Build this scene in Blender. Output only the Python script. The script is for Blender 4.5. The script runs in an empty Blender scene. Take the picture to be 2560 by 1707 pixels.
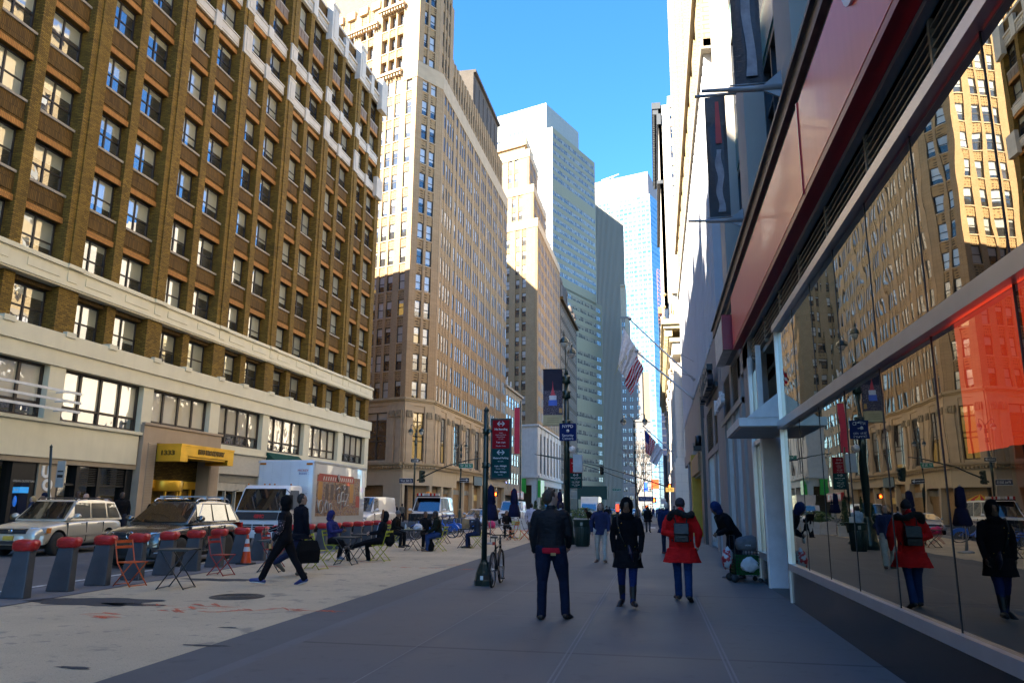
import bpy, bmesh, math, random
from mathutils import Vector, Matrix, Quaternion
random.seed(7)
SC = bpy.context.scene
COL = SC.collection
RAD = math.radians
PI = math.pi

# ------------------------------------------------------------------ camera
F_PX, CX, CY, EYE = 1920.0, 1280.0, 853.5, 1.56
CAM_R = Matrix(((0.98313749, 0.03000738, 0.18038912),
    (0.18265767, -0.20842992, -0.9608294),
    (0.00876651, 0.97757686, -0.21039635)))
KD = 2560 / 2352.0

def ray(u, v):
 return CAM_R @ Vector(((u - CX) / F_PX, -(v - CY) / F_PX, -1.0)).normalized()

def gp(u, v, z=0.0):
 """ground point seen at (u, v) of the 2352 px wide view"""
 r = ray(u * KD, v * KD)
 return Vector((0, 0, EYE)) + r * ((z - EYE) / r.z)

def at_y(u, v, y):
 r = ray(u * KD, v * KD)
 return Vector((0, 0, EYE)) + r * (y / r.y)

def at_x(u, v, x):
 r = ray(u * KD, v * KD)
 return Vector((0, 0, EYE)) + r * (x / r.x)

def to_px(p):
 c = CAM_R.transposed() @ (Vector(p) - Vector((0, 0, EYE)))
 if c.z > -0.1:
  return None
 return (CX + F_PX * c.x / -c.z, CY - F_PX * c.y / -c.z)

cd = bpy.data.cameras.new("camera")
cam = bpy.data.objects.new("camera", cd)
COL.objects.link(cam)
cd.sensor_width = 36.0
cd.lens = F_PX / 2560 * 36.0
cd.clip_start = 0.05
cd.clip_end = 6000
cam.matrix_world = Matrix.Translation((0, 0, EYE)) @ CAM_R.to_4x4()
SC.camera = cam

# ------------------------------------------------------------------ materials
MATS = {}

class NT:
 """small node tree writer"""
 def __init__(s, name):
  s.m = bpy.data.materials.new(name)
  s.m.use_nodes = True
  s.t = s.m.node_tree
  s.t.nodes.clear()
  s.out = s.n('ShaderNodeOutputMaterial')
 def n(s, typ, **kw):
  nd = s.t.nodes.new(typ)
  for k, v in kw.items():
   setattr(nd, k, v)
  return nd
 def l(s, a, b):
  s.t.links.new(a, b)
 def inp(s, node, key, val):
  if hasattr(val, 'is_output') or isinstance(val, bpy.types.NodeSocket):
   s.l(val, node.inputs[key])
  else:
   if isinstance(val, (tuple, list)) and len(val) == 3 and node.inputs[key].type == 'RGBA':
    val = (*val, 1)
   node.inputs[key].default_value = val
 def pr(s, **kw):
  p = s.n('ShaderNodeBsdfPrincipled')
  for k, v in kw.items():
   s.inp(p, {'col': 'Base Color', 'rough': 'Roughness', 'metal': 'Metallic', 'nor': 'Normal', 'spec': 'Specular IOR Level',
                      'em': 'Emission Color', 'ems': 'Emission Strength', 'alpha': 'Alpha', 'coat': 'Coat Weight', 'trans': 'Transmission Weight',
                      'ior': 'IOR', 'sheen': 'Sheen Weight'}[k], v)
  return p
 def done(s, shader):
  s.l(shader, s.out.inputs['Surface'])
  return s.m
 def pos(s):
  return s.n('ShaderNodeNewGeometry').outputs['Position']
 def obj(s):
  return s.n('ShaderNodeTexCoord').outputs['Object']
 def noise(s, vec, scale, detail=4.0, rough=0.55, dist=0.0):
  nd = s.n('ShaderNodeTexNoise')
  s.l(vec, nd.inputs['Vector'])
  nd.inputs['Scale'].default_value = scale
  nd.inputs['Detail'].default_value = detail
  nd.inputs['Roughness'].default_value = rough
  nd.inputs['Distortion'].default_value = dist
  return nd.outputs['Fac']
 def ramp(s, fac, stops, interp='LINEAR'):
  r = s.n('ShaderNodeValToRGB')
  r.color_ramp.interpolation = interp
  e = r.color_ramp.elements
  while len(e) < len(stops):
   e.new(0.5)
  for el, (p, c) in zip(e, stops):
   el.position = p
   el.color = (*c, 1) if isinstance(c, (tuple, list)) else (c, c, c, 1)
  s.l(fac, r.inputs['Fac'])
  return r.outputs['Color']
 def mix(s, fac, a, b, blend='MIX'):
  m = s.n('ShaderNodeMix', data_type='RGBA', blend_type=blend)
  s.inp(m, 0, fac)
  s.inp(m, 6, a)
  s.inp(m, 7, b)
  return m.outputs[2]
 def math(s, op, a, b=0.0, c=None):
  m = s.n('ShaderNodeMath', operation=op)
  s.inp(m, 0, a)
  s.inp(m, 1, b)
  if c is not None:
   s.inp(m, 2, c)
  return m.outputs[0]
 def mapping(s, vec, scale=(1, 1, 1), loc=(0, 0, 0), rot=(0, 0, 0)):
  m = s.n('ShaderNodeMapping')
  s.l(vec, m.inputs['Vector'])
  m.inputs['Scale'].default_value = scale
  m.inputs['Location'].default_value = loc
  m.inputs['Rotation'].default_value = rot
  return m.outputs['Vector']
 def bump(s, h, strength=0.3, dist=0.02):
  b = s.n('ShaderNodeBump')
  s.l(h, b.inputs['Height'])
  b.inputs['Strength'].default_value = strength
  b.inputs['Distance'].default_value = dist
  return b.outputs['Normal']
 def schlick(s, f0):
  """mirror share by viewing angle, the same from both sides"""
  g = s.n('ShaderNodeNewGeometry')
  d = s.n('ShaderNodeVectorMath', operation='DOT_PRODUCT')
  s.l(g.outputs['Incoming'], d.inputs[0])
  s.l(g.outputs['Normal'], d.inputs[1])
  c = s.math('SUBTRACT', 1.0, s.math('ABSOLUTE', d.outputs['Value']))
  return s.math('ADD', f0, s.math('MULTIPLY', 1 - f0, s.math('POWER', c, 4.0)))
 def wallvec(s):
  """(along the wall, up, 0) for any upright wall"""
  p = s.n('ShaderNodeSeparateXYZ')
  s.l(s.pos(), p.inputs[0])
  c = s.n('ShaderNodeCombineXYZ')
  s.l(s.math('SUBTRACT', p.outputs['Y'], p.outputs['X']), c.inputs[0])
  s.l(p.outputs['Z'], c.inputs[1])
  return c.outputs[0]

def plain(name, col, rough=0.6, metal=0.0, spec=0.5, var=0.12, scale=3.0, bump=0.0, bscale=60.0, coat=0.0, sheen=0.0):
 """one paint / stone / metal with a little uneven wear"""
 key = name
 if key in MATS:
  return MATS[key]
 t = NT(name)
 v = t.obj()
 f = t.noise(v, scale, 5)
 lo = tuple(c * (1 - var) for c in col)
 hi = tuple(min(1, c * (1 + var)) for c in col)
 c = t.ramp(f, [(0.3, lo), (0.7, hi)])
 kw = dict(col=c, rough=rough, metal=metal, spec=spec, coat=coat, sheen=sheen)
 if bump:
  kw['nor'] = t.bump(t.noise(v, bscale, 4), bump, 0.01)
 MATS[key] = t.done(t.pr(**kw).outputs[0])
 return MATS[key]

def emit(name, col, s=1.0):
 if name in MATS:
  return MATS[name]
 t = NT(name)
 MATS[name] = t.done(t.pr(col=col, em=col, ems=s, rough=0.4).outputs[0])
 return MATS[name]

def brick(name, c1, c2, mortar, scale=1.0, rough=0.85, stain=0.35, bw=0.21, bh=0.075, tint=None, mort=0.012):
 if name in MATS:
  return MATS[name]
 t = NT(name)
 wv = t.wallvec()
 b = t.n('ShaderNodeTexBrick')
 t.l(wv, b.inputs['Vector'])
 b.inputs['Color1'].default_value = (*c1, 1)
 b.inputs['Color2'].default_value = (*c2, 1)
 b.inputs['Mortar'].default_value = (*mortar, 1)
 b.inputs['Scale'].default_value = scale
 b.inputs['Mortar Size'].default_value = mort
 b.inputs['Brick Width'].default_value = bw
 b.inputs['Row Height'].default_value = bh
 b.inputs['Bias'].default_value = 0.1
 big = t.noise(wv, 0.6, 6, 0.6)
 drip = t.noise(t.mapping(wv, (1.6, 0.12, 1)), 1.0, 5, 0.6)
 c = t.mix(t.math('MULTIPLY', t.ramp(big, [(0.35, 0.0), (0.75, 1.0)]), stain), b.outputs['Color'], tint or tuple(x * 0.45 for x in c1))
 c = t.mix(t.math('MULTIPLY', t.ramp(drip, [(0.45, 0.0), (0.7, 1.0)]), stain), c, tuple(x * 0.6 for x in c2))
 MATS[name] = t.done(t.pr(col=c, rough=rough, nor=t.bump(b.outputs['Fac'], -0.25, 0.01), spec=0.3).outputs[0])
 return MATS[name]

def stone(name, col, rough=0.75, block=None, stain=0.2, spec=0.4):
 """smooth masonry with faint joints and rain streaks"""
 if name in MATS:
  return MATS[name]
 t = NT(name)
 wv = t.wallvec()
 n1 = t.noise(wv, 1.1, 7, 0.6)
 drip = t.noise(t.mapping(wv, (2.2, 0.10, 1)), 1.0, 5, 0.6)
 fine = t.noise(t.pos(), 26, 3)
 c = t.ramp(n1, [(0.3, tuple(x * (1 - stain * 0.6) for x in col)), (0.7, tuple(min(1, x * (1 + stain * 0.25)) for x in col))])
 c = t.mix(t.math('MULTIPLY', t.ramp(drip, [(0.48, 0.0), (0.72, 1.0)]), stain), c, tuple(x * 0.55 for x in col))
 c = t.mix(t.math('MULTIPLY', fine, 0.12), c, tuple(x * 0.7 for x in col))
 kw = dict(col=c, rough=rough, spec=spec)
 if block:
  b = t.n('ShaderNodeTexBrick')
  t.l(wv, b.inputs['Vector'])
  b.inputs['Scale'].default_value = 1.0
  b.inputs['Brick Width'].default_value = block[0]
  b.inputs['Row Height'].default_value = block[1]
  b.inputs['Mortar Size'].default_value = 0.012
  kw['col'] = t.mix(t.math('MULTIPLY', b.outputs['Fac'], 0.45), c, tuple(x * 0.45 for x in col))
  kw['nor'] = t.bump(b.outputs['Fac'], -0.3, 0.01)
 MATS[name] = t.done(t.pr(**kw).outputs[0])
 return MATS[name]

def fabric(name, col, rough=0.9, var=0.18, sheen=0.0, wr=0.35, gloss=0.0):
 if name in MATS:
  return MATS[name]
 t = NT(name)
 v = t.obj()
 c = t.ramp(t.noise(v, 7, 5), [(0.3, tuple(x * (1 - var) for x in col)), (0.7, tuple(min(1, x * (1 + var)) for x in col))])
 folds = t.noise(t.mapping(v, (1, 1, 2.2)), 11, 3, 0.5, 0.6)
 weave = t.noise(v, 240, 2)
 h = t.math('ADD', t.math('MULTIPLY', folds, 1.0), t.math('MULTIPLY', weave, 0.06))
 MATS[name] = t.done(t.pr(col=c, rough=rough, spec=0.12 + gloss, sheen=sheen, nor=t.bump(h, wr, 0.03)).outputs[0])
 return MATS[name]

def pane_mat(name, blind=(0.42, 0.43, 0.36), dark=(0.018, 0.02, 0.022), share=0.7, refl=0.25, warp=0.15, lit=0.0, tint=(1, 1, 1), cap=1.0):
 """window pane: blind drawn to a height of its own, dark room below, mirror of the street on top"""
 if name in MATS:
  return MATS[name]
 t = NT(name)
 oi = t.n('ShaderNodeObjectInfo').outputs['Random']
 isl = t.n('ShaderNodeNewGeometry').outputs['Random Per Island']
 rnd = t.math('FRACT', t.math('ADD', t.math('MULTIPLY', oi, 7.31), t.math('MULTIPLY', isl, 3.77)))
 rnd2 = t.math('FRACT', t.math('MULTIPLY', rnd, 17.17))
 uv = t.n('ShaderNodeUVMap').outputs[0]
 sx = t.n('ShaderNodeSeparateXYZ')
 t.l(uv, sx.inputs[0])
 level = t.math('SUBTRACT', 1.05, t.math('MULTIPLY', rnd, 1.0 / max(share, 0.05) * 0.75))
 isb = t.math('GREATER_THAN', sx.outputs[1], t.math('SUBTRACT', 1.0, level))
 bl = t.mix(rnd2, tuple(x * 0.7 for x in blind), blind)
 room = t.noise(t.pos(), 1.7, 3)
 dk = t.mix(t.ramp(room, [(0.45, 0.0), (0.75, 1.0)]), dark, tuple(x * 3.2 for x in dark))
 c = t.mix(isb, dk, bl)
 p = t.pr(col=c, rough=0.35, spec=0.2)
 if lit:
  on = t.math('MULTIPLY', t.math('GREATER_THAN', rnd2, 1 - lit), t.math('SUBTRACT', 1.0, isb))
  t.inp(p, 'Emission Color', (1.0, 0.62, 0.16))
  t.l(t.math('MULTIPLY', on, 0.05), p.inputs['Emission Strength'])
 g = t.n('ShaderNodeBsdfGlossy')
 g.inputs['Roughness'].default_value = 0.015
 g.inputs['Color'].default_value = (*tint, 1)
 wave = t.noise(t.pos(), 0.9, 2)
 t.l(t.bump(wave, warp, 0.06), g.inputs['Normal'])
 fac = t.math('MINIMUM', t.schlick(refl), cap)
 ms = t.n('ShaderNodeMixShader')
 t.l(fac, ms.inputs[0])
 t.l(p.outputs[0], ms.inputs[1])
 t.l(g.outputs[0], ms.inputs[2])
 MATS[name] = t.done(ms.outputs[0])
 return MATS[name]

# ------------------------------------------------------------------ mesh builder
class MB:
 def __init__(s, xf=None):
  s.v, s.f, s.mi, s.uv = [], [], [], []
  s.xf = xf or Matrix.Identity(4)
  s.m = 0
  s.sm = []
  s.smooth = False
 def P(s, p):
  s.v.append(s.xf @ Vector(p))
  return len(s.v) - 1
 def face(s, idx, uv=None):
  s.f.append(tuple(idx))
  s.mi.append(s.m)
  s.sm.append(s.smooth)
  s.uv.append(uv)
 def poly(s, pts, uv=None):
  s.face([s.P(p) for p in pts], uv)
 def box(s, x0, x1, y0, y1, z0, z1):
  if x0 > x1: x0, x1 = x1, x0
  if y0 > y1: y0, y1 = y1, y0
  if z0 > z1: z0, z1 = z1, z0
  b = len(s.v)
  for z in (z0, z1):
   for x, y in ((x0, y0), (x1, y0), (x1, y1), (x0, y1)):
    s.P((x, y, z))
  sm = s.smooth
  s.smooth = False
  for q in ((3, 2, 1, 0), (4, 5, 6, 7), (0, 1, 5, 4), (1, 2, 6, 5), (2, 3, 7, 6), (3, 0, 4, 7)):
   s.face([b + i for i in q])
  s.smooth = sm
 def cbox(s, c, d):
  s.box(c[0] - d[0] / 2, c[0] + d[0] / 2, c[1] - d[1] / 2, c[1] + d[1] / 2, c[2] - d[2] / 2, c[2] + d[2] / 2)
 def loft(s, rings, cap=True, closed=True):
  """rings: lists of points, equal length"""
  n = len(rings[0])
  ids = [[s.P(p) for p in r] for r in rings]
  for a, b in zip(ids, ids[1:]):
   for i in range(n if closed else n - 1):
    j = (i + 1) % n
    s.face((a[i], a[j], b[j], b[i]))
  if cap and closed:
   s.face(tuple(reversed(ids[0])))
   s.face(tuple(ids[-1]))
 def tube(s, pts, r, seg=8, cap=True, sy=1.0):
  """round bar through pts; r a number or one per point"""
  pts = [Vector(p) for p in pts]
  rs = r if isinstance(r, (list, tuple)) else [r] * len(pts)
  sm = s.smooth
  s.smooth = True
  rings = []
  up = None
  for i, p in enumerate(pts):
   a = pts[max(0, i - 1)]
   b = pts[min(len(pts) - 1, i + 1)]
   d = (b - a).normalized()
   if up is None:
    up = Vector((0, 0, 1)) if abs(d.z) < 0.9 else Vector((0, 1, 0))
   x = up.cross(d)
   if x.length < 1e-4:
    x = Vector((1, 0, 0)).cross(d)
   x.normalize()
   y = d.cross(x).normalized()
   up = y
   rings.append([p + x * (rs[i] * math.cos(2 * PI * k / seg)) + y * (rs[i] * sy * math.sin(2 * PI * k / seg)) for k in range(seg)])
  s.loft(rings, cap)
  s.smooth = sm
 def lathe(s, prof, c=(0, 0, 0), seg=16, axis='z', cap=True, sm=True):
  """prof: (radius, height) pairs"""
  o = s.smooth
  s.smooth = sm
  rings = []
  for r, h in prof:
   ring = []
   for k in range(seg):
    a = 2 * PI * k / seg
    if axis == 'z':
     p = (r * math.cos(a), r * math.sin(a), h)
    elif axis == 'x':
     p = (h, r * math.cos(a), r * math.sin(a))
    else:
     p = (r * math.sin(a), h, r * math.cos(a))
    ring.append((c[0] + p[0], c[1] + p[1], c[2] + p[2]))
   rings.append(ring)
  s.loft(rings, cap)
  s.smooth = o
 def prism(s, outline, h0, h1, axis='y'):
  """2-D outline extruded along an axis: 'y' outline=(x,z); 'x' outline=(y,z); 'z' outline=(x,y)"""
  def q(p, h):
   return {'y': (p[0], h, p[1]), 'x': (h, p[0], p[1]), 'z': (p[0], p[1], h)}[axis]
  s.loft([[q(p, h0) for p in outline], [q(p, h1) for p in outline]])
 def build(s, name, mats, parent=None, flip=False):
  me = bpy.data.meshes.new(name)
  me.from_pydata([tuple(p) for p in s.v], [], s.f)
  for m in (mats if isinstance(mats, (list, tuple)) else [mats]):
   me.materials.append(m)
  me.polygons.foreach_set('material_index', s.mi)
  me.polygons.foreach_set('use_smooth', s.sm)
  if any(u is not None for u in s.uv):
   lay = me.uv_layers.new(name='UVMap')
   for p, u in zip(me.polygons, s.uv):
    if u is not None:
     for li, c in zip(p.loop_indices, u):
      lay.data[li].uv = c
  bm = bmesh.new()
  bm.from_mesh(me)
  bmesh.ops.recalc_face_normals(bm, faces=bm.faces)
  bm.to_mesh(me)
  bm.free()
  o = bpy.data.objects.new(name, me)
  COL.objects.link(o)
  if parent is not None:
   put(o, parent)
  return o

def put(o, parent):
 o.parent = parent
 if parent.matrix_basis != Matrix.Identity(4) and not parent.get('_local'):
  o.matrix_parent_inverse = parent.matrix_basis.inverted()

def tag(o, label=None, cat=None, group=None, kind=None):
 if label: o['label'] = label
 if cat: o['category'] = cat
 if group: o['group'] = group
 if kind: o['kind'] = kind
 return o

def empty(name, label, cat, loc=(0, 0, 0), rz=0.0, group=None, kind=None):
 """an Empty at a thing's base; its parts are written in its own coordinates"""
 o = bpy.data.objects.new(name, None)
 COL.objects.link(o)
 o.location = loc
 o.rotation_euler = (0, 0, rz)
 o.empty_display_size = 0.2
 return tag(o, label, cat, group, kind)

def part(mb, name, mats, parent):
 """link a mesh written in the parent's own coordinates"""
 o = mb.build(name, mats)
 o.parent = parent
 return o

def dup(o, loc=None, rz=None, label=None, group=None, parent=None):
 """copy a thing, its parts and their sub-parts"""
 c = o.copy()
 COL.objects.link(c)
 if parent is not None:
  c.parent = parent
 for ch in list(o.children):
  dup(ch, parent=c)
 if loc is not None: c.location = loc
 if rz is not None: c.rotation_euler = (0, 0, rz)
 if label: c['label'] = label
 if group: c['group'] = group
 return c

BENCH = bpy.data.scenes.new('bench')
def bench(o, more=()):
 """evaluate one object on a scene of its own, so that the big scene need not be updated"""
 q = [o, *more]
 for x in q:
  BENCH.collection.objects.link(x)
 vl = BENCH.view_layers[0]
 with bpy.context.temp_override(scene=BENCH, view_layer=vl):
  dg = bpy.context.evaluated_depsgraph_get()
  me = bpy.data.meshes.new_from_object(o.evaluated_get(dg))
 for x in q:
  BENCH.collection.objects.unlink(x)
 return me

def apply_mods(o):
 """bake the modifiers of o into its mesh"""
 cut = [m.object for m in o.modifiers if m.type == 'BOOLEAN']
 me = bench(o, cut)
 o.modifiers.clear()
 old = o.data
 o.data = me
 return o

FONT = {}
def text_mesh(body, size, depth=0.0, align='CENTER', spacing=1.0, bold=0.0, width=None):
 """flat lettering as mesh data in the x/y plane, centred on the origin"""
 cu = bpy.data.curves.new('lettering', 'FONT')
 cu.body = body
 cu.size = size
 cu.extrude = depth
 cu.offset = bold
 cu.align_x = align
 cu.align_y = 'CENTER'
 cu.space_character = spacing
 cu.resolution_u = 3
 o = bpy.data.objects.new('lettering', cu)
 me = bench(o)
 bpy.data.objects.remove(o)
 if width:
  xs = [v.co.x for v in me.vertices]
  k = width / max(1e-6, max(xs) - min(xs))
  for v in me.vertices:
   v.co.x *= k
 return me

def letters(mb, body, size, M, depth=0.004, **kw):
 """write a line of text into a mesh builder; M places its x/y plane"""
 me = text_mesh(body, size, depth, **kw)
 base = len(mb.v)
 for v in me.vertices:
  mb.v.append(mb.xf @ (M @ v.co))
 for p in me.polygons:
  mb.face([base + i for i in p.vertices])
 bpy.data.meshes.remove(me)

def frame_m(origin, right, up):
 """matrix whose x/y plane is spanned by right/up at origin"""
 r = Vector(right).normalized()
 u = Vector(up).normalized()
 n = r.cross(u)
 return Matrix(((r.x, u.x, n.x, origin[0]), (r.y, u.y, n.y, origin[1]), (r.z, u.z, n.z, origin[2]), (0, 0, 0, 1)))

def facade(x, y, deg, flip=False):
 """local axes of a facade: x along it (deg from +Y towards +X), y outwards, z up.
 outwards is to the right of the walking direction, or to the left when flip"""
 a = RAD(deg)
 d = Vector((math.sin(a), math.cos(a), 0))
 n = Vector((d.y, -d.x, 0))
 if flip:
  n = -n
 return Matrix(((d.x, n.x, 0, x), (d.y, n.y, 0, y), (0, 0, 1, 0), (0, 0, 0, 1)))

# ------------------------------------------------------------------ banks of windows
class Windows:
 """collects a building's windows; the hundred that show largest become parts of their own"""
 def __init__(s, parent, frame_mat, glass_mat, cols=1, rows=2, bar=0.05, sill=None, limit=100, depth=0.08, mids=None):
  s.parent, s.fm, s.gm, s.cols, s.rows, s.bar, s.sill, s.limit, s.depth = parent, frame_mat, glass_mat, cols, rows, bar, sill, limit, depth
  s.items = []
  s.mids = mids
  s.proto = {}
 def add(s, M, x, z, w, h):
  """M facade axes; x,z the lower left corner; the pane sits on y=0"""
  s.items.append((M @ Matrix.Translation((x, 0, z)), round(w, 2), round(h, 2)))
 def area(s, it):
  M, w, h = it
  q = [to_px(M @ Vector(p)) for p in ((0, 0, 0), (w, 0, 0), (w, 0, h), (0, 0, h))]
  if any(p is None for p in q):
   return 0
  cx = sum(p[0] for p in q) / 4
  cy = sum(p[1] for p in q) / 4
  if not (-60 < cx < 2620 and -60 < cy < 1767):
   return 0
  a = 0
  for i in range(4):
   j = (i + 1) % 4
   a += q[i][0] * q[j][1] - q[j][0] * q[i][1]
  return abs(a)
 def write_frame(s, mb, w, h):
  b, d = s.bar, s.depth
  mb.box(0, b, 0, d, 0, h)
  mb.box(w - b, w, 0, d, 0, h)
  mb.box(b, w - b, 0, d, h - b, h)
  mb.box(b, w - b, 0, d, 0, b)
  for i in range(1, s.cols):
   x = w * i / s.cols
   mb.box(x - b * .6, x + b * .6, 0, d * .9, b, h - b)
  for i in range(1, s.rows):
   z = h * i / s.rows if not s.mids else h * s.mids[i - 1]
   mb.box(b, w - b, 0, d * .7, z - b * .5, z + b * .5)
 def write_pane(s, mb, w, h):
  b = s.bar * .5
  mb.poly([(b, .012, b), (w - b, .012, b), (w - b, .012, h - b), (b, .012, h - b)], [(0, 0), (1, 0), (1, 1), (0, 1)])
 def build(s):
  order = sorted(s.items, key=s.area, reverse=True)
  order = [i for i in order if s.area(i) > 0] + [i for i in order if s.area(i) <= 0]
  for M, w, h in order[:s.limit]:
   if (w, h) not in s.proto:
    a = MB()
    s.write_frame(a, w, h)
    fo = a.build('window', s.fm)
    g = MB()
    s.write_pane(g, w, h)
    po = g.build('pane', s.gm)
    s.proto[(w, h)] = (fo.data, po.data)
    bpy.data.objects.remove(fo)
    bpy.data.objects.remove(po)
   fd, pd = s.proto[(w, h)]
   o = bpy.data.objects.new('window', fd)
   COL.objects.link(o)
   put(o, s.parent)
   o.matrix_basis = M
   p = bpy.data.objects.new('pane', pd)
   COL.objects.link(p)
   p.parent = o
  rest = order[s.limit:]
  if rest:
   a = MB()
   for M, w, h in rest:
    a.xf = M
    a.m = 0
    s.write_frame(a, w, h)
    a.m = 1
    s.write_pane(a, w, h)
   o = a.build('window', [s.fm, s.gm], s.parent)
   o['kind'] = 'stuff'
# ------------------------------------------------------------------ sun and sky
SUN_EL, SUN_DIR = 36.5, Vector((0.72, 0.69, 0)).normalized()      # where the light travels, seen from above
w = bpy.data.worlds.new("World")
SC.world = w
w.use_nodes = True
wt = w.node_tree
bg = wt.nodes['Background']
sky = wt.nodes.new('ShaderNodeTexSky')
sky.sky_type = 'NISHITA'
sky.sun_disc = False
sky.sun_elevation = RAD(SUN_EL)
sky.sun_rotation = math.atan2(-SUN_DIR.x, -SUN_DIR.y)
sky.air_density = 1.15
sky.dust_density = 0.0
sky.ozone_density = 9.0
hs = wt.nodes.new('ShaderNodeHueSaturation')
hs.inputs['Saturation'].default_value = 1.13
wt.links.new(sky.outputs[0], hs.inputs['Color'])
wt.links.new(hs.outputs[0], bg.inputs[0])
bg.inputs[1].default_value = 0.056
ld = bpy.data.lights.new("sun", 'SUN')
ld.energy = 4.0
ld.angle = RAD(0.5)
ld.color = (1.0, 0.90, 0.74)
lo = bpy.data.objects.new("sun", ld)
COL.objects.link(lo)
lv = Vector((SUN_DIR.x * math.cos(RAD(SUN_EL)), SUN_DIR.y * math.cos(RAD(SUN_EL)), -math.sin(RAD(SUN_EL))))
lo.rotation_euler = lv.to_track_quat('-Z', 'Y').to_euler()
lo.location = (-40, -60, 90)
SC.view_settings.view_transform = 'Standard'
SC.view_settings.look = 'None'
SC.view_settings.gamma = 1.0
SC.view_settings.exposure = 3.1
SC.cycles.max_bounces = 10
SC.cycles.diffuse_bounces = 6
SC.cycles.glossy_bounces = 4
SC.cycles.transmission_bounces = 4
SC.cycles.transparent_max_bounces = 10
SC.cycles.caustics_reflective = False
SC.cycles.caustics_refractive = False
SC.cycles.sample_clamp_indirect = 10.0

# ------------------------------------------------------------------ ground
def ground_mat(name, col, spots=(), rough=0.85, streak=0.0, grain=140.0, gv=0.25, big=0.25, bump=0.25):
 t = NT(name)
 p = t.pos()
 n = t.noise(p, 0.35, 8, 0.62)
 g = t.noise(p, grain, 3, 0.7)
 c = t.ramp(n, [(0.3, tuple(x * (1 - big) for x in col)), (0.72, tuple(x * (1 + big * .6) for x in col))])
 c = t.mix(t.math('MULTIPLY', t.ramp(g, [(0.35, 0.0), (0.7, 1.0)]), gv), c, tuple(x * 0.5 for x in col))
 c = t.mix(t.math('MULTIPLY', t.ramp(t.noise(p, 2.6, 7, 0.7), [(0.56, 0.0), (0.66, 1.0)]), 0.35), c, tuple(x * 0.55 for x in col))
 for scale, lo_, hi_, cc, amt in spots:
  c = t.mix(t.math('MULTIPLY', t.ramp(t.noise(p, scale, 4, 0.6), [(lo_, 0.0), (hi_, 1.0)]), amt), c, cc)
 r = t.ramp(n, [(0.3, rough - 0.1), (0.7, rough)])
 return t.done(t.pr(col=c, rough=r, spec=0.35, nor=t.bump(g, bump, 0.006)).outputs[0])

m_far = ground_mat('far_asphalt', (0.09, 0.09, 0.09))
m_road = ground_mat('road_asphalt', (0.105, 0.105, 0.11), [(0.8, 0.55, 0.7, (0.15, 0.15, 0.15), 0.5)])
m_plaza = ground_mat('plaza_asphalt', (0.58, 0.46, 0.30), [(1.3, 0.60, 0.66, (0.10, 0.10, 0.10), 0.5), (9.0, 0.66, 0.72, (0.60, 0.55, 0.47), 0.6), (55, 0.60, 0.64, (0.10, 0.09, 0.08), 0.75), (3.5, .62, .66, (.22, .19, .15), .6)], gv=0.4)
m_gutter = ground_mat('gutter_concrete', (0.125, 0.122, 0.118), gv=0.3)
m_strip = ground_mat('dock_strip', (0.17, 0.17, 0.18), gv=0.2)

def slab_mat(name, col, ox, oy, sx, sy, joint=0.006):
 """poured pavement with sawn joints and pale mended seams"""
 t = NT(name)
 p = t.pos()
 sp = t.n('ShaderNodeSeparateXYZ')
 t.l(p, sp.inputs[0])
 def line(ax, off, step, wd):
  f = t.math('FRACT', t.math('DIVIDE', t.math('SUBTRACT', sp.outputs[ax], off), step))
  d = t.math('MULTIPLY', t.math('ABSOLUTE', t.math('SUBTRACT', f, 0.5)), step)
  return t.math('GREATER_THAN', d, step / 2 - wd)
 n = t.noise(p, 0.5, 8, 0.62)
 g = t.noise(p, 120, 3, 0.6)
 br = t.noise(t.mapping(p, (0.25, 6, 1)), 4, 4, 0.6)
 c = t.ramp(n, [(0.3, tuple(x * 0.68 for x in col)), (0.72, tuple(x * 1.2 for x in col))])
 c = t.mix(t.math('MULTIPLY', br, 0.25), c, tuple(x * 0.72 for x in col))
 c = t.mix(t.math('MULTIPLY', t.ramp(g, [(0.4, 0.0), (0.75, 1.0)]), 0.18), c, tuple(x * 0.55 for x in col))
 c = t.mix(t.math('MULTIPLY', t.ramp(t.noise(p, 3.2, 6, 0.7), [(0.56, 0.0), (0.66, 1.0)]), 0.42), c, tuple(x * 0.5 for x in col))
 # chewing-gum spots
 v = t.n('ShaderNodeTexVoronoi')
 t.l(p, v.inputs['Vector'])
 v.inputs['Scale'].default_value = 1.3
 c = t.mix(t.math('MULTIPLY', t.math('LESS_THAN', v.outputs['Distance'], 0.032), 0.6), c, tuple(x * 0.35 for x in col))
 jy = line('Y', oy, sy, joint)
 c = t.mix(t.math('MULTIPLY', jy, 0.7), c, tuple(x * 0.22 for x in col))
 return t.done(t.pr(col=c, rough=t.ramp(n, [(0.3, 0.55), (0.7, 0.78)]), spec=0.4, nor=t.bump(g, 0.12, 0.004)).outputs[0])

m_pave = slab_mat('pavement_slabs', (0.118, 0.115, 0.112), 0, 8.85, 1.5, 6.1, 0.035)
m_seam = ground_mat('mended_seam', (0.24, 0.24, 0.235), gv=0.6, grain=60)
m_stone_edge = ground_mat('granite_edge', (0.15, 0.15, 0.15), gv=0.35)

def structure(o):
 o['kind'] = 'structure'
 return o

def sheet(name, pts, z, mat):
 b = MB()
 b.poly([(x, y, z) for x, y in pts])
 return structure(b.build(name, mat))

sheet('ground', [(-900, -300), (900, -300), (900, 2500), (-900, 2500)], -0.02, m_far)

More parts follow.
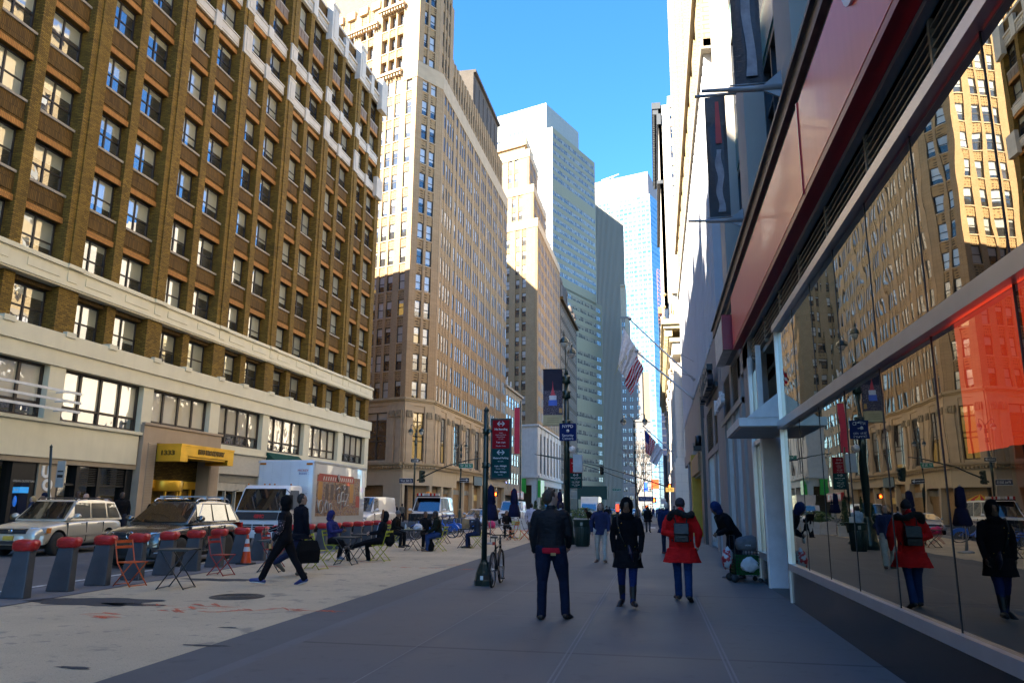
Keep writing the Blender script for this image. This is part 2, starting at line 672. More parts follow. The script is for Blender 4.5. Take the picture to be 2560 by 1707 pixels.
def rowx(y):            # line of the docks, which drifts to the left along the street
 return -10.62 - (min(y, 24) - 11.7) * 0.082 - max(0, y - 24) * 0.035
KX = lambda y: -4.02 - (y - 6.0) * 0.027          # edge of the slab pavement
YS = [-6, 0, 6, 12, 20, 24, 30, 45, 62]
sheet('roadway', [(-23.2, -20), (6, -20), (6, 320), (-21.5, 320)], -0.006, m_road)
b = MB()
for a, c in zip(YS, YS[1:]):
 b.poly([(rowx(a) + 0.62, a, 0), (KX(a) - 0.95, a, 0), (KX(c) - 0.95, c, 0), (rowx(c) + 0.62, c, 0)])
structure(b.build('plaza_ground', m_plaza))
b = MB()
for a, c in zip(YS, YS[1:]):
 b.poly([(rowx(a) - 0.75, a, 0), (rowx(a) + 0.60, a, 0), (rowx(c) + 0.60, c, 0), (rowx(c) - 0.75, c, 0)])
structure(b.build('dock_strip_ground', m_strip))
b = MB()
for a, c in zip(YS, YS[1:]):
 b.poly([(KX(a) - 0.945, a, 0), (KX(a) - 0.20, a, 0.0), (KX(c) - 0.20, c, 0.0), (KX(c) - 0.945, c, 0)])
structure(b.build('gutter', m_gutter))
b = MB()
for a, c in zip(YS, YS[1:]):
 b.poly([(KX(a) - 0.195, a, 0.004), (KX(a), a, 0.012), (KX(c), c, 0.012), (KX(c) - 0.195, c, 0.004)])
structure(b.build('kerb', m_stone_edge))
b = MB()
for a, c in zip(YS, YS[1:]):
 b.poly([(KX(a), a, 0.012), (6, a, 0.012), (6, c, 0.012), (KX(c), c, 0.012)])
structure(b.build('pavement', m_pave))
b = MB()
b.poly([(KX(84), 84, 0.012), (6, 84, 0.012), (6, 300, 0.012), (-6, 300, 0.012)])
structure(b.build('pavement', m_pave))
# pavement along the far side, with its kerb
b = MB()
b.box(-30, -22.3, -20, 68.0, -0.015, 0.13)
structure(b.build('far_pavement', [m_pave]))
b = MB()
b.box(-30, -21.3, 88.0, 320, -0.015, 0.13)
structure(b.build('far_pavement', [m_pave]))

# pale mended seams and chalk lines along the slabs
b = MB()
def seam(x0, y0, x1, y1, w, gap=0.0):
 d = Vector((x1 - x0, y1 - y0, 0)).normalized()
 n = Vector((-d.y, d.x, 0)) * w / 2
 for s in ((-gap, gap) if gap else (0,)):
  o = Vector((-d.y, d.x, 0)) * s
  p, q = Vector((x0, y0, 0.016)) + o, Vector((x1, y1, 0.016)) + o
  b.poly([p - n, q - n, q + n, p + n])
seam(-1.0, 5.4, -1.0, 30, 0.02, 0.024)
seam(0.66, 5.4, 0.62, 14.6, 0.022, 0.022)
seam(-2.72, 6, -2.72, 38, 0.016)
for x0, x1, y in ((-2.5, 2.1, 11.55), (-1.0, 1.2, 12.55), (-2.6, 2.0, 16.6)):
 seam(x0, y, x1, y, 0.012)
for i, y in enumerate((21, 26, 31.5, 37)):
 seam(-3.9, y, 2.1, y, 0.012)
structure(b.build('pavement_markings', m_seam))

# white traffic line along the docks
m_white = ground_mat('road_paint', (0.62, 0.62, 0.60), [(5.0, 0.52, 0.62, (0.2, 0.2, 0.2), 0.8)], gv=0.5)
b = MB()
for y0, y1 in ((4, 62),):
 n = 12
 for i in range(n):
  a, c = y0 + (y1 - y0) * i / n, y0 + (y1 - y0) * (i + 1) / n
  b.poly([(rowx(a) - 1.02, a, 0.001), (rowx(a) - 0.87, a, 0.001), (rowx(c) - 0.87, c, 0.001), (rowx(c) - 1.02, c, 0.001)])
for y in range(4, 60, 9):
 b.poly([(-16.7, y, 0.001), (-16.58, y, 0.001), (-16.58, y + 3.5, 0.001), (-16.7, y + 3.5, 0.001)])
for i in range(22):
 x = -20.5 + i * 1.1
 b.poly([(x, 64.6, 0.001), (x + 0.45, 64.6, 0.001), (x + 0.45, 67.4, 0.001), (x, 67.4, 0.001)])
for i in range(18):
 x = -16 + i * 1.1
 b.poly([(x, 84, 0.001), (x + 0.45, 84, 0.001), (x + 0.45, 87, 0.001), (x, 87, 0.001)])
structure(b.build('road_markings', m_white))

# dark joint between the dock strip and the plaza, patches of fresh asphalt, spray-paint marks, a manhole cover
b = MB()
for a, c in zip(YS, YS[1:]):
 b.poly([(rowx(a) + 0.58, a, 0.004), (rowx(a) + 0.645, a, 0.004), (rowx(c) + 0.645, c, 0.004), (rowx(c) + 0.58, c, 0.004)])
structure(b.build('plaza_ground_joint', plain('tar', (0.02, 0.02, 0.02), 0.7)))

def blob(mb, cx, cy, rx, ry, z, n=26, rough=0.22, rot=0.0, seed=1):
 rr = random.Random(seed)
 ph = [rr.uniform(0, 6.28) for _ in range(4)]
 pts = []
 for k in range(n):
  a = 2 * PI * k / n
  r = 1 + rough * (math.sin(2 * a + ph[0]) * .4 + math.sin(3 * a + ph[1]) * .35 + math.sin(7 * a + ph[2]) * .25 + rr.uniform(-.3, .3))
  x, y = rx * r * math.cos(a), ry * r * math.sin(a)
  pts.append((cx + x * math.cos(rot) - y * math.sin(rot), cy + x * math.sin(rot) + y * math.cos(rot), z))
 mb.poly(pts)
b = MB()
for i, (u, v, rx, ry) in enumerate(((215, 1381, 1.15, .45), (505, 1331, .75, .3), (470, 1482, .28, .05), (525, 1441, .12, .05), (300, 1388, .5, .16), (170, 1533, .2, .05), (880, 1345, .1, .05))):
 p = gp(u, v)
 blob(b, p.x, p.y, rx, ry, 0.004, seed=i, n=40, rough=.35)
t = NT('fresh_asphalt')
a = t.ramp(t.noise(t.pos(), 9, 8, .75), [(0.30, 0.0), (0.43, 0.95)])
ms = t.n('ShaderNodeMixShader')
t.l(a, ms.inputs[0])
t.l(t.n('ShaderNodeBsdfTransparent').outputs[0], ms.inputs[1])
t.l(t.pr(col=(0.04, 0.04, 0.042), rough=.85).outputs[0], ms.inputs[2])
structure(b.build('plaza_ground_patches', t.done(ms.outputs[0])))
b = MB()
rr = random.Random(4)
for i, (u, v) in enumerate(((370, 1390), (430, 1396), (465, 1389), (520, 1393), (555, 1400), (395, 1403), (650, 1398), (690, 1402), (735, 1404), (245, 1417), (880, 1413), (920, 1302), (990, 1304), (1075, 1307), (830, 1289), (760, 1300), (855, 1291), (1040, 1297), (240, 1410), (480, 1404))):
 p = gp(u, v)
 for k in range(rr.randint(2, 4)):
  q = p + Vector((rr.uniform(-.22, .22), rr.uniform(-.09, .09), 0))
  blob(b, q.x, q.y, rr.uniform(.09, .24), rr.uniform(.02, .05), 0.0045 + k * .0004, n=12, rough=.6, rot=rr.uniform(-.9, .9), seed=i * 7 + k)
t = NT('spray_paint')
a = t.ramp(t.noise(t.pos(), 38, 4, .7), [(0.36, 0.0), (0.55, 0.8)])
ms = t.n('ShaderNodeMixShader')
t.l(a, ms.inputs[0])
t.l(t.n('ShaderNodeBsdfTransparent').outputs[0], ms.inputs[1])
t.l(t.pr(col=(0.80, 0.13, 0.04), rough=.7).outputs[0], ms.inputs[2])
structure(b.build('plaza_ground_markings', t.done(ms.outputs[0])))
p = gp(545, 1370)
b = MB()
b.lathe([(0.0, 0.0), (0.46, 0.0), (0.46, 0.008), (0.0, 0.008)], (p.x, p.y, 0.0), 36, sm=False)
for i in range(5):
 r = 0.07 + i * .08
 b.lathe([(r, 0.008), (r, 0.014), (r + .035, 0.014), (r + .035, 0.008)], (p.x, p.y, 0), 36, cap=False, sm=False)
tag(b.build('manhole_cover', plain('cast_iron', (0.075, 0.065, 0.055), .6, .3, var=.3, scale=9)), 'round rusty iron manhole cover set in the plaza asphalt', 'manhole cover')
# ------------------------------------------------------------------ shared facade writer
def wall_grid(mb, win, M, s0, s1, z0, z1, cols, rows, dw=-0.3, dp=0.0, ds=-0.08, mp=0, ms=1, sill=None, mull=None, back=-0.6, lintel=None):
 """piers between the window columns, spandrels between the window rows, windows set back in the openings"""
 old = mb.xf
 mb.xf = M
 cols = sorted(cols)
 x = s0
 for i, (c, w_) in enumerate(cols):
  if c - x > 0.01:
   mb.m = mp
   thin = mull is not None and i > 0 and c - x < 0.75
   mb.box(x, c, back, mull if thin else dp, z0, z1)
  x = c + w_
 if s1 - x > 0.01:
  mb.m = mp
  mb.box(x, s1, back, dp, z0, z1)
 for c, w_ in cols:
  z = z0
  for (r, h) in rows:
   if r - z > 0.01:
    mb.m = ms
    mb.box(c, c + w_, back, ds, z, r)
    if sill is not None and r > z0 + .2:
     mb.m = sill
     mb.box(c - .0, c + w_ + .0, ds, ds + .09, r - .13, r)
    if lintel is not None and z > z0 + .2:
     mb.m = lintel
     mb.box(c, c + w_, ds, ds + .035, z, z + .28)
   if win is not None:
    win.add(M @ Matrix.Translation((0, dw, 0)), c, r, w_, h)
   z = r + h
  if z1 - z > 0.01:
   mb.m = ms
   mb.box(c, c + w_, back, ds, z, z1)
 mb.xf = old

def plan_wall(mb, pts, z0, z1):
 mb.loft([[(x, y, z0) for x, y in pts], [(x, y, z1) for x, y in pts]])

def along(x, y, deg, s, d=0.0, flip=False):
 p = facade(x, y, deg, flip) @ Vector((s, d, 0))
 return (p.x, p.y)

BW = facade(-27.3, 0, 0.7)
def bw(s, d=0.0):
 p = BW @ Vector((s, d, 0))
 return (p.x, p.y)

m_brown = brick('brown_brick', (0.13, 0.076, 0.013), (0.32, 0.193, 0.030), (0.08, 0.05, 0.015), bw=0.24, bh=0.085, stain=.5)
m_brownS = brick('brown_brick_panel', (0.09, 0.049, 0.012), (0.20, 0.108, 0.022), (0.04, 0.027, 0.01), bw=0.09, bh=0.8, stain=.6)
m_soldier = brick('orange_soldier_course', (0.55, 0.25, 0.06), (0.43, 0.185, 0.045), (0.22, 0.12, 0.045), bw=0.085, bh=0.9, stain=.15)
m_sill = stone('grey_stone_sill', (0.38, 0.33, 0.26))
m_cream = stone('cream_painted_stone', (0.74, 0.68, 0.49), stain=.12, rough=.6)
m_white_tc = stone('white_terracotta', (0.60, 0.56, 0.48), stain=.25)
m_black = plain('black_metal', (0.007, 0.007, 0.008), .4, .2)
m_bronze = plain('dark_bronze_frame', (0.045, 0.034, 0.026), .45, .4)
m_frame = plain('dark_window_frame', (0.022, 0.019, 0.02), .5)
m_gold = plain('polished_brass', (0.80, 0.47, 0.04), .35, .6, var=.15, scale=1.5)
m_gold2 = plain('brass_letter', (0.16, 0.10, 0.02), .4, .6)
g_brown = pane_mat('loft_window_glass', blind=(0.50, 0.52, 0.44), share=.85, refl=.27, warp=.10)
g_office = pane_mat('office_window_glass', blind=(0.52, 0.54, 0.53), share=.8, refl=.13, lit=.06)
g_shop = pane_mat('shop_window_glass', blind=(0.80, 0.72, 0.52), dark=(0.05, 0.045, 0.03), share=1.9, refl=.30, warp=.5)

# ------------------------------------------------------------------ the brown brick loft building
def brown_building():
 B = empty('brick_building', 'dark brown brick loft building with white cornices and a gold street canopy', 'building', (*bw(0), 0))
 mb = MB()
 SN = 67.85
 mb.m = 0
 nx, ny = bw(SN)
 plan_wall(mb, [bw(2, -.5), bw(SN - .3, -.5), (nx - 40, ny + 14), (nx - 40, 2)], 0, 42.6)
 W = Windows(B, m_frame, g_brown, cols=2, rows=2, bar=.075, depth=.07, mids=[.47])
 pairs = [30.64 + 6.26 * k for k in range(-4, 6)]
 rows = [(12.32 + 3.33 * i, 1.95) for i in range(9)]
 rows[7] = (35.55, 1.85)
 rows[8] = (38.55, 2.25)
 MW = BW @ Matrix.Translation((0, -.38, 0))
 mb.xf = BW
 edges = []
 for s in pairs:
  edges += [(s, 2.2), (s + 2.8, 2.25)]
 # piers
 x = 4.0
 mb.smooth = False
 for i, (c, w_) in enumerate(edges + [(SN, 0)]):
  mb.m = 0
  wide = (c - x) > 0.9
  d = .34 if wide else .16
  if c > x:
   mb.box(x, c, -.5, d, 9.1, 42.0)
   if wide:                                # raised strips up the middle of the wide piers
    mb.box(x + .38, c - .38, d, d + .07, 12.4, 40.9)
  x = c + w_
 for c, w_ in edges:
  mb.m = 1
  zs = 11.2
  for i, (r, h) in enumerate(rows):
   zt = r
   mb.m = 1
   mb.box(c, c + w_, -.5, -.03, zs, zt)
   if i > 0:
    mb.m = 2                            # soldier course over the window below
    mb.box(c - .02, c + w_ + .02, -.03, .045, zs - .02, zs + .26)
    mb.m = 1
    mb.box(c + .12, c + w_ - .12, -.03, .01, zs + .42, zt - .3)
   mb.m = 3
   mb.box(c, c + w_, -.36, .05, zt - .12, zt)
   zs = r + h
   W.add(MW, c, r, w_, h)
  W.add(MW, c, 9.15, w_, 1.85)
  mb.m = 1
  mb.box(c, c + w_, -.5, -.03, zs, 41.0)
  mb.box(c, c + w_, -.5, -.03, 11.0, 11.2)
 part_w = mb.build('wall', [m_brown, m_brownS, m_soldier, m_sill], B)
 # white and cream bands
 c = MB(BW)
 def panel(a, b, z0, z1, d):
  c.box(a, b, -.05, d, z0, z1)
  c.box(a + .12, b - .12, d, d + .03, z0 + .12, z1 - .12)
 c.box(4, SN + .05, -.05, .46, 11.22, 12.38)
 c.box(4, SN + .12, .46, .56, 12.14, 12.30)
 c.box(4, SN + .12, .46, .52, 11.30, 11.42)
 for i, (a, w_) in enumerate(edges):
  c.box(a + .2, a + w_ - .2, .46, .49, 11.62, 12.0)
  if i % 2 == 0:
   c.box(a - .95, a - .35, .46, .50, 11.55, 12.08)
   c.box(a - 1.1, a - .1, .56, .64, 12.16, 12.34)
 c.box(4, SN + .05, -.05, .40, 7.62, 8.35)
 c.box(4, SN + .10, -.05, .50, 8.35, 9.12)
 for i, (a, w_) in enumerate(edges):             # little stepped blocks at the foot of the piers
  c.box(a - .62, a - .02, .0, .56, 9.0, 9.24)
 c.build('cornice', m_cream, B)
 t = MB(BW)
 c = t
 for i, (a, w_) in enumerate(edges):
  for z0, z1 in ((31.42, 32.16), (34.5, 35.25)):
   c.box(a, a + w_, -.03, .13, z0, z1)
   c.box(a + .12, a + w_ - .12, .13, .16, z0 + .14, z1 - .12)
   c.box(a, a + w_, .13, .2, z1 - .09, z1)
  wide = i % 2 == 0
  p0, p1 = (a - 1.21, a) if wide else (a - .6, a)
  if wide:
   for z0, z1 in ((31.2, 33.0), (34.5, 35.7)):
    c.box(p0 + .12, p1 - .12, .1, .45, z0, z1)
    c.box(p0 + .35, p1 - .35, .45, .48, z0 + .25, z1 - .3)
    c.box(p0 + .08, p1 - .08, .1, .49, z1, z1 + .14)
  else:
   c.box(p0 - .02, p1 + .02, .1, .26, 31.2, 32.3)
   c.box(p0 - .02, p1 + .02, .1, .26, 34.5, 35.4)
  c.box(a, a + w_, -.05, .2, 40.82, 41.75)    # entablature
  c.box(a, a + w_, .2, .34, 41.6, 41.78)
  for k in range(9):
   x0 = a + .1 + k * (w_ - .2) / 9
   c.box(x0, x0 + .12, .2, .26, 41.05, 41.45)
  c.box(p0 - .05, p1 + .05, .1, .62 if wide else .36, 40.2 if wide else 40.7, 43.5 if wide else 42.6)
  if wide:
   c.box(p0 + .3, p1 - .3, .62, .66, 40.6, 43.1)
   c.box(p0 - .1, p1 + .1, .05, .68, 43.5, 43.75)
 c.box(SN - 1.5, SN + .02, .1, .6, 40.2, 43.5)
 c.box(SN - 1.5, SN + .02, .1, .5, 31.0, 33.0)
 c.box(4, SN, -.3, .02, 43.2, 43.42)
 t.build('trim', m_white_tc, B)
 pmb = MB(BW)
 pmb.m = 0
 pmb.box(4, SN, -.5, -.02, 41.7, 43.2)
 for i, (a, w_) in enumerate(edges):              # carved panels under the top windows
  pmb.m = 1
  pmb.box(a + .05, a + w_ - .05, -.03, .03, 37.5, 38.42)
  for k in range(3):
   x0 = a + .3 + k * (w_ - .6) / 3
   pmb.box(x0 + .05, x0 + (w_ - .6) / 3 - .05, .03, .06, 37.65, 38.3)
 pmb.build('parapet', [m_brownS, stone('carved_brownstone', (0.22, 0.165, 0.12))], B)
 W.build()
 # second floor: big shop windows between cream piers
 W2 = Windows(B, m_bronze, g_shop, cols=4, rows=2, bar=.11, depth=.12, mids=[.28])
 c = MB(BW)
 bays = [(24.3, 5.3), (30.55, 5.5), (36.85, 5.4), (43.25, 5.3), (49.4, 5.35), (55.75, 5.3), (62.0, 5.0)]
 x = 4.0
 for a, w_ in bays + [(SN, 0)]:
  c.box(x, a, -.45, .30, 5.2, 7.62)
  x = a + w_
 c.box(4, 36.0, -.45, .34, 3.52, 5.2)
 c.box(4, 36.2, .34, .46, 5.05, 5.2)
 c.box(43.4, SN, -.45, .30, 4.72, 5.2)
 c.box(43.4, 49.3, .30, .38, 4.72, 4.84)
 c.box(49.2, SN, -.45, .28, 3.2, 4.72)
 for a in (54.2, 60.4, 66.6):
  c.box(a, a + 1.0, -.45, .28, 0, 3.2)
 c.build('facade_base', m_cream, B)
 for a, w_ in bays:
  W2.add(BW @ Matrix.Translation((0, -.12, 0)), a, 5.22, w_, 2.4)
 W2.build()
 r = MB(BW)
 for i in range(3):
  r.box(22, 30.9, .95, 1.02, 5.55 + i * .42, 5.66 + i * .42)
  for s in (25, 30.1):
   r.box(s, s + .06, .30, .95, 5.57 + i * .42, 5.62 + i * .42)
 r.build('sign_rail', plain('white_enamel', (.7, .7, .68), .4), B)
 # ground floor
 st = MB(BW)
 st.m = 0
 st.box(4, 36.1, -.4, .28, 3.28, 3.52)
 st.box(29.85, 30.95, -.4, .2, 0, 3.28)            # stone pier with the letters
 st.build('lintel', stone('tan_limestone', (0.36, 0.29, 0.2), stain=.25), B)
 sf = MB(BW)
 sf.m = 0
 for a, b_ in ((4, 4.6), (9, 9.4), (13, 13.5), (18, 18.4), (22.6, 22.9), (26.0, 26.3), (28.5, 29.85), (30.95, 31.15), (32.2, 32.4), (33.6, 33.8), (35.6, 36.1)):
  sf.box(a, b_, -.4, .12, 0, 3.28)
 sf.box(4, 36.1, -.3, .05, 0, .35)
 sf.box(31, 35.6, -.2, .05, 2.35, 2.45)
 for k in range(9):
  for a, b_ in ((32.4, 33.6), (34.6, 35.55)):
   sf.box(a, b_, -.1, .02 + .03, 2.48 + k * .085, 2.52 + k * .085)
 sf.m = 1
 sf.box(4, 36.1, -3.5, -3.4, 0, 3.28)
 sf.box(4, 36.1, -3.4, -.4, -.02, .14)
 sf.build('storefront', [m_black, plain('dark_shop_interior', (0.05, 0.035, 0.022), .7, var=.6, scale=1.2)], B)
 gl = MB(BW)
 gl.poly([(4, -.15, .3), (28.5, -.15, .3), (28.5, -.15, 3.28), (4, -.15, 3.28)])
 gl.build('shop_window', CLEAR, B)
 gl = MB(BW)
 gl.poly([(31, -.15, .3), (35.7, -.15, .3), (35.7, -.15, 3.28), (31, -.15, 3.28)])
 gl.build('shop_window', CLEAR, B)
 lamp = MB(BW)
 for s in (29.2, 31.2, 33.0, 34.6, 23.5, 21.2):
  lamp.lathe([(.0, .06), (.07, .03), (.05, -.05), (0, -.07)], (s, -1.2, 2.7), 10)
 lamp.build('shop_lamp', emit('warm_lamp', (1.0, .62, .25), 6), B)
 dsp = MB(BW)
 dsp.m = 0
 dsp.box(32.6, 34.2, -2.2, -2.1, .2, 2.2)
 dsp.box(4.5, 8.5, -2.2, -2.1, .2, 2.6)
 dsp.m = 1
 dsp.box(34.4, 35.5, -1.6, -1.5, .3, 2.3)
 dsp.box(20, 21.2, -1.4, -1.3, 1.2, 2.1)
 dsp.build('shop_display', [plain('orange_timber', (.42, .19, .05), .5, var=.4), plain('white_board', (.6, .6, .56), .6)], B)
 lt = MB()
 for i, ch in enumerate('UOA'):
  letters(lt, ch, .68, frame_m(BW @ Vector((30.24 + i * .17, .215, 2.88 - i * .57)), BW.to_3x3() @ Vector((1, 0, 0)), (0, 0, 1)), .03, bold=.035)
 lt.build('letter', plain('white_letter', (.75, .75, .73), .4), B)
 lt = MB()
 for i, (ch, sz) in enumerate((('URBAN OUTFITTERS', .125), ('WOMENS', .1), ('MENS', .1), ('APARTMENT', .1), ('MUSIC', .1), ('BEAUTY', .1), ('SHOES', .1))):
  letters(lt, ch, sz, frame_m(BW @ Vector((29.2, .125, 2.46 - i * .17)), BW.to_3x3() @ Vector((1, 0, 0)), (0, 0, 1)), .004)
 lt.build('lettering', plain('grey_lettering', (.4, .4, .38), .5), B)
 gr = MB()
 Mg = frame_m(BW @ Vector((31.5, -.1, 1.25)), BW.to_3x3() @ Vector((1, 0, 0)), (0, 0, 1))
 gr.xf = Mg
 gr.box(-.17, .17, -.2, .2, -.01, 0.0)
 gr.m = 1
 gr.xf = Matrix.Identity(4)
 letters(gr, 'A', .3, Mg @ Matrix.Translation((0, 0, .004)), .002, bold=.01)
 gr.build('grade_card', [plain('white_card', (.75, .75, .75), .6), plain('blue_ink', (.05, .1, .35), .6)], B)
 # entrance with the gold canopy
 e = MB(BW)
 e.m = 0
 e.box(36.12, 37.25, -.3, .52, 0, 4.75)
 e.box(42.35, 43.35, -.3, .52, 0, 4.75)
 e.box(36.12, 43.35, -.3, .52, 4.75, 5.62)
 e.box(36.05, 43.42, .40, .60, 5.62, 5.74)
 e.m = 1
 for k in range(46):                             # ribbed jambs
  z = .95 + k * .082
  e.box(36.55, 37.2, .52, .565, z, z + .05)
  e.box(42.4, 42.95, .52, .565, z, z + .05)
 e.m = 2
 e.box(37.25, 42.35, -3.4, -3.3, 0, 4.75)
 e.box(37.25, 42.35, -3.3, -.3, 4.0, 4.1)
 e.m = 3
 e.box(36.3, 37.15, .52, .57, 0, .8)
 e.build('entrance', [stone('pink_limestone', (0.42, 0.32, 0.22)), stone('ribbed_limestone', (0.46, 0.37, 0.27)), m_black, plain('brown_marble', (.09, .05, .035), .3)], B)
 d = MB(BW)
 d.lathe([(1.0, 2.15), (1.02, 2.2), (1.02, 2.7), (1.0, 2.75)], (39.6, -.5, .1), 32)
 d.lathe([(.95, .0), (.95, .12)], (39.6, -.5, .1), 32)
 for k in range(6):
  a = k * PI / 3 + .3
  d.box(39.6 + .93 * math.cos(a) - .05, 39.6 + .93 * math.cos(a) + .05, -.5 + .93 * math.sin(a) - .05, -.5 + .93 * math.sin(a) + .05, .1, 2.3)
 for a in (37.35, 38.2, 40.95, 41.9):
  d.box(a, a + .1, -.42, -.3, .1, 2.5)
  d.box(a, a + .5, -.42, -.3, .1, .35)
 d.box(37.25, 38.6, -.42, -.3, 2.4, 2.85)
 d.box(40.6, 42.35, -.42, -.3, 2.4, 2.85)
 d.build('revolving_door', m_gold, B)
 cn = MB(BW)
 cn.m = 0
 lo_, hi_ = 3.78, 4.68
 for a, b_, z in ((37.3, 37.95, lo_), (41.85, 42.45, lo_), (37.95, 41.85, lo_ + .3)):
  cn.box(a, b_, .53, 1.98, z, hi_)
 cn.box(37.27, 42.48, .53, 2.02, hi_ - .06, hi_ + .03)
 for z in (lo_ + .03, hi_ - .16):
  cn.box(37.29, 42.46, 1.98, 2.0, z + (.3 if z < 4 else 0), z + .05 + (.3 if z < 4 else 0))
 cn.box(38.1, 41.7, .6, 1.9, 3.98, 4.06)
 co = cn.build('canopy', m_gold, B)
 lt = MB()
 ax = BW.to_3x3()
 letters(lt, '1333 BROADWAY', .36, frame_m(BW @ Vector((40.1, 2.0, 4.36)), ax @ Vector((1, 0, 0)), (0, 0, 1)), .03, width=2.55, bold=.012)
 letters(lt, '1333', .34, frame_m(BW @ Vector((37.29, 1.2, 4.22)), ax @ Vector((0, 1, 0)), (0, 0, 1)), .03, width=.8, bold=.012)
 lt.build('lettering', m_gold2, co)
 # white painted brick over the loading door
 wp = MB(BW)
 wp.m = 0
 wp.box(43.4, 49.2, -.3, .26, 3.42, 4.72)
 wp.box(43.4, 43.9, -.3, .24, 0, 3.42)
 wp.box(48.7, 49.2, -.3, .24, 0, 3.42)
 wp.m = 1
 for k in range(7):
  wp.box(43.9, 48.7, -.1, .05, 2.92 + k * .07, 2.96 + k * .07)
 wp.box(43.9, 48.7, -.3, -.1, 2.4, 3.42)
 for a in (43.9, 45.1, 46.3, 47.5, 48.6):
  wp.box(a, a + .09, -.2, 0, 0, 2.9)
 wp.box(43.9, 48.7, -.2, .0, 2.4, 2.9)
 wp.m = 2
 wp.box(43.9, 48.7, -.6, -.5, 0, 2.4)
 wp.build('side_entrance', [brick('white_brick', (.6, .57, .48), (.52, .5, .42), (.4, .38, .33), bw=.2, bh=.07, stain=.1), plain('putty_metal', (.42, .40, .34), .5), plain('brown_interior', (.13, .07, .035), .6, var=.5)], B)
 aw = MB(BW)
 aw.poly([(49.3, .32, 5.1), (54.1, .32, 5.1), (54.1, 1.5, 4.2), (49.3, 1.5, 4.2)])
 aw.poly([(49.3, 1.5, 4.2), (54.1, 1.5, 4.2), (54.1, 1.5, 3.9), (49.3, 1.5, 3.9)])
 aw.poly([(49.3, .32, 5.1), (49.3, 1.5, 4.2), (49.3, 1.5, 3.9), (49.3, .32, 3.9)])
 aw.build('awning', fabric('green_awning', (.02, .07, .05)), B)
 sh = MB(BW)
 sh.m = 0
 sh.box(49.2, SN, -.6, -.5, 0, 3.2)
 sh.build('shop_front', [plain('dark_shopfront', (.03, .028, .025), .3)], B)

t = NT('clear_shop_glass')
g = t.n('ShaderNodeBsdfGlossy')
g.inputs['Roughness'].default_value = .01
ms = t.n('ShaderNodeMixShader')
t.l(t.schlick(.12), ms.inputs[0])
tr = t.n('ShaderNodeBsdfTransparent')
tr.inputs[0].default_value = (.75, .8, .78, 1)
t.l(tr.outputs[0], ms.inputs[1])
t.l(g.outputs[0], ms.inputs[2])
CLEAR = t.done(ms.outputs[0])
brown_building()

# ------------------------------------------------------------------ the tan brick tower across the side street
m_tan = brick('tan_brick', (0.36, 0.235, 0.12), (0.46, 0.31, 0.17), (0.26, 0.18, 0.10), bw=.25, bh=.085, stain=.28)
t = NT('patterned_brick')
wv = t.wallvec()
ck = t.n('ShaderNodeTexVoronoi')
t.l(t.mapping(wv, (3.1, 3.1, 1)), ck.inputs['Vector'])
ck.inputs['Randomness'].default_value = .25
ck.inputs['Scale'].default_value = 1.0
hole = t.ramp(ck.outputs['Distance'], [(0.22, 0.0), (0.34, 1.0)])
c = t.mix(hole, (0.10, 0.065, 0.035), t.mix(t.noise(wv, 3, 5), (0.28, 0.18, 0.085), (0.40, 0.27, 0.14)))
m_pat = t.done(t.pr(col=c, rough=.85, spec=.2).outputs[0])
m_lime = stone('warm_limestone', (0.50, 0.375, 0.235), stain=.28)
m_corn = stone('cornice_stone', (0.44, 0.33, 0.19), stain=.3)

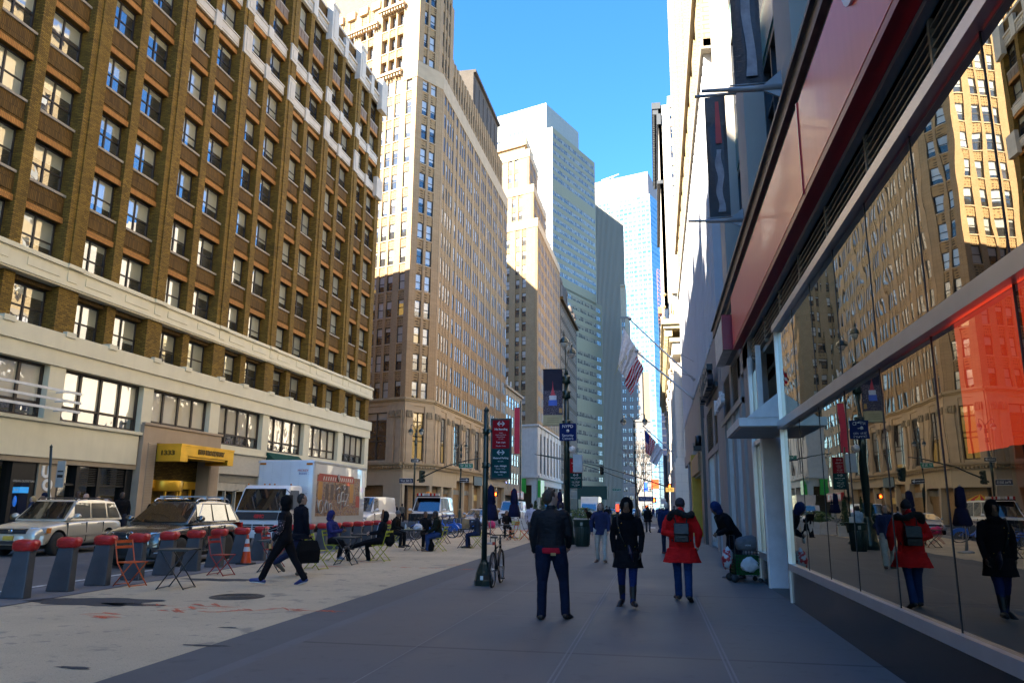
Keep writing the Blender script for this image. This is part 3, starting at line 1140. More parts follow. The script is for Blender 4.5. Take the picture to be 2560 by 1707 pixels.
def tan_tower():
 B = empty('brick_tower', 'tall tan brick tower with a cut corner and patterned panels, over a limestone base', 'building', (*bw(88.8), 0))
 cR = Vector(bw(88.8))
 cL = Vector((-28.6, 85.0))
 SD = -68.5
 MS = facade(cL.x, cL.y, SD, flip=True)
 cd_ = (cR - cL)
 MC = facade(cL.x, cL.y, math.degrees(math.atan2(cd_.x, cd_.y)))
 CL = cd_.length
 mb = MB()
 mb.m = 0
 back = 38
 far = MS @ Vector((44, 0, 0))
 def core(z0, z1, i, e=131.0):
  q = [bw(88.8, 0), bw(e, 0)]
  pS = MS @ Vector((44, -i, 0))
  a1 = MS @ Vector((.3, -i, 0))
  a2 = MC @ Vector((.1, -i, 0))
  a3 = MC @ Vector((CL - .1, -i, 0))
  b1 = bw(89.0, -i)
  b2 = bw(e, -i)
  b3 = bw(e, -26)
  plan_wall(mb, [(b2[0], b2[1]), (b1[0], b1[1]), (a3.x, a3.y), (a2.x, a2.y), (a1.x, a1.y), (pS.x, pS.y), (pS.x - 2, pS.y + 14), (b3[0] - 10, b3[1])], z0, z1)
 core(0, 57.0, .5)
 W = Windows(B, m_frame, g_office, cols=1, rows=2, bar=.09, depth=.07, mids=[.5], limit=50)
 rows = [(13.95 + 3.31 * i, 2.05) for i in range(13)]
 hi = [(13.95 + 3.31 * i, 2.05) for i in range(16)]
 # south face
 cs = [(.75, .95)]
 s = 2.65
 while s < 40:
  cs += [(s, .95), (s + 1.32, .95), (s + 2.64, .95)]
  s += 4.9
  cs += [(s, .95)] if False else []
 wall_grid(mb, W, MS, 0, 44, 13.75, 57.2, cs, rows, dw=-.22, dp=0, ds=-.1, mull=.0, back=-.5, lintel=None, sill=2)
 wall_grid(mb, W, MC, 0, CL, 13.75, 57.2, [(1.0, .98), (2.42, .98)], rows, dw=-.22, dp=0, ds=-.1, mull=0.0, back=-.5, sill=2)
 cb = [(89.7, .85)]
 cb += [(91.15, .8), (92.35, .8), (93.55, .8), (95.6, .9)]
 s = 97.55
 while s < 129:
  cb += [(s, .8), (s + 1.2, .8), (s + 2.4, .8)]
  s += 4.35
 g_dim = pane_mat('dim_office_glass', blind=(.34, .35, .34), dark=(.010, .010, .010), share=.35, refl=.06, cap=.14)
 WB = Windows(B, m_frame, g_dim, cols=1, rows=2, bar=.07, depth=.03, mids=[.5], limit=50)
 wall_grid(mb, WB, BW, 88.8, 131, 13.75, 57.2, cb, rows, dw=-.07, dp=.02, ds=-.03, mull=.0, back=-.5)
 WB.build()
 # upper storeys, set back at the corner
 MS2 = MS @ Matrix.Translation((0, -.55, 0))
 MC2 = MC @ Matrix.Translation((0, -.55, 0))
 core(57.0, 63.8, 1.3, 131.0)
 core(63.8, 78, 1.3, 96.5)
 rows2 = [(57.0 + .02 + 3.31 * i + .0, 2.05) for i in range(6)]
 rows2 = [(57.05 + 3.31 * i, 2.1) for i in range(6)]
 wall_grid(mb, W, MS2, 0, 6.9, 57.2, 80, [(2.7, 1.05), (4.05, 1.05), (5.4, 1.05)], rows2, dw=-.25, dp=.45, ds=.35, mull=.45, back=-.6, sill=2)
 wall_grid(mb, W, MS2, 6.9, 44, 57.2, 68.1, [(8.0, 1), (9.35, 1), (11.6, 1), (12.95, 1), (15.2, 1), (16.5, 1)], rows2[:3], dw=-.25, dp=.4, ds=.3, mull=.4, back=-.6, sill=2)
 wall_grid(mb, W, MC2, .35, CL - .35, 57.2, 80, [(1.05, .98), (2.4, .98)], rows2, dw=-.25, dp=.0, ds=-.1, mull=0, back=-.6, sill=2)
 BW2 = BW @ Matrix.Translation((0, -1.0, 0))
 wall_grid(mb, W, BW2, 89.4, 96.5, 57.2, 72.5, [(91.2, .9), (92.6, .9), (94, .9)], rows2[:5], dw=-.25, dp=0, ds=-.1, mull=.0, back=-.5)
 wall_grid(mb, W, BW2, 96.5, 131, 57.2, 64.6, [(97 + 1.45 * i, .9) for i in range(23)], rows2[:2], dw=-.25, dp=0, ds=-.1, mull=.0, back=-.5)
 mb.xf = BW2
 mb.m = 0
 mb.box(96.5, 131, -20, -.5, 57.0, 64.2)
 mb.xf = Matrix.Identity(4)
 wall = mb.build('wall', [m_tan, m_pat, m_lime], B)
 # flat stone bands over the corners
 c = MB()
 c.xf = MS
 c.box(0, 2.3, -.4, .06, 55.2, 57.45)
 c.xf = MC
 c.box(-.02, CL + .02, -.4, .06, 55.2, 57.45)
 c.xf = BW
 c.box(88.8, 131.1, -.4, .07, 55.0, 57.3)
 # corbelled balcony ledges
 c.xf = MS
 for a, b_, z in ((2.45, 6.8, 56.6), (6.9, 13.5, 65.0), (2.4, 6.8, 66.4)):
  c.box(a, b_, 0, .55, z, z + .35)
  n = int((b_ - a) / .45)
  for k in range(n):
   x0 = a + .1 + k * (b_ - a - .2) / n
   c.box(x0, x0 + .18, 0, .4, z - .45, z)
 for s in range(7):                                # stepped parapet of the left wing
  c.box(6.9 + s * 2.3, 8.4 + s * 2.3, -.4, .12, 67.6, 68.7)
 c.build('cornice', m_lime, B)
 r = MB()
 r.box(-92, -61, 103, 141, 0, 86)  # unseen mass added behind the tower to throw shade on the setback tower
 r.build('shade_mass', m_tan, B)
 # dark penthouse further up the street
 p = MB(BW)
 p.box(112, 131, -14, -2.0, 64.5, 72)
 p.box(112, 131.2, -14.2, -1.6, 72, 72.5)
 for k in range(6):
  p.box(113 + k * 3, 114.5 + k * 3, -2.0, -1.9, 66, 71)
 p.build('penthouse', brick('dark_grey_brick', (.10, .085, .07), (.14, .12, .10), (.08, .07, .06)), B)
 W.build()
 # limestone base: tall two-storey windows between pilasters, shop floor below
 W2 = Windows(B, m_bronze, pane_mat('base_window_glass', blind=(.5, .5, .46), share=.6, refl=.16, lit=.25), cols=2, rows=4, bar=.12, depth=.1, mids=[.40, .50, .80])
 b = MB()
 core_b = MB()
 rowsb = [(6.75, 5.6)]
 wall_grid(b, W2, MS, 0, 44, 6.4, 13.1, [(2.5 + 6.0 * i, 3.4) for i in range(6)], rowsb, dw=-.2, dp=.12, ds=0, back=-.5, mp=0, ms=0)
 wall_grid(b, W2, MC, 0, CL, 6.4, 13.1, [(1.3, 1.75)], rowsb, dw=-.2, dp=.12, ds=0, back=-.5, mp=0, ms=0)
 cbb = [(91.7, 2.4), (97.9, 3.4), (103.5, 3.3), (108.9, 3.5), (114.3, 3.4), (119.7, 3.4), (125.1, 3.4)]
 wall_grid(b, W2, BW, 88.8, 131, 6.4, 13.1, cbb, rowsb, dw=-.2, dp=.12, ds=0, back=-.5, mp=0, ms=0)
 for M, L, off in ((MS, 44, 0), (MC, CL, 0), (BW, 131, 88.8)):
  b.xf = M
  b.m = 0
  b.box(off, L, -.5, .10, 13.1, 13.75)
  # pilasters with carved heads
 for M, xs in ((MS, (.25, 1.35, 6.2, 7.7)), (MC, (.25, 3.35)), (BW, (89.1, 90.4, 94.5, 96.6, 101.5, 102.6, 107, 108, 112.5, 113.5, 118, 119))):
  b.xf = M
  for x in xs:
   b.box(x, x + .75, .12, .22, 6.7, 11.7)
   b.box(x - .05, x + .8, .12, .28, 6.45, 6.9)
   b.m = 1
   for k in range(4):
    b.box(x - .06 + k * .215, x + .12 + k * .215, .12, .34 + .04 * (k % 2), 11.7, 12.2)
    b.box(x - .02 + k * .2, x + .12 + k * .2, .12, .30, 12.2, 12.45)
   b.m = 0
 b.xf = Matrix.Identity(4)
 b.build('base', [m_lime, stone('carved_limestone', (.36, .28, .17), stain=.5)], B)
 c = MB()
 for M, s0, s1 in ((MS, -.12, 44), (MC, -.2, CL + .2), (BW, 88.6, 131.1)):
  c.xf = M
  c.box(s0, s1, -.3, .35, 13.72, 13.98)
  c.box(s0, s1, -.3, .22, 13.55, 13.72)
  c.box(s0, s1, -.3, .60, 6.22, 6.44)
  c.box(s0, s1, -.3, .42, 6.05, 6.22)
  n = int((s1 - s0) / .42)
  for k in range(n):
   x0 = s0 + k * .42
   c.box(x0, x0 + .2, .2, .5, 5.82, 6.05)
 c.build('cornice', m_corn, B)
 W2.build()
 f = MB()
 f.m = 0
 for M, s0, s1 in ((MS, 0, 44), (MC, -.05, CL + .05), (BW, 88.8, 99.5)):
  f.xf = M
  f.box(s0, s1, -.45, .16, 3.9, 5.85)
 f.xf = BW
 f.box(99.5, 108.4, -.45, .18, 4.85, 5.85)
 f.box(112.9, 131, -.45, .2, 4.7, 5.85)
 for a in (92.6, 97.3, 102.9, 108.2, 113.2, 118, 124, 130.2):
  f.box(a, a + .8, -.45, .14, 0, 4.9)
 f.xf = MS
 for a in (0, 6, 12, 18):
  f.box(a, a + (2.6 if a == 0 else 1.0), -.45, .14, 0, 3.9)
 f.xf = MC
 f.box(0, .35, -.45, .14, 0, 3.9)
 f.box(CL - .35, CL, -.45, .14, 0, 3.9)
 f.xf = BW
 f.m = 1
 f.box(108.3, 113.1, -.45, .35, 4.55, 5.9)
 f.m = 2
 f.box(88.8, 131, -1.2, -1.0, 0, 5)
 f.xf = MS
 f.box(0, 44, -1.2, -1.0, 0, 4)
 f.xf = MC
 f.box(0, CL, -1.2, -1.0, 0, 4)
 f.xf = BW
 f.m = 3
 f.box(109.3, 112.3, -.3, -.2, 2.4, 3.2)
 f.m = 4
 for a, b_ in ((93.4, 97.3), (98.1, 102.9), (103.7, 108.2)):
  f.box(a, b_, -.5, -.4, 3.1, 3.7)
  f.box(a, b_, -.9, -.8, .4, 2.9)
 f.build('storefront', [stone('painted_fascia', (.52, .42, .28), stain=.12), m_bronze, plain('shop_dark', (.04, .032, .025), .3, var=.6, scale=.8), m_gold, plain('shop_grey', (.20, .2, .19), .3, var=.7, scale=.8)], B)

tan_tower()

# ------------------------------------------------------------------ low seven-storey infill with phone masts
def low_infill():
 B = empty('infill_building', 'low beige infill building with phone masts on its roof, between two taller brick blocks', 'building', (*bw(131.3), 0))
 mb = MB()
 plan_wall(mb, [bw(131.2, -.6), bw(147, -.6), bw(147, -20), bw(131.2, -20)], 0, 21.6)
 W = Windows(B, m_frame, g_office, cols=1, rows=2, bar=.09, depth=.08)
 wall_grid(mb, W, BW, 131.2, 147, 4.6, 22.2, [(132.2 + 2.55 * i, 1.5) for i in range(6)], [(5.5 + 3.35 * i, 2.1) for i in range(5)], dw=-.08, dp=0, ds=-.03, back=-.6)
 mb.xf = BW
 mb.box(131.2, 147.2, -.6, .3, 22.2, 22.6)
 mb.box(131.2, 147, -.6, .1, 3.6, 4.6)
 mb.m = 2
 mb.box(131.2, 147, -.9, -.7, 0, 3.6)
 mb.build('wall', [stone('beige_stone', (.42, .32, .2)), m_lime, m_black], B)
 a = MB(BW)
 for k in range(7):
  x = 136 + k * 1.1
  a.tube([(x, -1.5 - (k % 3) * .5, 22), (x, -1.5 - (k % 3) * .5, 24.6 + (k % 2) * .5)], .06, 6)
  a.box(x - .16, x + .16, -1.5 - (k % 3) * .5 + .06, -1.3 - (k % 3) * .5, 23.0, 24.9 + (k % 2) * .4)
 a.build('antenna', plain('pale_antenna', (.6, .58, .54), .5), B)
 W.build()
 # red-signed shop at its foot
 s = MB(BW)
 s.box(136, 146.6, .2, .5, 3.0, 4.4)
 s.m = 1
 for i in range(8):
  s.box(136.5 + i * 1.2, 137.1 + i * 1.2, .5, .54, 3.3, 4.1)
 s.build('sign_fascia', [plain('red_sign', (.45, .03, .03), .4), plain('white_sign', (.7, .7, .7), .4)], B)
low_infill()

# ------------------------------------------------------------------ sunlit setback tower, next block
def setback_tower():
 B = empty('setback_tower', 'stepped tan brick tower with a white stone base, beyond the cut-corner brick tower', 'building', (*bw(165), 0))
 S0 = 165.0
 MS = facade(*bw(S0), -69, True)
 mb = MB()
 W = Windows(B, m_frame, g_office, cols=1, rows=2, bar=.1, depth=.08, limit=50)
 WB = Windows(B, m_frame, MATS['dim_office_glass'], cols=1, rows=2, bar=.07, depth=.03, limit=50)
 tiers = [  # z0, z1, south wall extent from corner, inset of the corner along the street, end along the street
  (8.2, 66.2, 0.0, 0.0, 38, 30), (66.2, 75.0, 2.0, 2.2, 20, 24), (75.0, 84.5, 4.0, 4.6, 14, 22), (84.5, 88, 7.0, 6.5, 12, 18)]
 for z0, z1, ins, d_, ln, ws in tiers:
  c0 = bw(S0 + d_ * .4, -d_ * .5)
  M1 = facade(c0[0], c0[1], -69, True)
  M2 = facade(c0[0], c0[1], 0.7)
  e1 = M2 @ Vector((ln - d_ * .4, 0, 0))
  e2 = M1 @ Vector((ws, 0, 0))
  n1 = M1.to_3x3() @ Vector((0, -.5, 0))
  n2 = M2.to_3x3() @ Vector((0, -.5, 0))
  k = Vector((c0[0], c0[1], 0)) + n1 + n2
  mb.m = 0
  plan_wall(mb, [(k.x, k.y), (e1.x + n2.x, e1.y), (e1.x - 18, e1.y), (e2.x, e2.y + 12), (e2.x + n1.x, e2.y + n1.y)], z0, z1)
  rows = [(r, 2.1) for r in [20.2 + 3.36 * i for i in range(24)] if r > z0 + .6 and r + 2.5 < z1]
  if z0 < 10:
   rows = [(20.2 + 3.36 * i, 2.1) for i in range(13)]
  cs = []
  x = 3.0
  while x + 3 < ws:
   cs += [(x, 1.1), (x + 1.75, 1.1)]
   x += 4.45
  if rows:
   wall_grid(mb, W, M1, 0, ws, z0 if z0 > 10 else 18.8, z1, cs, rows, dw=-.25, dp=0, ds=-.1, back=-.5)
   cb = []
   x = 1.2
   while x + 3.2 < ln - d_ * .4:
    cb += [(x, .85), (x + 1.25, .85), (x + 2.5, .85)]
    x += 4.6
   wall_grid(mb, WB, M2, 0, ln - d_ * .4, z0 if z0 > 10 else 18.8, z1, cb, rows, dw=-.06, dp=.02, ds=-.03, mull=.0, back=-.5)
  mb.xf = M1
  mb.m = 2
  mb.box(-.1, ws, -.4, .12, z1 - 1.6, z1 + .4)
  mb.xf = M2
  mb.box(-.1, ln - d_ * .4, -.4, .12, z1 - 1.6, z1 + .4)
  mb.xf = Matrix.Identity(4)
 mb.build('wall', [m_tan, m_pat, stone('sunny_stone', (.55, .42, .26))], B)
 W.build()
 WB.build()
 b = MB()
 W2 = Windows(B, m_frame, g_office, cols=2, rows=3, bar=.12, depth=.1)
 wall_grid(b, W2, MS, 0, 30, 8.2, 18.8, [(4.6 + 6.5 * i, 2.4) for i in range(4)], [(8.8, 8.7)], dw=-.25, dp=.1, ds=0, back=-.5, ms=0)
 wall_grid(b, W2, BW, S0, S0 + 38, 8.2, 18.8, [(S0 + 3.6 + 5.2 * i, 2.6) for i in range(7)], [(8.8, 8.7)], dw=-.25, dp=.1, ds=0, back=-.5, ms=0)
 for M, a, e in ((MS, 0, 30), (BW, S0, S0 + 38)):
  b.xf = M
  b.box(a - .2, e, -.4, .4, 18.8, 19.2)
  b.box(a - .3, e, -.4, .6, 7.7, 8.2)
  b.box(a, e, -.4, .2, 6.2, 7.7)
  n = 6
  for i in range(n):
   x = a + (e - a) * i / n
   b.box(x, x + 1.2, -.4, .2, 0, 6.2)
 b.xf = Matrix.Identity(4)
 b.build('base', stone('white_limestone', (.60, .56, .5), stain=.2), B)
 W2.build()
 s = MB(BW)
 s.m = 0
 s.box(S0 - .5, S0 + 4.5, .3, .9, 3.6, 7.2)
 s.m = 1
 s.box(S0 + 7, S0 + 37, -.9, -.7, 0, 6.2)
 s.build('shop_sign', [plain('bright_green_sign', (.04, .42, .05), .3), m_black], B)
 s = MB(MS)
 s.box(2.5, 7.5, .3, .6, 4.5, 7.6)
 s.box(9.2, 9.6, .3, .6, 1, 7.6)
 s.build('green_panel', plain('bright_green_sign', (.04, .42, .05), .3), B)
setback_tower()

# ------------------------------------------------------------------ dark brick block with a green mansard
def mansard_block():
 B = empty('mansard_building', 'dark brown block with a green copper mansard roof and roof turrets', 'building', (*bw(204), 0))
 mb = MB()
 W = Windows(B, m_sill, g_office, cols=1, rows=2, bar=.09, depth=.12)
 plan_wall(mb, [bw(203.5, -.6), bw(243, -.6), bw(243, -22), bw(203.5, -22)], 0, 58)
 wall_grid(mb, W, BW, 203.5, 243, 0, 58, [(205 + 2.6 * i, 1.3) for i in range(14)], [(4.2 + 3.8 * i, 2.3) for i in range(14)], dw=-.08, dp=0, ds=-.02, back=-.6)
 mb.xf = BW
 mb.box(203.4, 243.2, -.6, .8, 57.6, 58.4)
 mb.m = 2
 for a in (207, 219, 233, 240.5):
  mb.box(a, a + 2.2, -2.5, -.1, 58.4, 63 if a < 230 else 61)
  mb.lathe([(1.3, 0), (1.35, .8), (.8, 2.2), (0, 3)], (a + 1.1, -1.2, 63 if a < 230 else 61), 8)
 mb.build('wall', [brick('umber_brick', (.085, .062, .045), (.12, .09, .065), (.07, .055, .04)), m_brownS, stone('umber_stone', (.16, .12, .09))], B)
 r = MB(BW)
 r.loft([[(204, -.3, 64.0), (218, -.3, 64.0), (218, -14, 64.0), (204, -14, 64.0)], [(205.5, -4.5, 72.5), (216.5, -4.5, 72.5), (216.5, -10, 72.5), (205.5, -10, 72.5)]])
 r.build('roof', plain('green_copper', (.05, .17, .12), .6), B)
 c = MB(BW)
 c.box(203.8, 218.2, -14.2, -.2, 58.4, 64)
 c.build('attic', brick('umber_brick', (.1, .08, .06), (.12, .1, .08), (.1, .1, .1)), B)
 W.build()
mansard_block()

# ------------------------------------------------------------------ far towers, square to the avenue grid
m_olive = stone('olive_spandrel', (.33, .30, .19), stain=.06, rough=.7)
m_paleg = stone('pale_marble', (.44, .44, .42), stain=.05, rough=.5)
def ribbon_tower():
 B = empty('ribbon_window_tower', 'pale office tower with bands of ribbon windows and a taller penthouse', 'building', (-39.6, 300, 0))
 ME = facade(-39.6, 300, 21.5)
 MS = facade(-39.6, 300, -69.5, True)
 mb = MB()
 W = Windows(B, m_sill, pane_mat('tower_glass', blind=(.42, .39, .27), dark=(.03, .033, .03), share=.7, refl=.10, cap=.3, warp=.05, tint=(.8, .9, 1)), cols=1, rows=2, bar=.12, depth=.1, mids=[.55])
 def poly(e, s, z0, z1, i=.5):
  a = ME @ Vector((e, -i, 0))
  c = MS @ Vector((s, -i, 0))
  k = ME @ Vector((i, -i, 0))
  plan_wall(mb, [(k.x, k.y), (a.x, a.y), (a.x + c.x - k.x, a.y + c.y - k.y), (c.x, c.y)], z0, z1)
 mb.m = 0
 poly(41, 26, 90, 160)
 poly(46, 26, 0, 91)
 rows = [(156.3 - 3.78 * i, 2.1) for i in range(17)]
 rows = [r for k, r in enumerate(rows) if k not in (6,)]
 rows = sorted(rows)
 cE = [(.35 + 1.44 * i, 1.34) for i in range(28)]
 wall_grid(mb, W, ME, 0, 41, 91, 160.6, cE, rows, dw=-.12, dp=.02, ds=0, back=-.5, ms=0)
 rl = sorted([(88.0 - 3.78 * i, 2.1) for i in range(22) if i not in (5, 12)])
 wall_grid(mb, W, ME, 0, 46.3, 3, 92, [(.35 + 1.44 * i, 1.34) for i in range(31)], rl, dw=-.12, dp=.02, ds=0, back=-.5, ms=0)
 wall_grid(mb, W, MS, 0, 27, 91, 160.6, [(.4 + 2.0 * i, 1.25) for i in range(13)], rows, dw=-.12, dp=.0, ds=0, back=-.5, mp=1, ms=1)
 mb.m = 1
 mb.xf = MS
 mb.box(0, 27, -.5, 0, 60, 91)
 mb.xf = Matrix.Identity(4)
 mb.build('wall', [m_olive, m_paleg], B)
 p = MB()
 p.m = 0
 a, c = ME @ Vector((1.2, -3.2, 0)), ME @ Vector((31, -3.2, 0))
 e, f_ = ME @ Vector((31, -24, 0)), ME @ Vector((-1.0, -27.5, 0))
 plan_wall(p, [(a.x, a.y), (c.x, c.y), (e.x, e.y), (f_.x, f_.y)], 160, 172.6)
 p.xf = MS
 p.m = 1
 p.box(3.0, 27.2, -.9, .05, 160.7, 172.7)
 p.m = 2
 for i in range(11):
  p.box(3.6 + 2.1 * i, 4.8 + 2.1 * i, .05, .08, 158.0 + 3.0, 163.0)
 p.box(13, 14, .05, .08, 168, 170.2)
 p.build('penthouse', [stone('grey_penthouse', (.36, .38, .35)), m_paleg, plain('blue_pane', (.1, .14, .2), .1)], B)
 W.build()
ribbon_tower()

def fin_slab():
 B = empty('fin_slab_tower', 'grey slab tower with close vertical fins', 'building', (-31.9, 440, 0))
 ME = facade(-31.9, 440, 21.5)
 mb = MB()
 mb.xf = ME
 mb.m = 0
 L = 41
 mb.box(-2, L, -25, -.8, 0, 181)
 mb.m = 1
 n = 24
 for i in range(n + 1):
  x = -2 + (L + 2) * i / n
  mb.box(x - .38, x + .38, -.8, .25, 0, 182)
 mb.m = 2
 for k in range(46):
  mb.box(-2, L, -.8, -.72, 3 + k * 3.9, 4.3 + k * 3.9)
 mb.build('facade', [plain('fin_glass', (.045, .05, .055), .15), stone('fin_concrete', (.25, .235, .19), stain=.06), plain('fin_spandrel', (.11, .11, .11), .5)], B)
 mb = MB(ME)
 mb.box(L - .5, L + 9, -20, -1, 0, 60)
 for i in range(5):
  mb.box(L + .5 + i * 2, L + 1.3 + i * 2, -1, .1, 0, 60)
 mb.build('wing', stone('fin_concrete', (.4, .39, .36)), B)
fin_slab()

def glass_tower():
 B = empty('glass_tower', 'tall pale blue glass tower with a slanted mechanical crown', 'building', (0.85, 600, 0))
 t = NT('curtain_glass')
 wv = t.wallvec()
 b = t.n('ShaderNodeTexBrick')
 t.l(wv, b.inputs['Vector'])
 b.inputs['Scale'].default_value = 1
 b.inputs['Brick Width'].default_value = 6.0
 b.inputs['Row Height'].default_value = 3.9
 b.inputs['Mortar Size'].default_value = .12
 b.inputs['Color1'].default_value = (.02, .09, .16, 1)
 b.inputs['Color2'].default_value = (.11, .27, .36, 1)
 b.inputs['Mortar'].default_value = (.40, .50, .54, 1)
 b.inputs['Bias'].default_value = .35
 band = t.math('FRACT', t.math('DIVIDE', t.n('ShaderNodeSeparateXYZ').outputs[2], 3.9))
 sp = t.n('ShaderNodeSeparateXYZ')
 t.l(t.pos(), sp.inputs[0])
 band = t.math('GREATER_THAN', t.math('FRACT', t.math('DIVIDE', sp.outputs['Z'], 3.9)), .55)
 c = t.mix(band, b.outputs['Color'], (.20, .34, .41))
 n = t.noise(wv, .045, 3)
 c = t.mix(t.ramp(n, [(.45, 0.), (.75, .5)]), c, (.30, .42, .48))
 m_cg = t.done(t.pr(col=c, rough=.08, spec=.9, metal=.25).outputs[0])
 MS = facade(.85, 600, -71.2, True)
 ME = facade(.85, 600, 21.0)
 mb = MB()
 a, c_ = MS @ Vector((62, 0, 0)), ME @ Vector((26, 0, 0))
 plan_wall(mb, [(a.x, a.y), (.85, 600), (c_.x, c_.y), (c_.x + a.x, c_.y + a.y - 600)], 0, 253)
 mb.build('shaft', m_cg, B)
 mb = MB()
 k = MS @ Vector((1.5, -1, 0))
 a = MS @ Vector((60, -1, 0))
 c_ = ME @ Vector((24, -1, 0))
 q = [(a.x, a.y), (k.x, k.y), (c_.x, c_.y), (c_.x + a.x, c_.y + a.y - 600)]
 mb.loft([[(x, y, 253) for x, y in q], [(x, y, h) for (x, y), h in zip(q, (273, 273.5, 262, 262))]])
 mb.m = 0
 mb.build('crown', stone('pink_mechanical_screen', (.36, .31, .30), stain=.05), B)
 mb = MB(MS)
 for i in range(16):
  mb.box(3.8 * i - .05, 3.8 * i + .1, -.05, .12, 0, 253)
 mb.build('mullion', plain('pale_mullion', (.6, .66, .68), .3), B)
 mb = MB(MS)
 mb.tube([(36, -10, 272), (36, -10, 279)], .7, 8)
 mb.tube([(46, -10, 278), (30, -10, 280.5)], .6, 6)
 mb.build('crane_arm', plain('white_crane', (.75, .75, .75), .4), B)
glass_tower()

def grey_stepped():
 B = empty('stepped_building', 'grey brown stepped building in shade with lit yellow windows, at the end of the avenue', 'building', (-14.5, 330, 0))
 M1 = facade(-14.2, 330, 90)
 M1 = Matrix(((1, 0, 0, -14.2), (0, -1, 0, 330), (0, 0, 1, 0), (0, 0, 0, 1)))
 mb = MB()
 W = Windows(B, m_frame, g_office, cols=1, rows=2, bar=.1, depth=.08)
 mb.xf = M1
 for x0, x1, z0, z1, d in ((0, 12.2, 0, 38, 0), (.2, 9.2, 38, 68, -1.5), (.4, 4.2, 68, 84, -3), (.6, 2.8, 84, 99, -4)):
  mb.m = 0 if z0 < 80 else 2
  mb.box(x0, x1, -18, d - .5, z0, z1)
  n = int((x1 - x0) / 2.3)
  cols = []
  for i in range(n):
   cols += [(x0 + .45 + i * (x1 - x0) / n, .7), (x0 + 1.3 + i * (x1 - x0) / n, .7)]
  rows = [(z0 + 1.2 + 3.5 * i, 1.9) for i in range(int((z1 - z0 - 2) / 3.5))]
  if z0 < 70:
   wall_grid(mb, W, M1 @ Matrix.Translation((0, d, 0)), x0, x1, z0, z1, cols, rows, dw=-.2, dp=0, ds=-.05, back=-.6, mp=2 if z0 > 66 else 0, ms=0)
  mb.xf = M1
  mb.box(x0 - .1, x1 + .1, -.5 + d, d + .25, z1 - .6, z1 + .2)
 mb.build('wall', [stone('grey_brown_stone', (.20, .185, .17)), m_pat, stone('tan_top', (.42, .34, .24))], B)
 mb = MB(M1)
 mb.box(9.3, 12.2, -18, -2, 38, 59)
 mb.build('annex', stone('brown_annex', (.30, .22, .13)), B)
 W.build()
grey_stepped()

def dark_tower():
 B = empty('unfinished_tower', 'dark blue tower under construction with an orange hoist up its side', 'building', (3.5, 450, 0))
 mb = MB()
 mb.box(3.6, 9, 450, 470, 0, 114)
 mb.m = 1
 for k in range(29):
  mb.box(3.5, 9, 449.8, 450, 2 + k * 4, 2.5 + k * 4)
 mb.m = 0
 mb.build('shaft', [plain('navy_glass', (.012, .015, .035), .25), plain('slab_edge', (.05, .05, .06), .6)], B)
 mb = MB()
 for x in (3.6, 5.6):
  for y in (449, 451):
   mb.tube([(x, y, 108), (x, y, 141)], .1, 5)
 for k in range(14):
  z = 108 + k * 2.4
  mb.tube([(3.6, 449, z), (5.6, 449, z + 1.2), (3.6, 449, z + 2.4)], .08, 4)
 for k in range(6):
  mb.box(5.8, 8.6, 449.5, 452, 114 + k * 3.4, 114.6 + k * 3.4)
 mb.box(3.6, 8.8, 448.8, 449.4, 114, 118)
 mb.build('hoist', plain('rust_orange_steel', (.42, .16, .07), .6), B)
dark_tower()
# ------------------------------------------------------------------ right-hand side of the street
RW = facade(2.2, 0, 0, flip=True)          # x along the street, y towards the street, z up
m_alu = plain('brushed_aluminium', (.55, .57, .60), .32, .75, var=.06)
m_alud = plain('grey_metal_panel', (.30, .31, .325), .5, .3, var=.1)
m_conc = stone('grey_rendered_pier', (.33, .325, .32), stain=.2)
m_beige = stone('beige_rendered_pier', (.56, .50, .42), stain=.12)
m_marble = plain('polished_black_granite', (.008, .010, .012), .22, 0, .35, var=.4, scale=14)
m_red = NT('red_sign_panel')
t = m_red
wv = t.wallvec()
ribs = t.math('FRACT', t.math('MULTIPLY', t.n('ShaderNodeSeparateXYZ').outputs[0], 1))
sp = t.n('ShaderNodeSeparateXYZ')
t.l(t.pos(), sp.inputs[0])
st_ = t.noise(t.mapping(wv, (9, .05, 1)), 1.0, 4, .6)
c = t.mix(st_, (.76, .02, .03), (.86, .05, .06))
m_red = t.done(t.pr(col=c, rough=.34, spec=.35, coat=.06).outputs[0])
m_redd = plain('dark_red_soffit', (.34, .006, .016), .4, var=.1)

# street-mirroring shop glass with a slight warp in every sheet
t = NT('mirror_shop_glass')
p = t.pos()
wv = t.wallvec()
n1 = t.noise(t.mapping(wv, (.55, .5, 1)), 1.0, 2, .5, .8)
n2 = t.noise(t.mapping(wv, (1.8, .8, 1)), 1.0, 2, .5)
h = t.math('ADD', n1, t.math('MULTIPLY', n2, .25))
g = t.n('ShaderNodeBsdfGlossy')
g.inputs['Roughness'].default_value = 0.0
g.inputs['Color'].default_value = (.86, .80, .66, 1)
bb = t.n('ShaderNodeBump')
t.l(h, bb.inputs['Height'])
bb.inputs['Strength'].default_value = .045
bb.inputs['Distance'].default_value = .05
t.l(bb.outputs['Normal'], g.inputs['Normal'])
tr = t.n('ShaderNodeBsdfTransparent')
tr.inputs[0].default_value = (.42, .42, .40, 1)
ms = t.n('ShaderNodeMixShader')
t.l(t.math('MINIMUM', t.schlick(.42), .9), ms.inputs[0])
t.l(tr.outputs[0], ms.inputs[1])
t.l(g.outputs[0], ms.inputs[2])
m_mirror = t.done(ms.outputs[0])

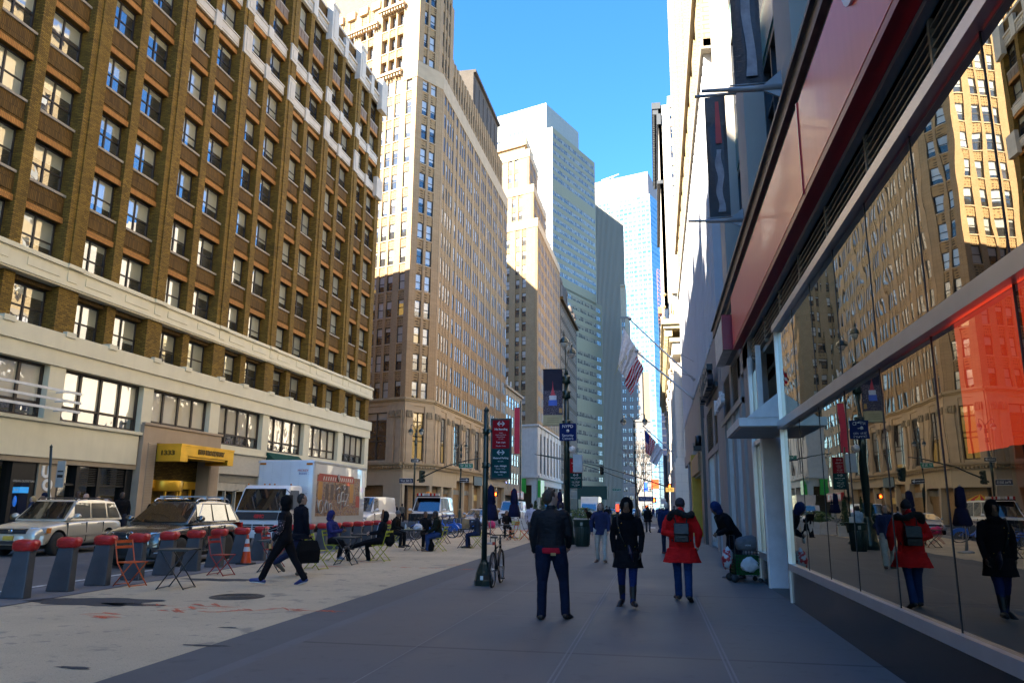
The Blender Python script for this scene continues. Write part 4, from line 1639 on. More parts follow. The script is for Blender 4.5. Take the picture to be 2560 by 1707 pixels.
def store():
 B = empty('store_building', 'store building with mirror-like street windows under a long red sign', 'building', (2.2, 14.4, 0))
 E = MB(RW)
 # granite plinth
 E.box(-4, 14.36, -.3, .0, 0.0, .55)
 E.box(16.8, 18.4, -.3, .0, 0, .52)
 E.build('plinth', m_marble, B)
 # mirror glass, two tiers, in sheets with thin joints
 G = MB(RW)
 joints = [-4 + i * 1.52 for i in range(13)]
 joints = [x for x in joints if x < 14.2] + [14.3]
 for a, c_ in zip(joints, joints[1:]):
  G.poly([(a + .006, -.03, .66), (c_ - .006, -.03, .66), (c_ - .006, -.03, 2.94), (a + .006, -.03, 2.94)])
  G.poly([(a + .006, -.03, 3.1), (c_ - .006, -.03, 3.1), (c_ - .006, -.03, 4.7), (a + .006, -.03, 4.7)])
 G.build('shop_window', m_mirror, B)
 G = MB(RW)
 G.poly([(17.0, -.03, .66), (18.3, -.03, .66), (18.3, -.03, 4.6), (17.0, -.03, 4.6)])
 G.build('shop_window', m_mirror, B)
 for a in joints[1:-1]:
  J = MB(RW)
  J.box(a - .006, a + .006, -.05, -.024, .66, 4.72)
  J.build('glass_joint', plain('black_gasket', (.01, .01, .012), .5), B)
 S = MB(RW)
 S.box(-4, 14.36, -.06, .03, .55, .66)
 S.box(-4, 14.36, -.06, .06, 2.95, 3.09)
 S.box(14.30, 14.36, -.03, .03, .0, 4.86)
 S.box(-4, 14.36, -.06, .06, 4.72, 4.84)
 S.box(16.8, 18.4, -.06, .035, .52, .66)
 S.box(16.82, 16.9, -.06, .05, 0.0, 5.0)
 S.box(18.3, 18.42, -.06, .05, .0, 5.0)
 S.box(16.9, 18.3, -.06, .03, 2.95, 3.05)
 S.box(18.05, 18.1, .0, .03, .66, 5.0)
 S.build('window_frame', m_alu, B)
 # room behind the glass
 R = MB(RW)
 R.m = 0
 R.box(-6, 14.2, -6, -5.9, 0, 5)
 R.box(-6, 14.2, -6, -.1, -.05, .05)
 R.box(14.1, 14.2, -6, -.1, 0, 5)
 R.box(-6, -5.9, -6, -.1, 0, 5)
 R.box(-6, 14.2, -6, -.1, 4.95, 5.0)
 R.build('interior', plain('dim_interior', (.05, .05, .055), .7), B)
 L = MB(RW)
 L.m = 0
 L.box(-4, 20.4, -.6, -.5, 4.85, 5.55)
 L.m = 1
 for k in range(6):
  L.box(-4, 20.4, -.14, -.06, 4.98 + k * .088, 5.0 + k * .088)
 for a in range(-4, 20, 2):
  L.box(a, a + .05, -.2, -.05, 4.9, 5.5)
 L.m = 2
 L.box(-4, 20.4, -.2, .03, 5.42, 5.56)
 L.box(18.4, 20.8, -.4, .02, 4.9, 5.45)
 L.build('louvre', [m_black, plain('louvre_blade', (.25, .235, .20), .45, .4), m_alud], B)
 # red sign
 N = MB(RW)
 N.m = 0
 for a, c_ in ((-5, 9.84), (9.90, 19.6)):
  N.box(a, c_, -.1, .22, 5.58, 6.82)
 N.m = 1
 N.box(9.84, 9.90, -.1, .235, 5.56, 6.84)
 N.m = 2
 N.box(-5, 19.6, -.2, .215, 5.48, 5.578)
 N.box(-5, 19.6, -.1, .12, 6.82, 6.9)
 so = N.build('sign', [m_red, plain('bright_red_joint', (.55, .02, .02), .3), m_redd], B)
 A = MB(RW)                                      # foot of a white letter at the picture's edge
 A.prism([(6.95 + .34 * math.cos(x), 6.72 + .42 * math.sin(x)) for x in [i * 2 * PI / 24 for i in range(24)]], .222, .25, 'y')
 A.build('letter', plain('white_letter', (.75, .75, .73), .4), so)
 # grey wall and gutter over the sign
 C = MB(RW)
 C.m = 0
 C.box(-5, 26.2, -.5, -.02, 5.56, 7.9)
 C.box(19.6, 26.2, -.5, .0, 5.5, 7.0)
 C.m = 1
 C.box(-5, 26.2, -.1, .20, 7.18, 7.42)
 C.box(-5, 26.2, -.1, .10, 7.02, 7.18)
 C.box(-5, 26.2, -.1, .26, 7.42, 7.48)
 C.build('gutter', [m_conc, plain('brown_gutter', (.105, .09, .08), .5, var=.3)], B)
 # upper storeys
 U = MB()
 U.m = 0
 W = Windows(B, plain('charcoal_frame', (.03, .032, .036), .4), pane_mat('store_upper_glass', blind=(.3, .33, .35), dark=(.01, .012, .016), share=.35, refl=.3, warp=.1), cols=4, rows=3, bar=.09, depth=.14)
 piers = [-.4 + 5.75 * i for i in range(5)]
 cols = [(p_ + 1.35, 4.4) for p_ in piers]
 wall_grid(U, W, RW, -6, 26.2, 7.5, 44.0, cols, [(7.95, 3.5)] + [(12.7 + 4.4 * i, 3.2) for i in range(7)], dw=-.62, dp=-.02, ds=-.5, back=-.9, mp=0, ms=2)
 U.xf = RW
 U.m = 2
 for x, w_ in cols:
  U.box(x, x + w_, -.55, -.46, 11.6, 12.6)
  U.box(x, x + w_, -.55, -.30, 7.3, 7.95)
 U.m = 1
 U.box(-6, 26.2, -12, -.9, 5, 43.8)
 U.box(-6, 26.15, -.8, .3, 44.0, 44.6)
 U.xf = Matrix.Identity(4)
 U.build('upper_wall', [m_beige, m_conc, plain('teal_spandrel', (.09, .22, .23), .35)], B)
 W.build()
 # entrance: recess, white side wall, thin canopy
 D = MB(RW)
 D.m = 0
 D.box(16.76, 16.82, -2.4, .03, 0.0, 3.02)
 D.m = 1
 D.box(14.3, 16.8, -2.5, -2.4, 0, 5)
 D.box(14.2, 16.8, -2.4, -.1, 4.8, 4.9)
 D.box(14.36, 16.8, -2.4, .0, -.02, .02)
 D.m = 2
 D.box(14.30, 14.36, -.9, -.1, .02, 3.0)
 D.m = 3
 D.box(14.37, 14.40, -.32, -.28, .95, 1.25)
 D.build('entrance', [plain('white_side_wall', (.80, .74, .74), .35), m_black, m_alu, m_black], B)
 K = MB(RW)
 K.box(14.36, 16.85, -.2, .72, 3.02, 3.17)
 K.prism([(-.16, 3.17), (.58, 3.17), (-.16, 3.75)], 14.34, 14.38, 'x')
 K.m = 1
 K.box(14.42, 16.8, -.2, .68, 3.0, 3.02)
 K.build('canopy', [plain('pale_canopy_metal', (.60, .61, .63), .4, .2), plain('canopy_soffit', (.34, .33, .34), .4)], B)
 # piers and shutters beyond the door
 P = MB(RW)
 P.m = 0
 for a, c_ in ((18.42, 19.5), (20.2, 20.9), (22.6, 23.2), (25.4, 26.6)):
  P.box(a, c_, -.4, .02, 0, 5.6)
 P.m = 1
 P.box(20.9, 22.6, -.3, -.08, 0, 3.0)
 P.box(23.2, 25.4, -.3, -.08, 0, .5)
 for a in (21.4, 22.0, 23.9, 24.6):
  P.box(a, a + .06, -.12, .0, .5, 4.3)
 P.m = 2
 P.box(20.9, 25.4, -.5, -.3, 4.3, 5.6)
 for k in range(15):
  for a, c_ in ((20.95, 22.55), (23.25, 25.35)):
   P.prism([(-.06, 4.38 + k * .082), (.0, 4.36 + k * .082), (.0, 4.385 + k * .082), (-.06, 4.41 + k * .082)], a, c_, 'x')
 P.m = 3
 P.box(20.2, 26.4, -.1, .05, 4.2, 4.36)
 P.build('shopfront', [m_conc, plain('pale_blue_frame', (.42, .46, .5), .35, .4), m_black, m_alud], B)
 G = MB(RW)
 G.poly([(20.9, -.1, .5), (25.4, -.1, .5), (25.4, -.1, 4.3), (20.9, -.1, 4.3)])
 G.build('shop_window', m_mirror, B)
 X = MB(RW)
 X.m = 0
 X.box(20.3, 22.9, .0, .16, 5.66, 6.48)
 X.m = 1
 X.box(20.2, 20.34, -.0, .42, 5.6, 6.52)
 X.m = 2
 X.box(20.24, 22.9, .16, .40, 5.62, 6.5)
 X.build('box_sign', [m_conc, plain('crimson_edge', (.30, .01, .03), .3), plain('marbled_white_sign', (.62, .6, .57), .35, var=.25, scale=5)], B)
 return B
STORE = store()

# a red poster, a yellow post and stacked boxes inside the shop window
b = MB(RW)
b.box(3.6, 7.35, -.50, -.47, 2.05, 3.4)
o = b.build('window_poster', emit('red_backlit_poster', (.55, .035, .01), .35))
tag(o, 'red backlit poster hanging inside the big mirror window', 'poster')
b = MB(RW)
b.m = 0
b.box(5.05, 5.6, -.62, -.2, .62, 1.12)
b.box(5.05, 5.6, -.64, -.2, 1.34, 1.42)
b.m = 1
b.box(5.0, 5.62, -.63, -.19, 1.12, 1.34)
b.box(5.2, 5.5, -.2, -.19, .78, .98)
o = b.build('stacked_boxes', [plain('mustard_card', (.42, .33, .10), .6), plain('plum_card', (.28, .08, .13), .6)])
tag(o, 'mustard and plum cardboard boxes stacked inside the window at the right edge', 'boxes')
b = MB(RW)
b.box(5.78, 5.84, -.24, -.18, .62, 2.0)
tag(b.build('display_post', plain('mustard_card', (.42, .33, .10), .6)), 'slim mustard display post standing inside the mirror window', 'post')

# ------------------------------------------------------------------ tall tan building over a striped lower facade
def striped_building():
 B = empty('striped_building', 'tall tan brick building whose lower storeys are clad in vertical pale stripes', 'building', (2.2, 26.2, 0))
 mb = MB()
 mb.xf = RW
 mb.m = 0
 mb.box(26.2, 61.5, -14, -.3, 0, 45)
 n = 96
 t_ = 26.6
 rr = random.Random(3)
 mb.m = 1
 k = 0
 while t_ < 61.3:
  w_ = rr.choice((.22, .3, .3, .42))
  mb.m = 1 if k % 2 == 0 else 2
  mb.box(t_, t_ + w_, -.3, .03 if k % 2 == 0 else -.05, 7.7, 18.2)
  t_ += w_
  k += 1
 mb.xf = Matrix.Identity(4)
 W = Windows(B, m_frame, g_office, cols=1, rows=2, bar=.1, depth=.08)
 cols = [(27.2, 1.2), (30.0, 1.2)] + [(33 + 2.9 * i, 1.2) for i in range(10)]
 wall_grid(mb, W, RW, 26.2, 61.5, 18.2, 46, cols, [(19.6 + 3.6 * i, 2.0) for i in range(7)], dw=-.3, dp=.05, ds=-.03, back=-.5, mp=3, ms=3)
 mb.xf = RW
 mb.m = 4
 mb.box(26.2, 61.6, -.3, .22, 21.9, 22.2)
 mb.box(26.2, 61.6, -.3, .14, 18.1, 18.5)
 mb.box(26.2, 61.8, -.3, .4, 46, 46.6)
 mb.m = 5
 mb.box(26.4, 36, -.4, -.0, 5.5, 7.7)
 mb.box(36, 61.5, -.4, -.02, 5.3, 7.7)
 mb.xf = Matrix.Identity(4)
 mb.build('wall', [m_beige, stone('pale_stripe', (.58, .58, .6), stain=.15), stone('grey_stripe', (.25, .26, .28), stain=.2), brick('straw_brick', (.44, .33, .18), (.54, .42, .24), (.30, .22, .12), bw=.6, bh=.18, stain=.15, mort=.03), m_sill, m_conc], B)
 W.build()
 P = MB(RW)
 P.m = 0
 for a, c_ in ((26.6, 28.4), (29.9, 30.7), (34.3, 36.2)):
  P.box(a, c_, -.4, .02, 0, 5.6)
 P.box(28.4, 34.3, -.1, .04, 3.62, 3.85)
 P.m = 2
 P.box(28.4, 34.3, -.6, -.4, 3.8, 5.6)
 for k in range(18):
  for a, c_ in ((28.45, 29.85), (30.75, 32.4), (32.6, 34.25)):
   P.prism([(-.06, 3.92 + k * .092), (.01, 3.89 + k * .092), (.01, 3.92 + k * .092), (-.06, 3.95 + k * .092)], a, c_, 'x')
 P.m = 3
 P.box(36.2, 38.0, -.5, .15, 0, 7.2)
 P.box(38.0, 45.0, -3.2, -3.0, 0, 5.3)
 P.box(38.0, 45.0, -3, .1, 3.2, 3.3)
 P.m = 4
 P.box(38.0, 45.2, -.2, .25, 3.3, 4.2)
 P.m = 5
 P.box(46.0, 47.4, -.3, .22, 0, 4.6)
 P.m = 0
 P.box(47.4, 61.5, -.4, .05, 4.6, 5.4)
 P.box(50, 51, -.4, .05, 0, 4.6)
 P.box(55, 56, -.4, .05, 0, 4.6)
 P.m = 1
 for a in (28.5, 29.2, 31, 31.8, 32.9, 33.7):
  P.box(a, a + .08, -.12, .0, .1, 3.62)
 P.build('shopfront', [m_conc, plain('pale_blue_frame', (.42, .46, .5), .35, .4), m_black, plain('charcoal_stone', (.05, .05, .055), .35), plain('tan_fascia', (.34, .22, .12), .5), plain('mustard_column', (.45, .30, .015), .45)], B)
 G = MB(RW)
 G.poly([(28.4, -.1, .1), (34.3, -.1, .1), (34.3, -.1, 3.62), (28.4, -.1, 3.62)])
 G.build('shop_window', m_mirror, B)
 G = MB(RW)
 G.poly([(47.4, -.2, .1), (61, -.2, .1), (61, -.2, 4.6), (47.4, -.2, 4.6)])
 G.build('shop_window', m_mirror, B)
 # two rows of shop lettering seen edge-on
 L = MB()
 Mx = frame_m(RW @ Vector((30.2, .26, 6.15)), (0, -1, 0), (0, 0, 1))
 letters(L, 'PAYLESS', 1.15, Mx, .1, width=5.4, bold=.03)
 L.xf = RW
 L.box(27.4, 33.0, .02, .12, 5.75, 5.9)
 L.build('shop_letter', plain('black_steel_letter', (.03, .034, .042), .3, .3), B)
 L = MB()
 letters(L, 'Aerosoles', .62, frame_m(RW @ Vector((24.4, .25, 4.75)), (0, -1, 0), (0, 0, 1)), .05, width=3.0, bold=.012)
 L.build('shop_letter', plain('white_letter', (.75, .75, .73), .4), B)
 K = MB(RW)
 K.lathe([(.0, .0), (.3, .0), (.3, .25), (.0, .25)], (37, .15, 4.6), 14, axis='y')
 K.box(36.7, 37.3, .15, .5, 4.2, 4.4)
 K.build('floodlight', m_black, B)
striped_building()

# ------------------------------------------------------------------ white classical building
def classical():
 B = empty('classical_building', 'white stone classical building with giant pilasters and a heavy bracketed cornice, in full sun', 'building', (2.3, 76, 0))
 mb = MB(RW)
 s0, s1 = 76, 140
 mb.m = 0
 mb.box(s0, s1, -18, -.45, 0, 34)
 for i in range(9):
  a = s0 + .2 + i * 7.6
  mb.box(a, a + 2.3, -.5, .25, 6.3, 15.6)        # pilaster shafts
  mb.box(a + .35, a + .75, .25, .33, 6.5, 15.4)
  mb.box(a + 1.35, a + 1.75, .25, .33, 6.5, 15.4)
  mb.box(a - .2, a + 2.5, -.5, .55, 5.4, 5.9)
  mb.box(a - .1, a + 2.4, -.5, .40, 5.9, 6.3)
  mb.box(a - .3, a + 2.6, -.5, .5, 0, 5.4)
  mb.box(a, a + 2.3, -.5, .15, 21, 24.2)
 mb.box(s0 - .2, s1, -.5, .35, 16.4, 17.6)
 mb.m = 2
 for i in range(9):
  a = s0 + .2 + i * 7.6
  for k in range(7):                             # leafy capitals
   for j in range(3):
    mb.lathe([(0, -.14), (.17, -.05), (.19, .08), (0, .2)], (a + .15 + k * .33, .32 + .08 * j, 15.5 + j * .32), 6)
 mb.m = 1
 mb.box(s0 - .9, s1, -.5, 1.35, 19.3, 19.8)
 mb.box(s0 - .7, s1, -.5, 1.15, 18.9, 19.3)
 mb.box(s0 - .4, s1, -.5, .6, 17.6, 18.0)
 n = 90
 for k in range(n):
  a = s0 - .5 + k * (s1 - s0) / n
  mb.box(a, a + .36, .3, 1.05, 18.15, 18.9)
 mb.m = 0
 mb.box(s0 - .3, s1, -.5, .2, 22.6, 23.2)
 mb.box(s0, s1, -.5, .0, 19.8, 22.6)
 mb.m = 3
 for i in range(8):
  a = s0 + 3 + i * 7.6
  mb.box(a, a + 4.4, -.46, -.4, 6.5, 15)
  mb.box(a, a + 4.4, -.46, -.4, 1, 5)
 mb.xf = Matrix.Identity(4)
 mb.build('wall', [stone('sunny_white_stone', (.60, .55, .47), block=(1.6, .8), stain=.1), stone('ochre_cornice', (.52, .43, .25), stain=.2), stone('carved_white_stone', (.6, .55, .47)), plain('dark_window', (.05, .05, .055), .1)], B)
 l = MB(RW)
 for k in range(7):
  l.lathe([(0, -.25), (.28, -.05), (.28, .1), (0, .3)], (s0 + 1 + k * 5, 1.0, 22.8), 8)
 l.build('lion_head', stone('ochre_cornice', (.5, .4, .2)), B)
 s = MB(RW)
 s.m = 0
 s.box(s0 + 2, s0 + 2.5, .6, 1.4, 3.15, 3.55)
 Mx = frame_m(RW @ Vector((s0 + 1.99, 1.05, 3.35)), (1, 0, 0), (0, 0, 1))
 s.xf = Matrix.Identity(4)
 s.m = 1
 letters(s, '1370', .3, Mx, .01)
 s.build('number_sign', [emit('amber_sign', (.5, .28, .06), .25), m_black], B)
classical()

def cornice_building():
 B = empty('cornice_building', 'very tall pale building with a dark overhanging cornice, against the sky', 'building', (2.6, 150, 0))
 mb = MB()
 W = Windows(B, m_sill, g_office, cols=1, rows=2, bar=.14, depth=.1)
 mb.m = 0
 mb.box(3.1, 24, 150.6, 190, 0, 84)
 M1 = Matrix(((1, 0, 0, 2.5), (0, -1, 0, 150), (0, 0, 1, 0), (0, 0, 0, 1)))
 wall_grid(mb, W, M1, 0, 21, 40, 84, [(2.3 + 3.2 * i, 1.5) for i in range(6)], [(41.5 + 4.35 * i, 2.8) for i in range(10)], dw=-.25, dp=0, ds=-.02, back=-.7, mp=0, ms=0)
 M2 = facade(2.5, 150, 0, flip=True)
 wall_grid(mb, W, M2, 0, 40, 22, 84, [(2 + 3.2 * i, 1.5) for i in range(11)], [(23 + 4.35 * i, 2.8) for i in range(14)], dw=-.25, dp=0, ds=-.02, back=-.7, mp=0, ms=0)
 mb.xf = Matrix.Identity(4)
 mb.box(4.5, 14, 151, 160, 84, 86.5)
 mb.build('wall', [stone('pale_pink_stone', (.60, .53, .45), stain=.08)], B)
 c = MB(M2)
 c.box(-.2, 40, -.5, 1.3, 83.2, 84.6)
 for z in (83.2,):
  for k in range(46):
   c.box(k * .86, k * .86 + .5, 0, 1.15, 82.0, 83.2)
 c.box(-.1, 40, -.5, .7, 66.5, 67.2)
 c.box(-.3, 40, -.5, .35, 79.6, 82)
 c.build('cornice', plain('black_copper_cornice', (.05, .055, .06), .6), B)
 W.build()
cornice_building()

# ------------------------------------------------------------------ the next loft block down the street, whose shade lies over the plaza
def next_block():
 B = empty('loft_block', 'brown brick loft block beside the viewer, next to the building with the gold canopy', 'building', (-27.3, -20, 0))
 mb = MB()
 mb.box(-42, -27.9, -75, .5, 0, 43)
 W = Windows(B, m_frame, g_brown, cols=2, rows=2, bar=.1, limit=0)
 wall_grid(mb, W, facade(-27.3, 0, 0), -75, .5, 0, 43.5, [(-73 + 4.2 * i, 2.4) for i in range(17)], [(5 + 4 * i, 2.3) for i in range(9)], dw=-.3, dp=0, ds=-.05, back=-.6, mp=0, ms=0)
 mb.build('wall', [m_brown], B)
 W.build()
next_block()

# ------------------------------------------------------------------ wall banners and flags
def banner(s, z0, z1, x0, x1, label, red=False):
 B = empty('wall_banner', label, 'banner', (2.2, s, z0), 0, 'dark banners bracketed off the store wall')
 b = MB()
 b.tube([(0, 0, -.08), (-1.28, 0, -.03)], [.045, .03], 8)
 b.tube([(0, 0, -.08), (-.85, 0, -.055)], [.06, .05], 8)
 b.prism([(0, -.28), (0, .22), (-.3, -.03), (-.3, -.12)], -.02, .02, 'y')
 b.tube([(0, 0, z1 - z0 + .05), (-1.0, 0, z1 - z0 + .05)], .04, 8)
 b.tube([(-.22, 0, .02), (-.82, 0, .02)], .015, 6)
 part(b, 'bracket', m_alud, B)
 c = MB()
 n = 24
 for side in (1, -1):
  for i in range(n):
   for j in range(6):
    za, zb = (z1 - z0) * i / n, (z1 - z0) * (i + 1) / n
    xa, xb = x0 + (x1 - x0) * j / 6 - 2.2, x0 + (x1 - x0) * (j + 1) / 6 - 2.2
    w_ = lambda x, z: side * .008 + .025 * math.sin(x * 9 + z * .8) * (z / 2 % 1.2)
    c.poly([(xa, w_(xa, za), za), (xb, w_(xb, za), za), (xb, w_(xb, zb), zb), (xa, w_(xa, zb), zb)])
 part(c, 'cloth', fabric('black_banner_vinyl', (.02, .023, .03), .35, gloss=.3), B)
 g = MB()
 pts = []
 H = z1 - z0
 rr = random.Random(int(s))
 xm = (x0 + x1) / 2 - 2.2 + .03
 L_, R_ = [], []
 for i in range(17):
  z = .14 + (H * (.55 if red else .92) - .14) * i / 16
  L_.append((xm - .075 + .03 * math.sin(i * .9), z))
  R_.append((xm + .075 + .03 * math.sin(i * .7 + 1), z))
 for i in range(16):
  g.poly([(L_[i][0], -.05, L_[i][1]), (R_[i][0], -.05, R_[i][1]), (R_[i + 1][0], -.05, R_[i + 1][1]), (L_[i + 1][0], -.05, L_[i + 1][1])])
 if red:
  g.m = 1
  g.poly([(xm - .06, -.05, H * .6), (xm + .09, -.05, H * .6), (xm + .05, -.05, H * .95), (xm - .03, -.05, H * .95)])
 part(g, 'print', [plain('soft_grey_print', (.28, .27, .29), .5, var=.4, scale=4), plain('soft_red_print', (.45, .04, .04), .5)], B)
banner(12.0, 8.38, 12.6, 1.46, 1.92, 'tall black banner with a soft grey streak, on the upper bracket above the red sign')
banner(17.9, 8.33, 11.5, 1.43, 1.92, 'black banner with a short red mark above a grey streak, on the lower bracket', True)

m_pole = plain('pale_flag_pole', (.5, .5, .5), .35, .4)
def cloth_grid(mb, P, nu, nv, fn_m=None):
 for i in range(nu):
  for j in range(nv):
   if fn_m:
    mb.m = fn_m((i + .5) / nu, (j + .5) / nv)
   mb.poly([P(i / nu, j / nv), P((i + 1) / nu, j / nv), P((i + 1) / nu, (j + 1) / nv), P(i / nu, (j + 1) / nv)])

def flagpole(base, tip, label, r=.05):
 b = MB()
 base, tip = Vector(base), Vector(tip)
 d = tip - base
 o = empty('flagpole', label, 'flagpole', base)
 b.tube([(0, 0, 0), d * .06, d], [r * 1.7, r, r * .7], 8)
 b.lathe([(0, -.02), (.09, 0), (.11, .08), (.05, .16), (0, .17)], d, 8)
 part(b, 'pole', m_pole, o)
 c = MB()
 c.tube([d * .98, d * .5 + Vector((0, 0, .25)) + Vector((.1, 0, 0)), Vector((0, 0, 1.0))], .008, 4)
 part(c, 'stay', m_black, o)
 return base, tip

def us_m(u, v):
 """u along the hoist-to-fly length, v across from the canton edge"""
 if u < .4 and v < .54:
  return 2
 return 0 if int(v * 13) % 2 == 0 else 1
m_flag = [fabric('flag_red', (.55, .03, .045), wr=.15), fabric('flag_white', (.72, .70, .70), wr=.15), fabric('flag_blue', (.035, .05, .20), wr=.15)]

def hang(p0, p1, drop, sway, seed, n=26, m=20, fold=.12):
 """cloth whose hoist lies along p0 (outer end) to p1 and that falls in folds"""
 p0, p1 = Vector(p0), Vector(p1)
 def P(u, v):           # u down the fall, v along the pole
  q = p0.lerp(p1, v)
  f = fold * u * (math.sin(v * 15 + seed + u * 2) + .5 * math.sin(v * 27 + seed * 2))
  return q + Vector((sway.x * u, sway.y * u + f, -drop * u * (1 - .12 * math.sin(v * 6 + seed))))
 return P

A0, A1 = flagpole((2.1, 41, 8.15), (-1.2, 41, 11.55), 'dark angled flagpole with a white flag, highest on the stone front')
def white_flag(name, P, label, txt=None):
 o = empty(name, label, 'flag', P(0, 0))
 mb = MB(Matrix.Translation(-P(0, 0)))
 cloth_grid(mb, P, 26, 22)
 part(mb, 'cloth', fabric('flag_white', (.72, .70, .70)), o)
 return o
def tri_flag(corners, nu=24, nv=18, fold=.1, seed=0.0):
 a, b_, c_, d_ = [Vector(p) for p in corners]       # a-b top edge, d-c bottom edge
 def P(u, v):
  q = a.lerp(b_, u).lerp(d_.lerp(c_, u), v)
  return q + Vector((0, fold * (math.sin(u * 13 + seed + v * 3) + .6 * math.sin(u * 23 + v * 5 + seed)) * (.25 + v), 0))
 return P
y_ = 41
P = tri_flag([at_y(1432, 752, y_), at_y(1466, 806, y_), at_y(1440, 872, y_), at_y(1419, 848, y_)], seed=1)
o = white_flag('white_flag', P, 'white flag with gold capital letters, hanging limp from the highest pole')
lt = MB()
Mx = frame_m(at_y(1436, 826, y_) - P(0, 0) + Vector((0, -.16, 0)), at_y(1426, 836, y_) - at_y(1445, 812, y_), Vector((.35, 0, 1)))
letters(lt, 'STATE', .62, Mx, .005)
lt2 = part(lt, 'lettering', plain('gold_thread', (.36, .30, .08), .5), o)
B0, B1 = flagpole((1.72, 35, 6.35), (-.75, 35, 8.55), 'white angled flagpole with a striped flag, below the dark one')
y_ = 35
P = tri_flag([at_y(1462, 818, y_), at_y(1479, 846, y_), at_y(1450, 909, y_), at_y(1434, 880, y_)], fold=.07, seed=2.2)
o = empty('national_flag', 'red and white striped flag furled in folds under the white pole', 'flag', P(0, 0), 0, 'striped flags with a blue canton')
mb = MB(Matrix.Translation(-P(0, 0)))
cloth_grid(mb, P, 26, 26, lambda u, v: (0 if int(u * 9 + .6 * math.sin(v * 7)) % 2 == 0 else 1))
part(mb, 'cloth', m_flag, o)
C0, C1 = flagpole((2.15, 86, 7.1), (-1.3, 86, 10.35), 'long thin flagpole far down the street with two flags', .07)
y_ = 86
P = tri_flag([at_y(1480, 986, y_), at_y(1507, 1014, y_), at_y(1499, 1050, y_), at_y(1483, 1040, y_)], fold=.15, seed=.4)
o = empty('national_flag', 'blue cantoned striped flag at the tip of the far pole', 'flag', P(0, 0), 0, 'striped flags with a blue canton')
mb = MB(Matrix.Translation(-P(0, 0)))
cloth_grid(mb, P, 26, 26, lambda u, v: 2 if (u < .42 and v < .5) else (0 if int((u * 1.0 + .1 * math.sin(v * 6)) * 13) % 2 == 0 else 1))
part(mb, 'cloth', m_flag, o)
P = tri_flag([at_y(1508, 1016, y_), at_y(1525, 1036, y_), at_y(1508, 1070, y_), at_y(1491, 1058, y_)], fold=.1, seed=3)
white_flag('white_flag', P, 'plain white flag beside the striped one on the far pole')
# ------------------------------------------------------------------ vehicles (front +x, left +y)
def sharpen(o, deg=32):
 bm = bmesh.new()
 bm.from_mesh(o.data)
 for e in bm.edges:
  if len(e.link_faces) == 2:
   e.smooth = e.calc_face_angle(0) < RAD(deg)
 for f in bm.faces:
  f.smooth = True
 bm.to_mesh(o.data)
 bm.free()

def carpaint(name, col, metal=.5, rough=.28):
 t = NT(name)
 n = t.noise(t.obj(), 2.0, 4)
 c = t.ramp(n, [(.3, tuple(x * .9 for x in col)), (.7, col)])
 sp = t.n('ShaderNodeSeparateXYZ')
 t.l(t.obj(), sp.inputs[0])
 dirt = t.math('MULTIPLY', t.ramp(t.math('ADD', sp.outputs['Z'], t.math('MULTIPLY', n, .3)), [(.3, 1.0), (.75, 0.0)]), .35)
 c = t.mix(dirt, c, (.11, .10, .09))
 return t.done(t.pr(col=c, metal=metal, rough=t.ramp(n, [(.3, rough), (.7, rough + .08)]), coat=.8).outputs[0])

t = NT('car_glass')
g = t.n('ShaderNodeBsdfGlossy')
g.inputs['Roughness'].default_value = .01
g.inputs['Color'].default_value = (.9, .95, 1, 1)
ms = t.n('ShaderNodeMixShader')
t.l(t.schlick(.13), ms.inputs[0])
t.l(t.pr(col=t.ramp(t.noise(t.obj(), 2.3, 3), [(.4, (.003, .004, .005)), (.7, (.012, .014, .016))]), rough=.2).outputs[0], ms.inputs[1])
t.l(g.outputs[0], ms.inputs[2])
m_cglass = t.done(ms.outputs[0])
m_tyre = plain('tyre_rubber', (.014, .014, .015), .85, var=.3)
m_alloy = plain('alloy_rim', (.45, .45, .46), .3, .9)
m_plastic = plain('black_bumper_plastic', (.02, .02, .021), .6)
m_chrome = plain('chrome_trim', (.6, .6, .6), .12, 1.0, var=.03)
m_lens = plain('clear_lamp_lens', (.50, .53, .55), .08, .3, .8, var=.3, scale=9)
m_amber = plain('amber_lens', (.55, .17, .02), .15)
m_redlens = plain('red_lens', (.45, .02, .015), .15)
m_plate = plain('orange_plate', (.62, .40, .05), .4)

def wheel(parent, x, y, r, w_, rim=m_alloy, spokes=10):
 side = 1 if y > 0 else -1
 b = MB()
 b.lathe([(r * .62, -w_ / 2), (r * .93, -w_ / 2), (r, -w_ * .36), (r, w_ * .36), (r * .93, w_ / 2), (r * .62, w_ / 2)], (x, y - side * w_ / 2, r), 26, 'y')
 o = part(b, 'wheel', m_tyre, parent)
 c = MB()
 yo = y - side * .02
 c.lathe([(r * .66, yo - side * .03), (r * .66, yo), (r * .60, yo - side * .01), (r * .58, yo - side * .06)], (x, 0, r), 26, 'y', cap=False)
 c.lathe([(0, yo - side * .06), (r * .60, yo - side * .07)], (x, 0, r), 20, 'y', cap=False)
 c.lathe([(0, yo - side * .005), (r * .15, yo - side * .01), (r * .17, yo - side * .05)], (x, 0, r), 12, 'y', cap=False)
 for k in range(spokes):
  a = 2 * PI * k / spokes
  d = Vector((math.cos(a), 0, math.sin(a)))
  n = Vector((-d.z, 0, d.x)) * r * .045
  p, q = Vector((x, yo - side * .02, r)) + d * r * .1, Vector((x, yo - side * .012, r)) + d * r * .62
  bk = Vector((0, -side * .03, 0))
  c.loft([[p - n, p + n, p + n + bk, p - n + bk], [q - n * .8, q + n * .8, q + n * .8 + bk, q - n * .8 + bk]])
 ro = part(c, 'rim', rim, o)
 k = MB()
 k.lathe([(0, yo - side * .075), (r * .57, yo - side * .075)], (x, 0, r), 18, 'y', cap=False)
 part(k, 'brake_disc', m_plastic, o)

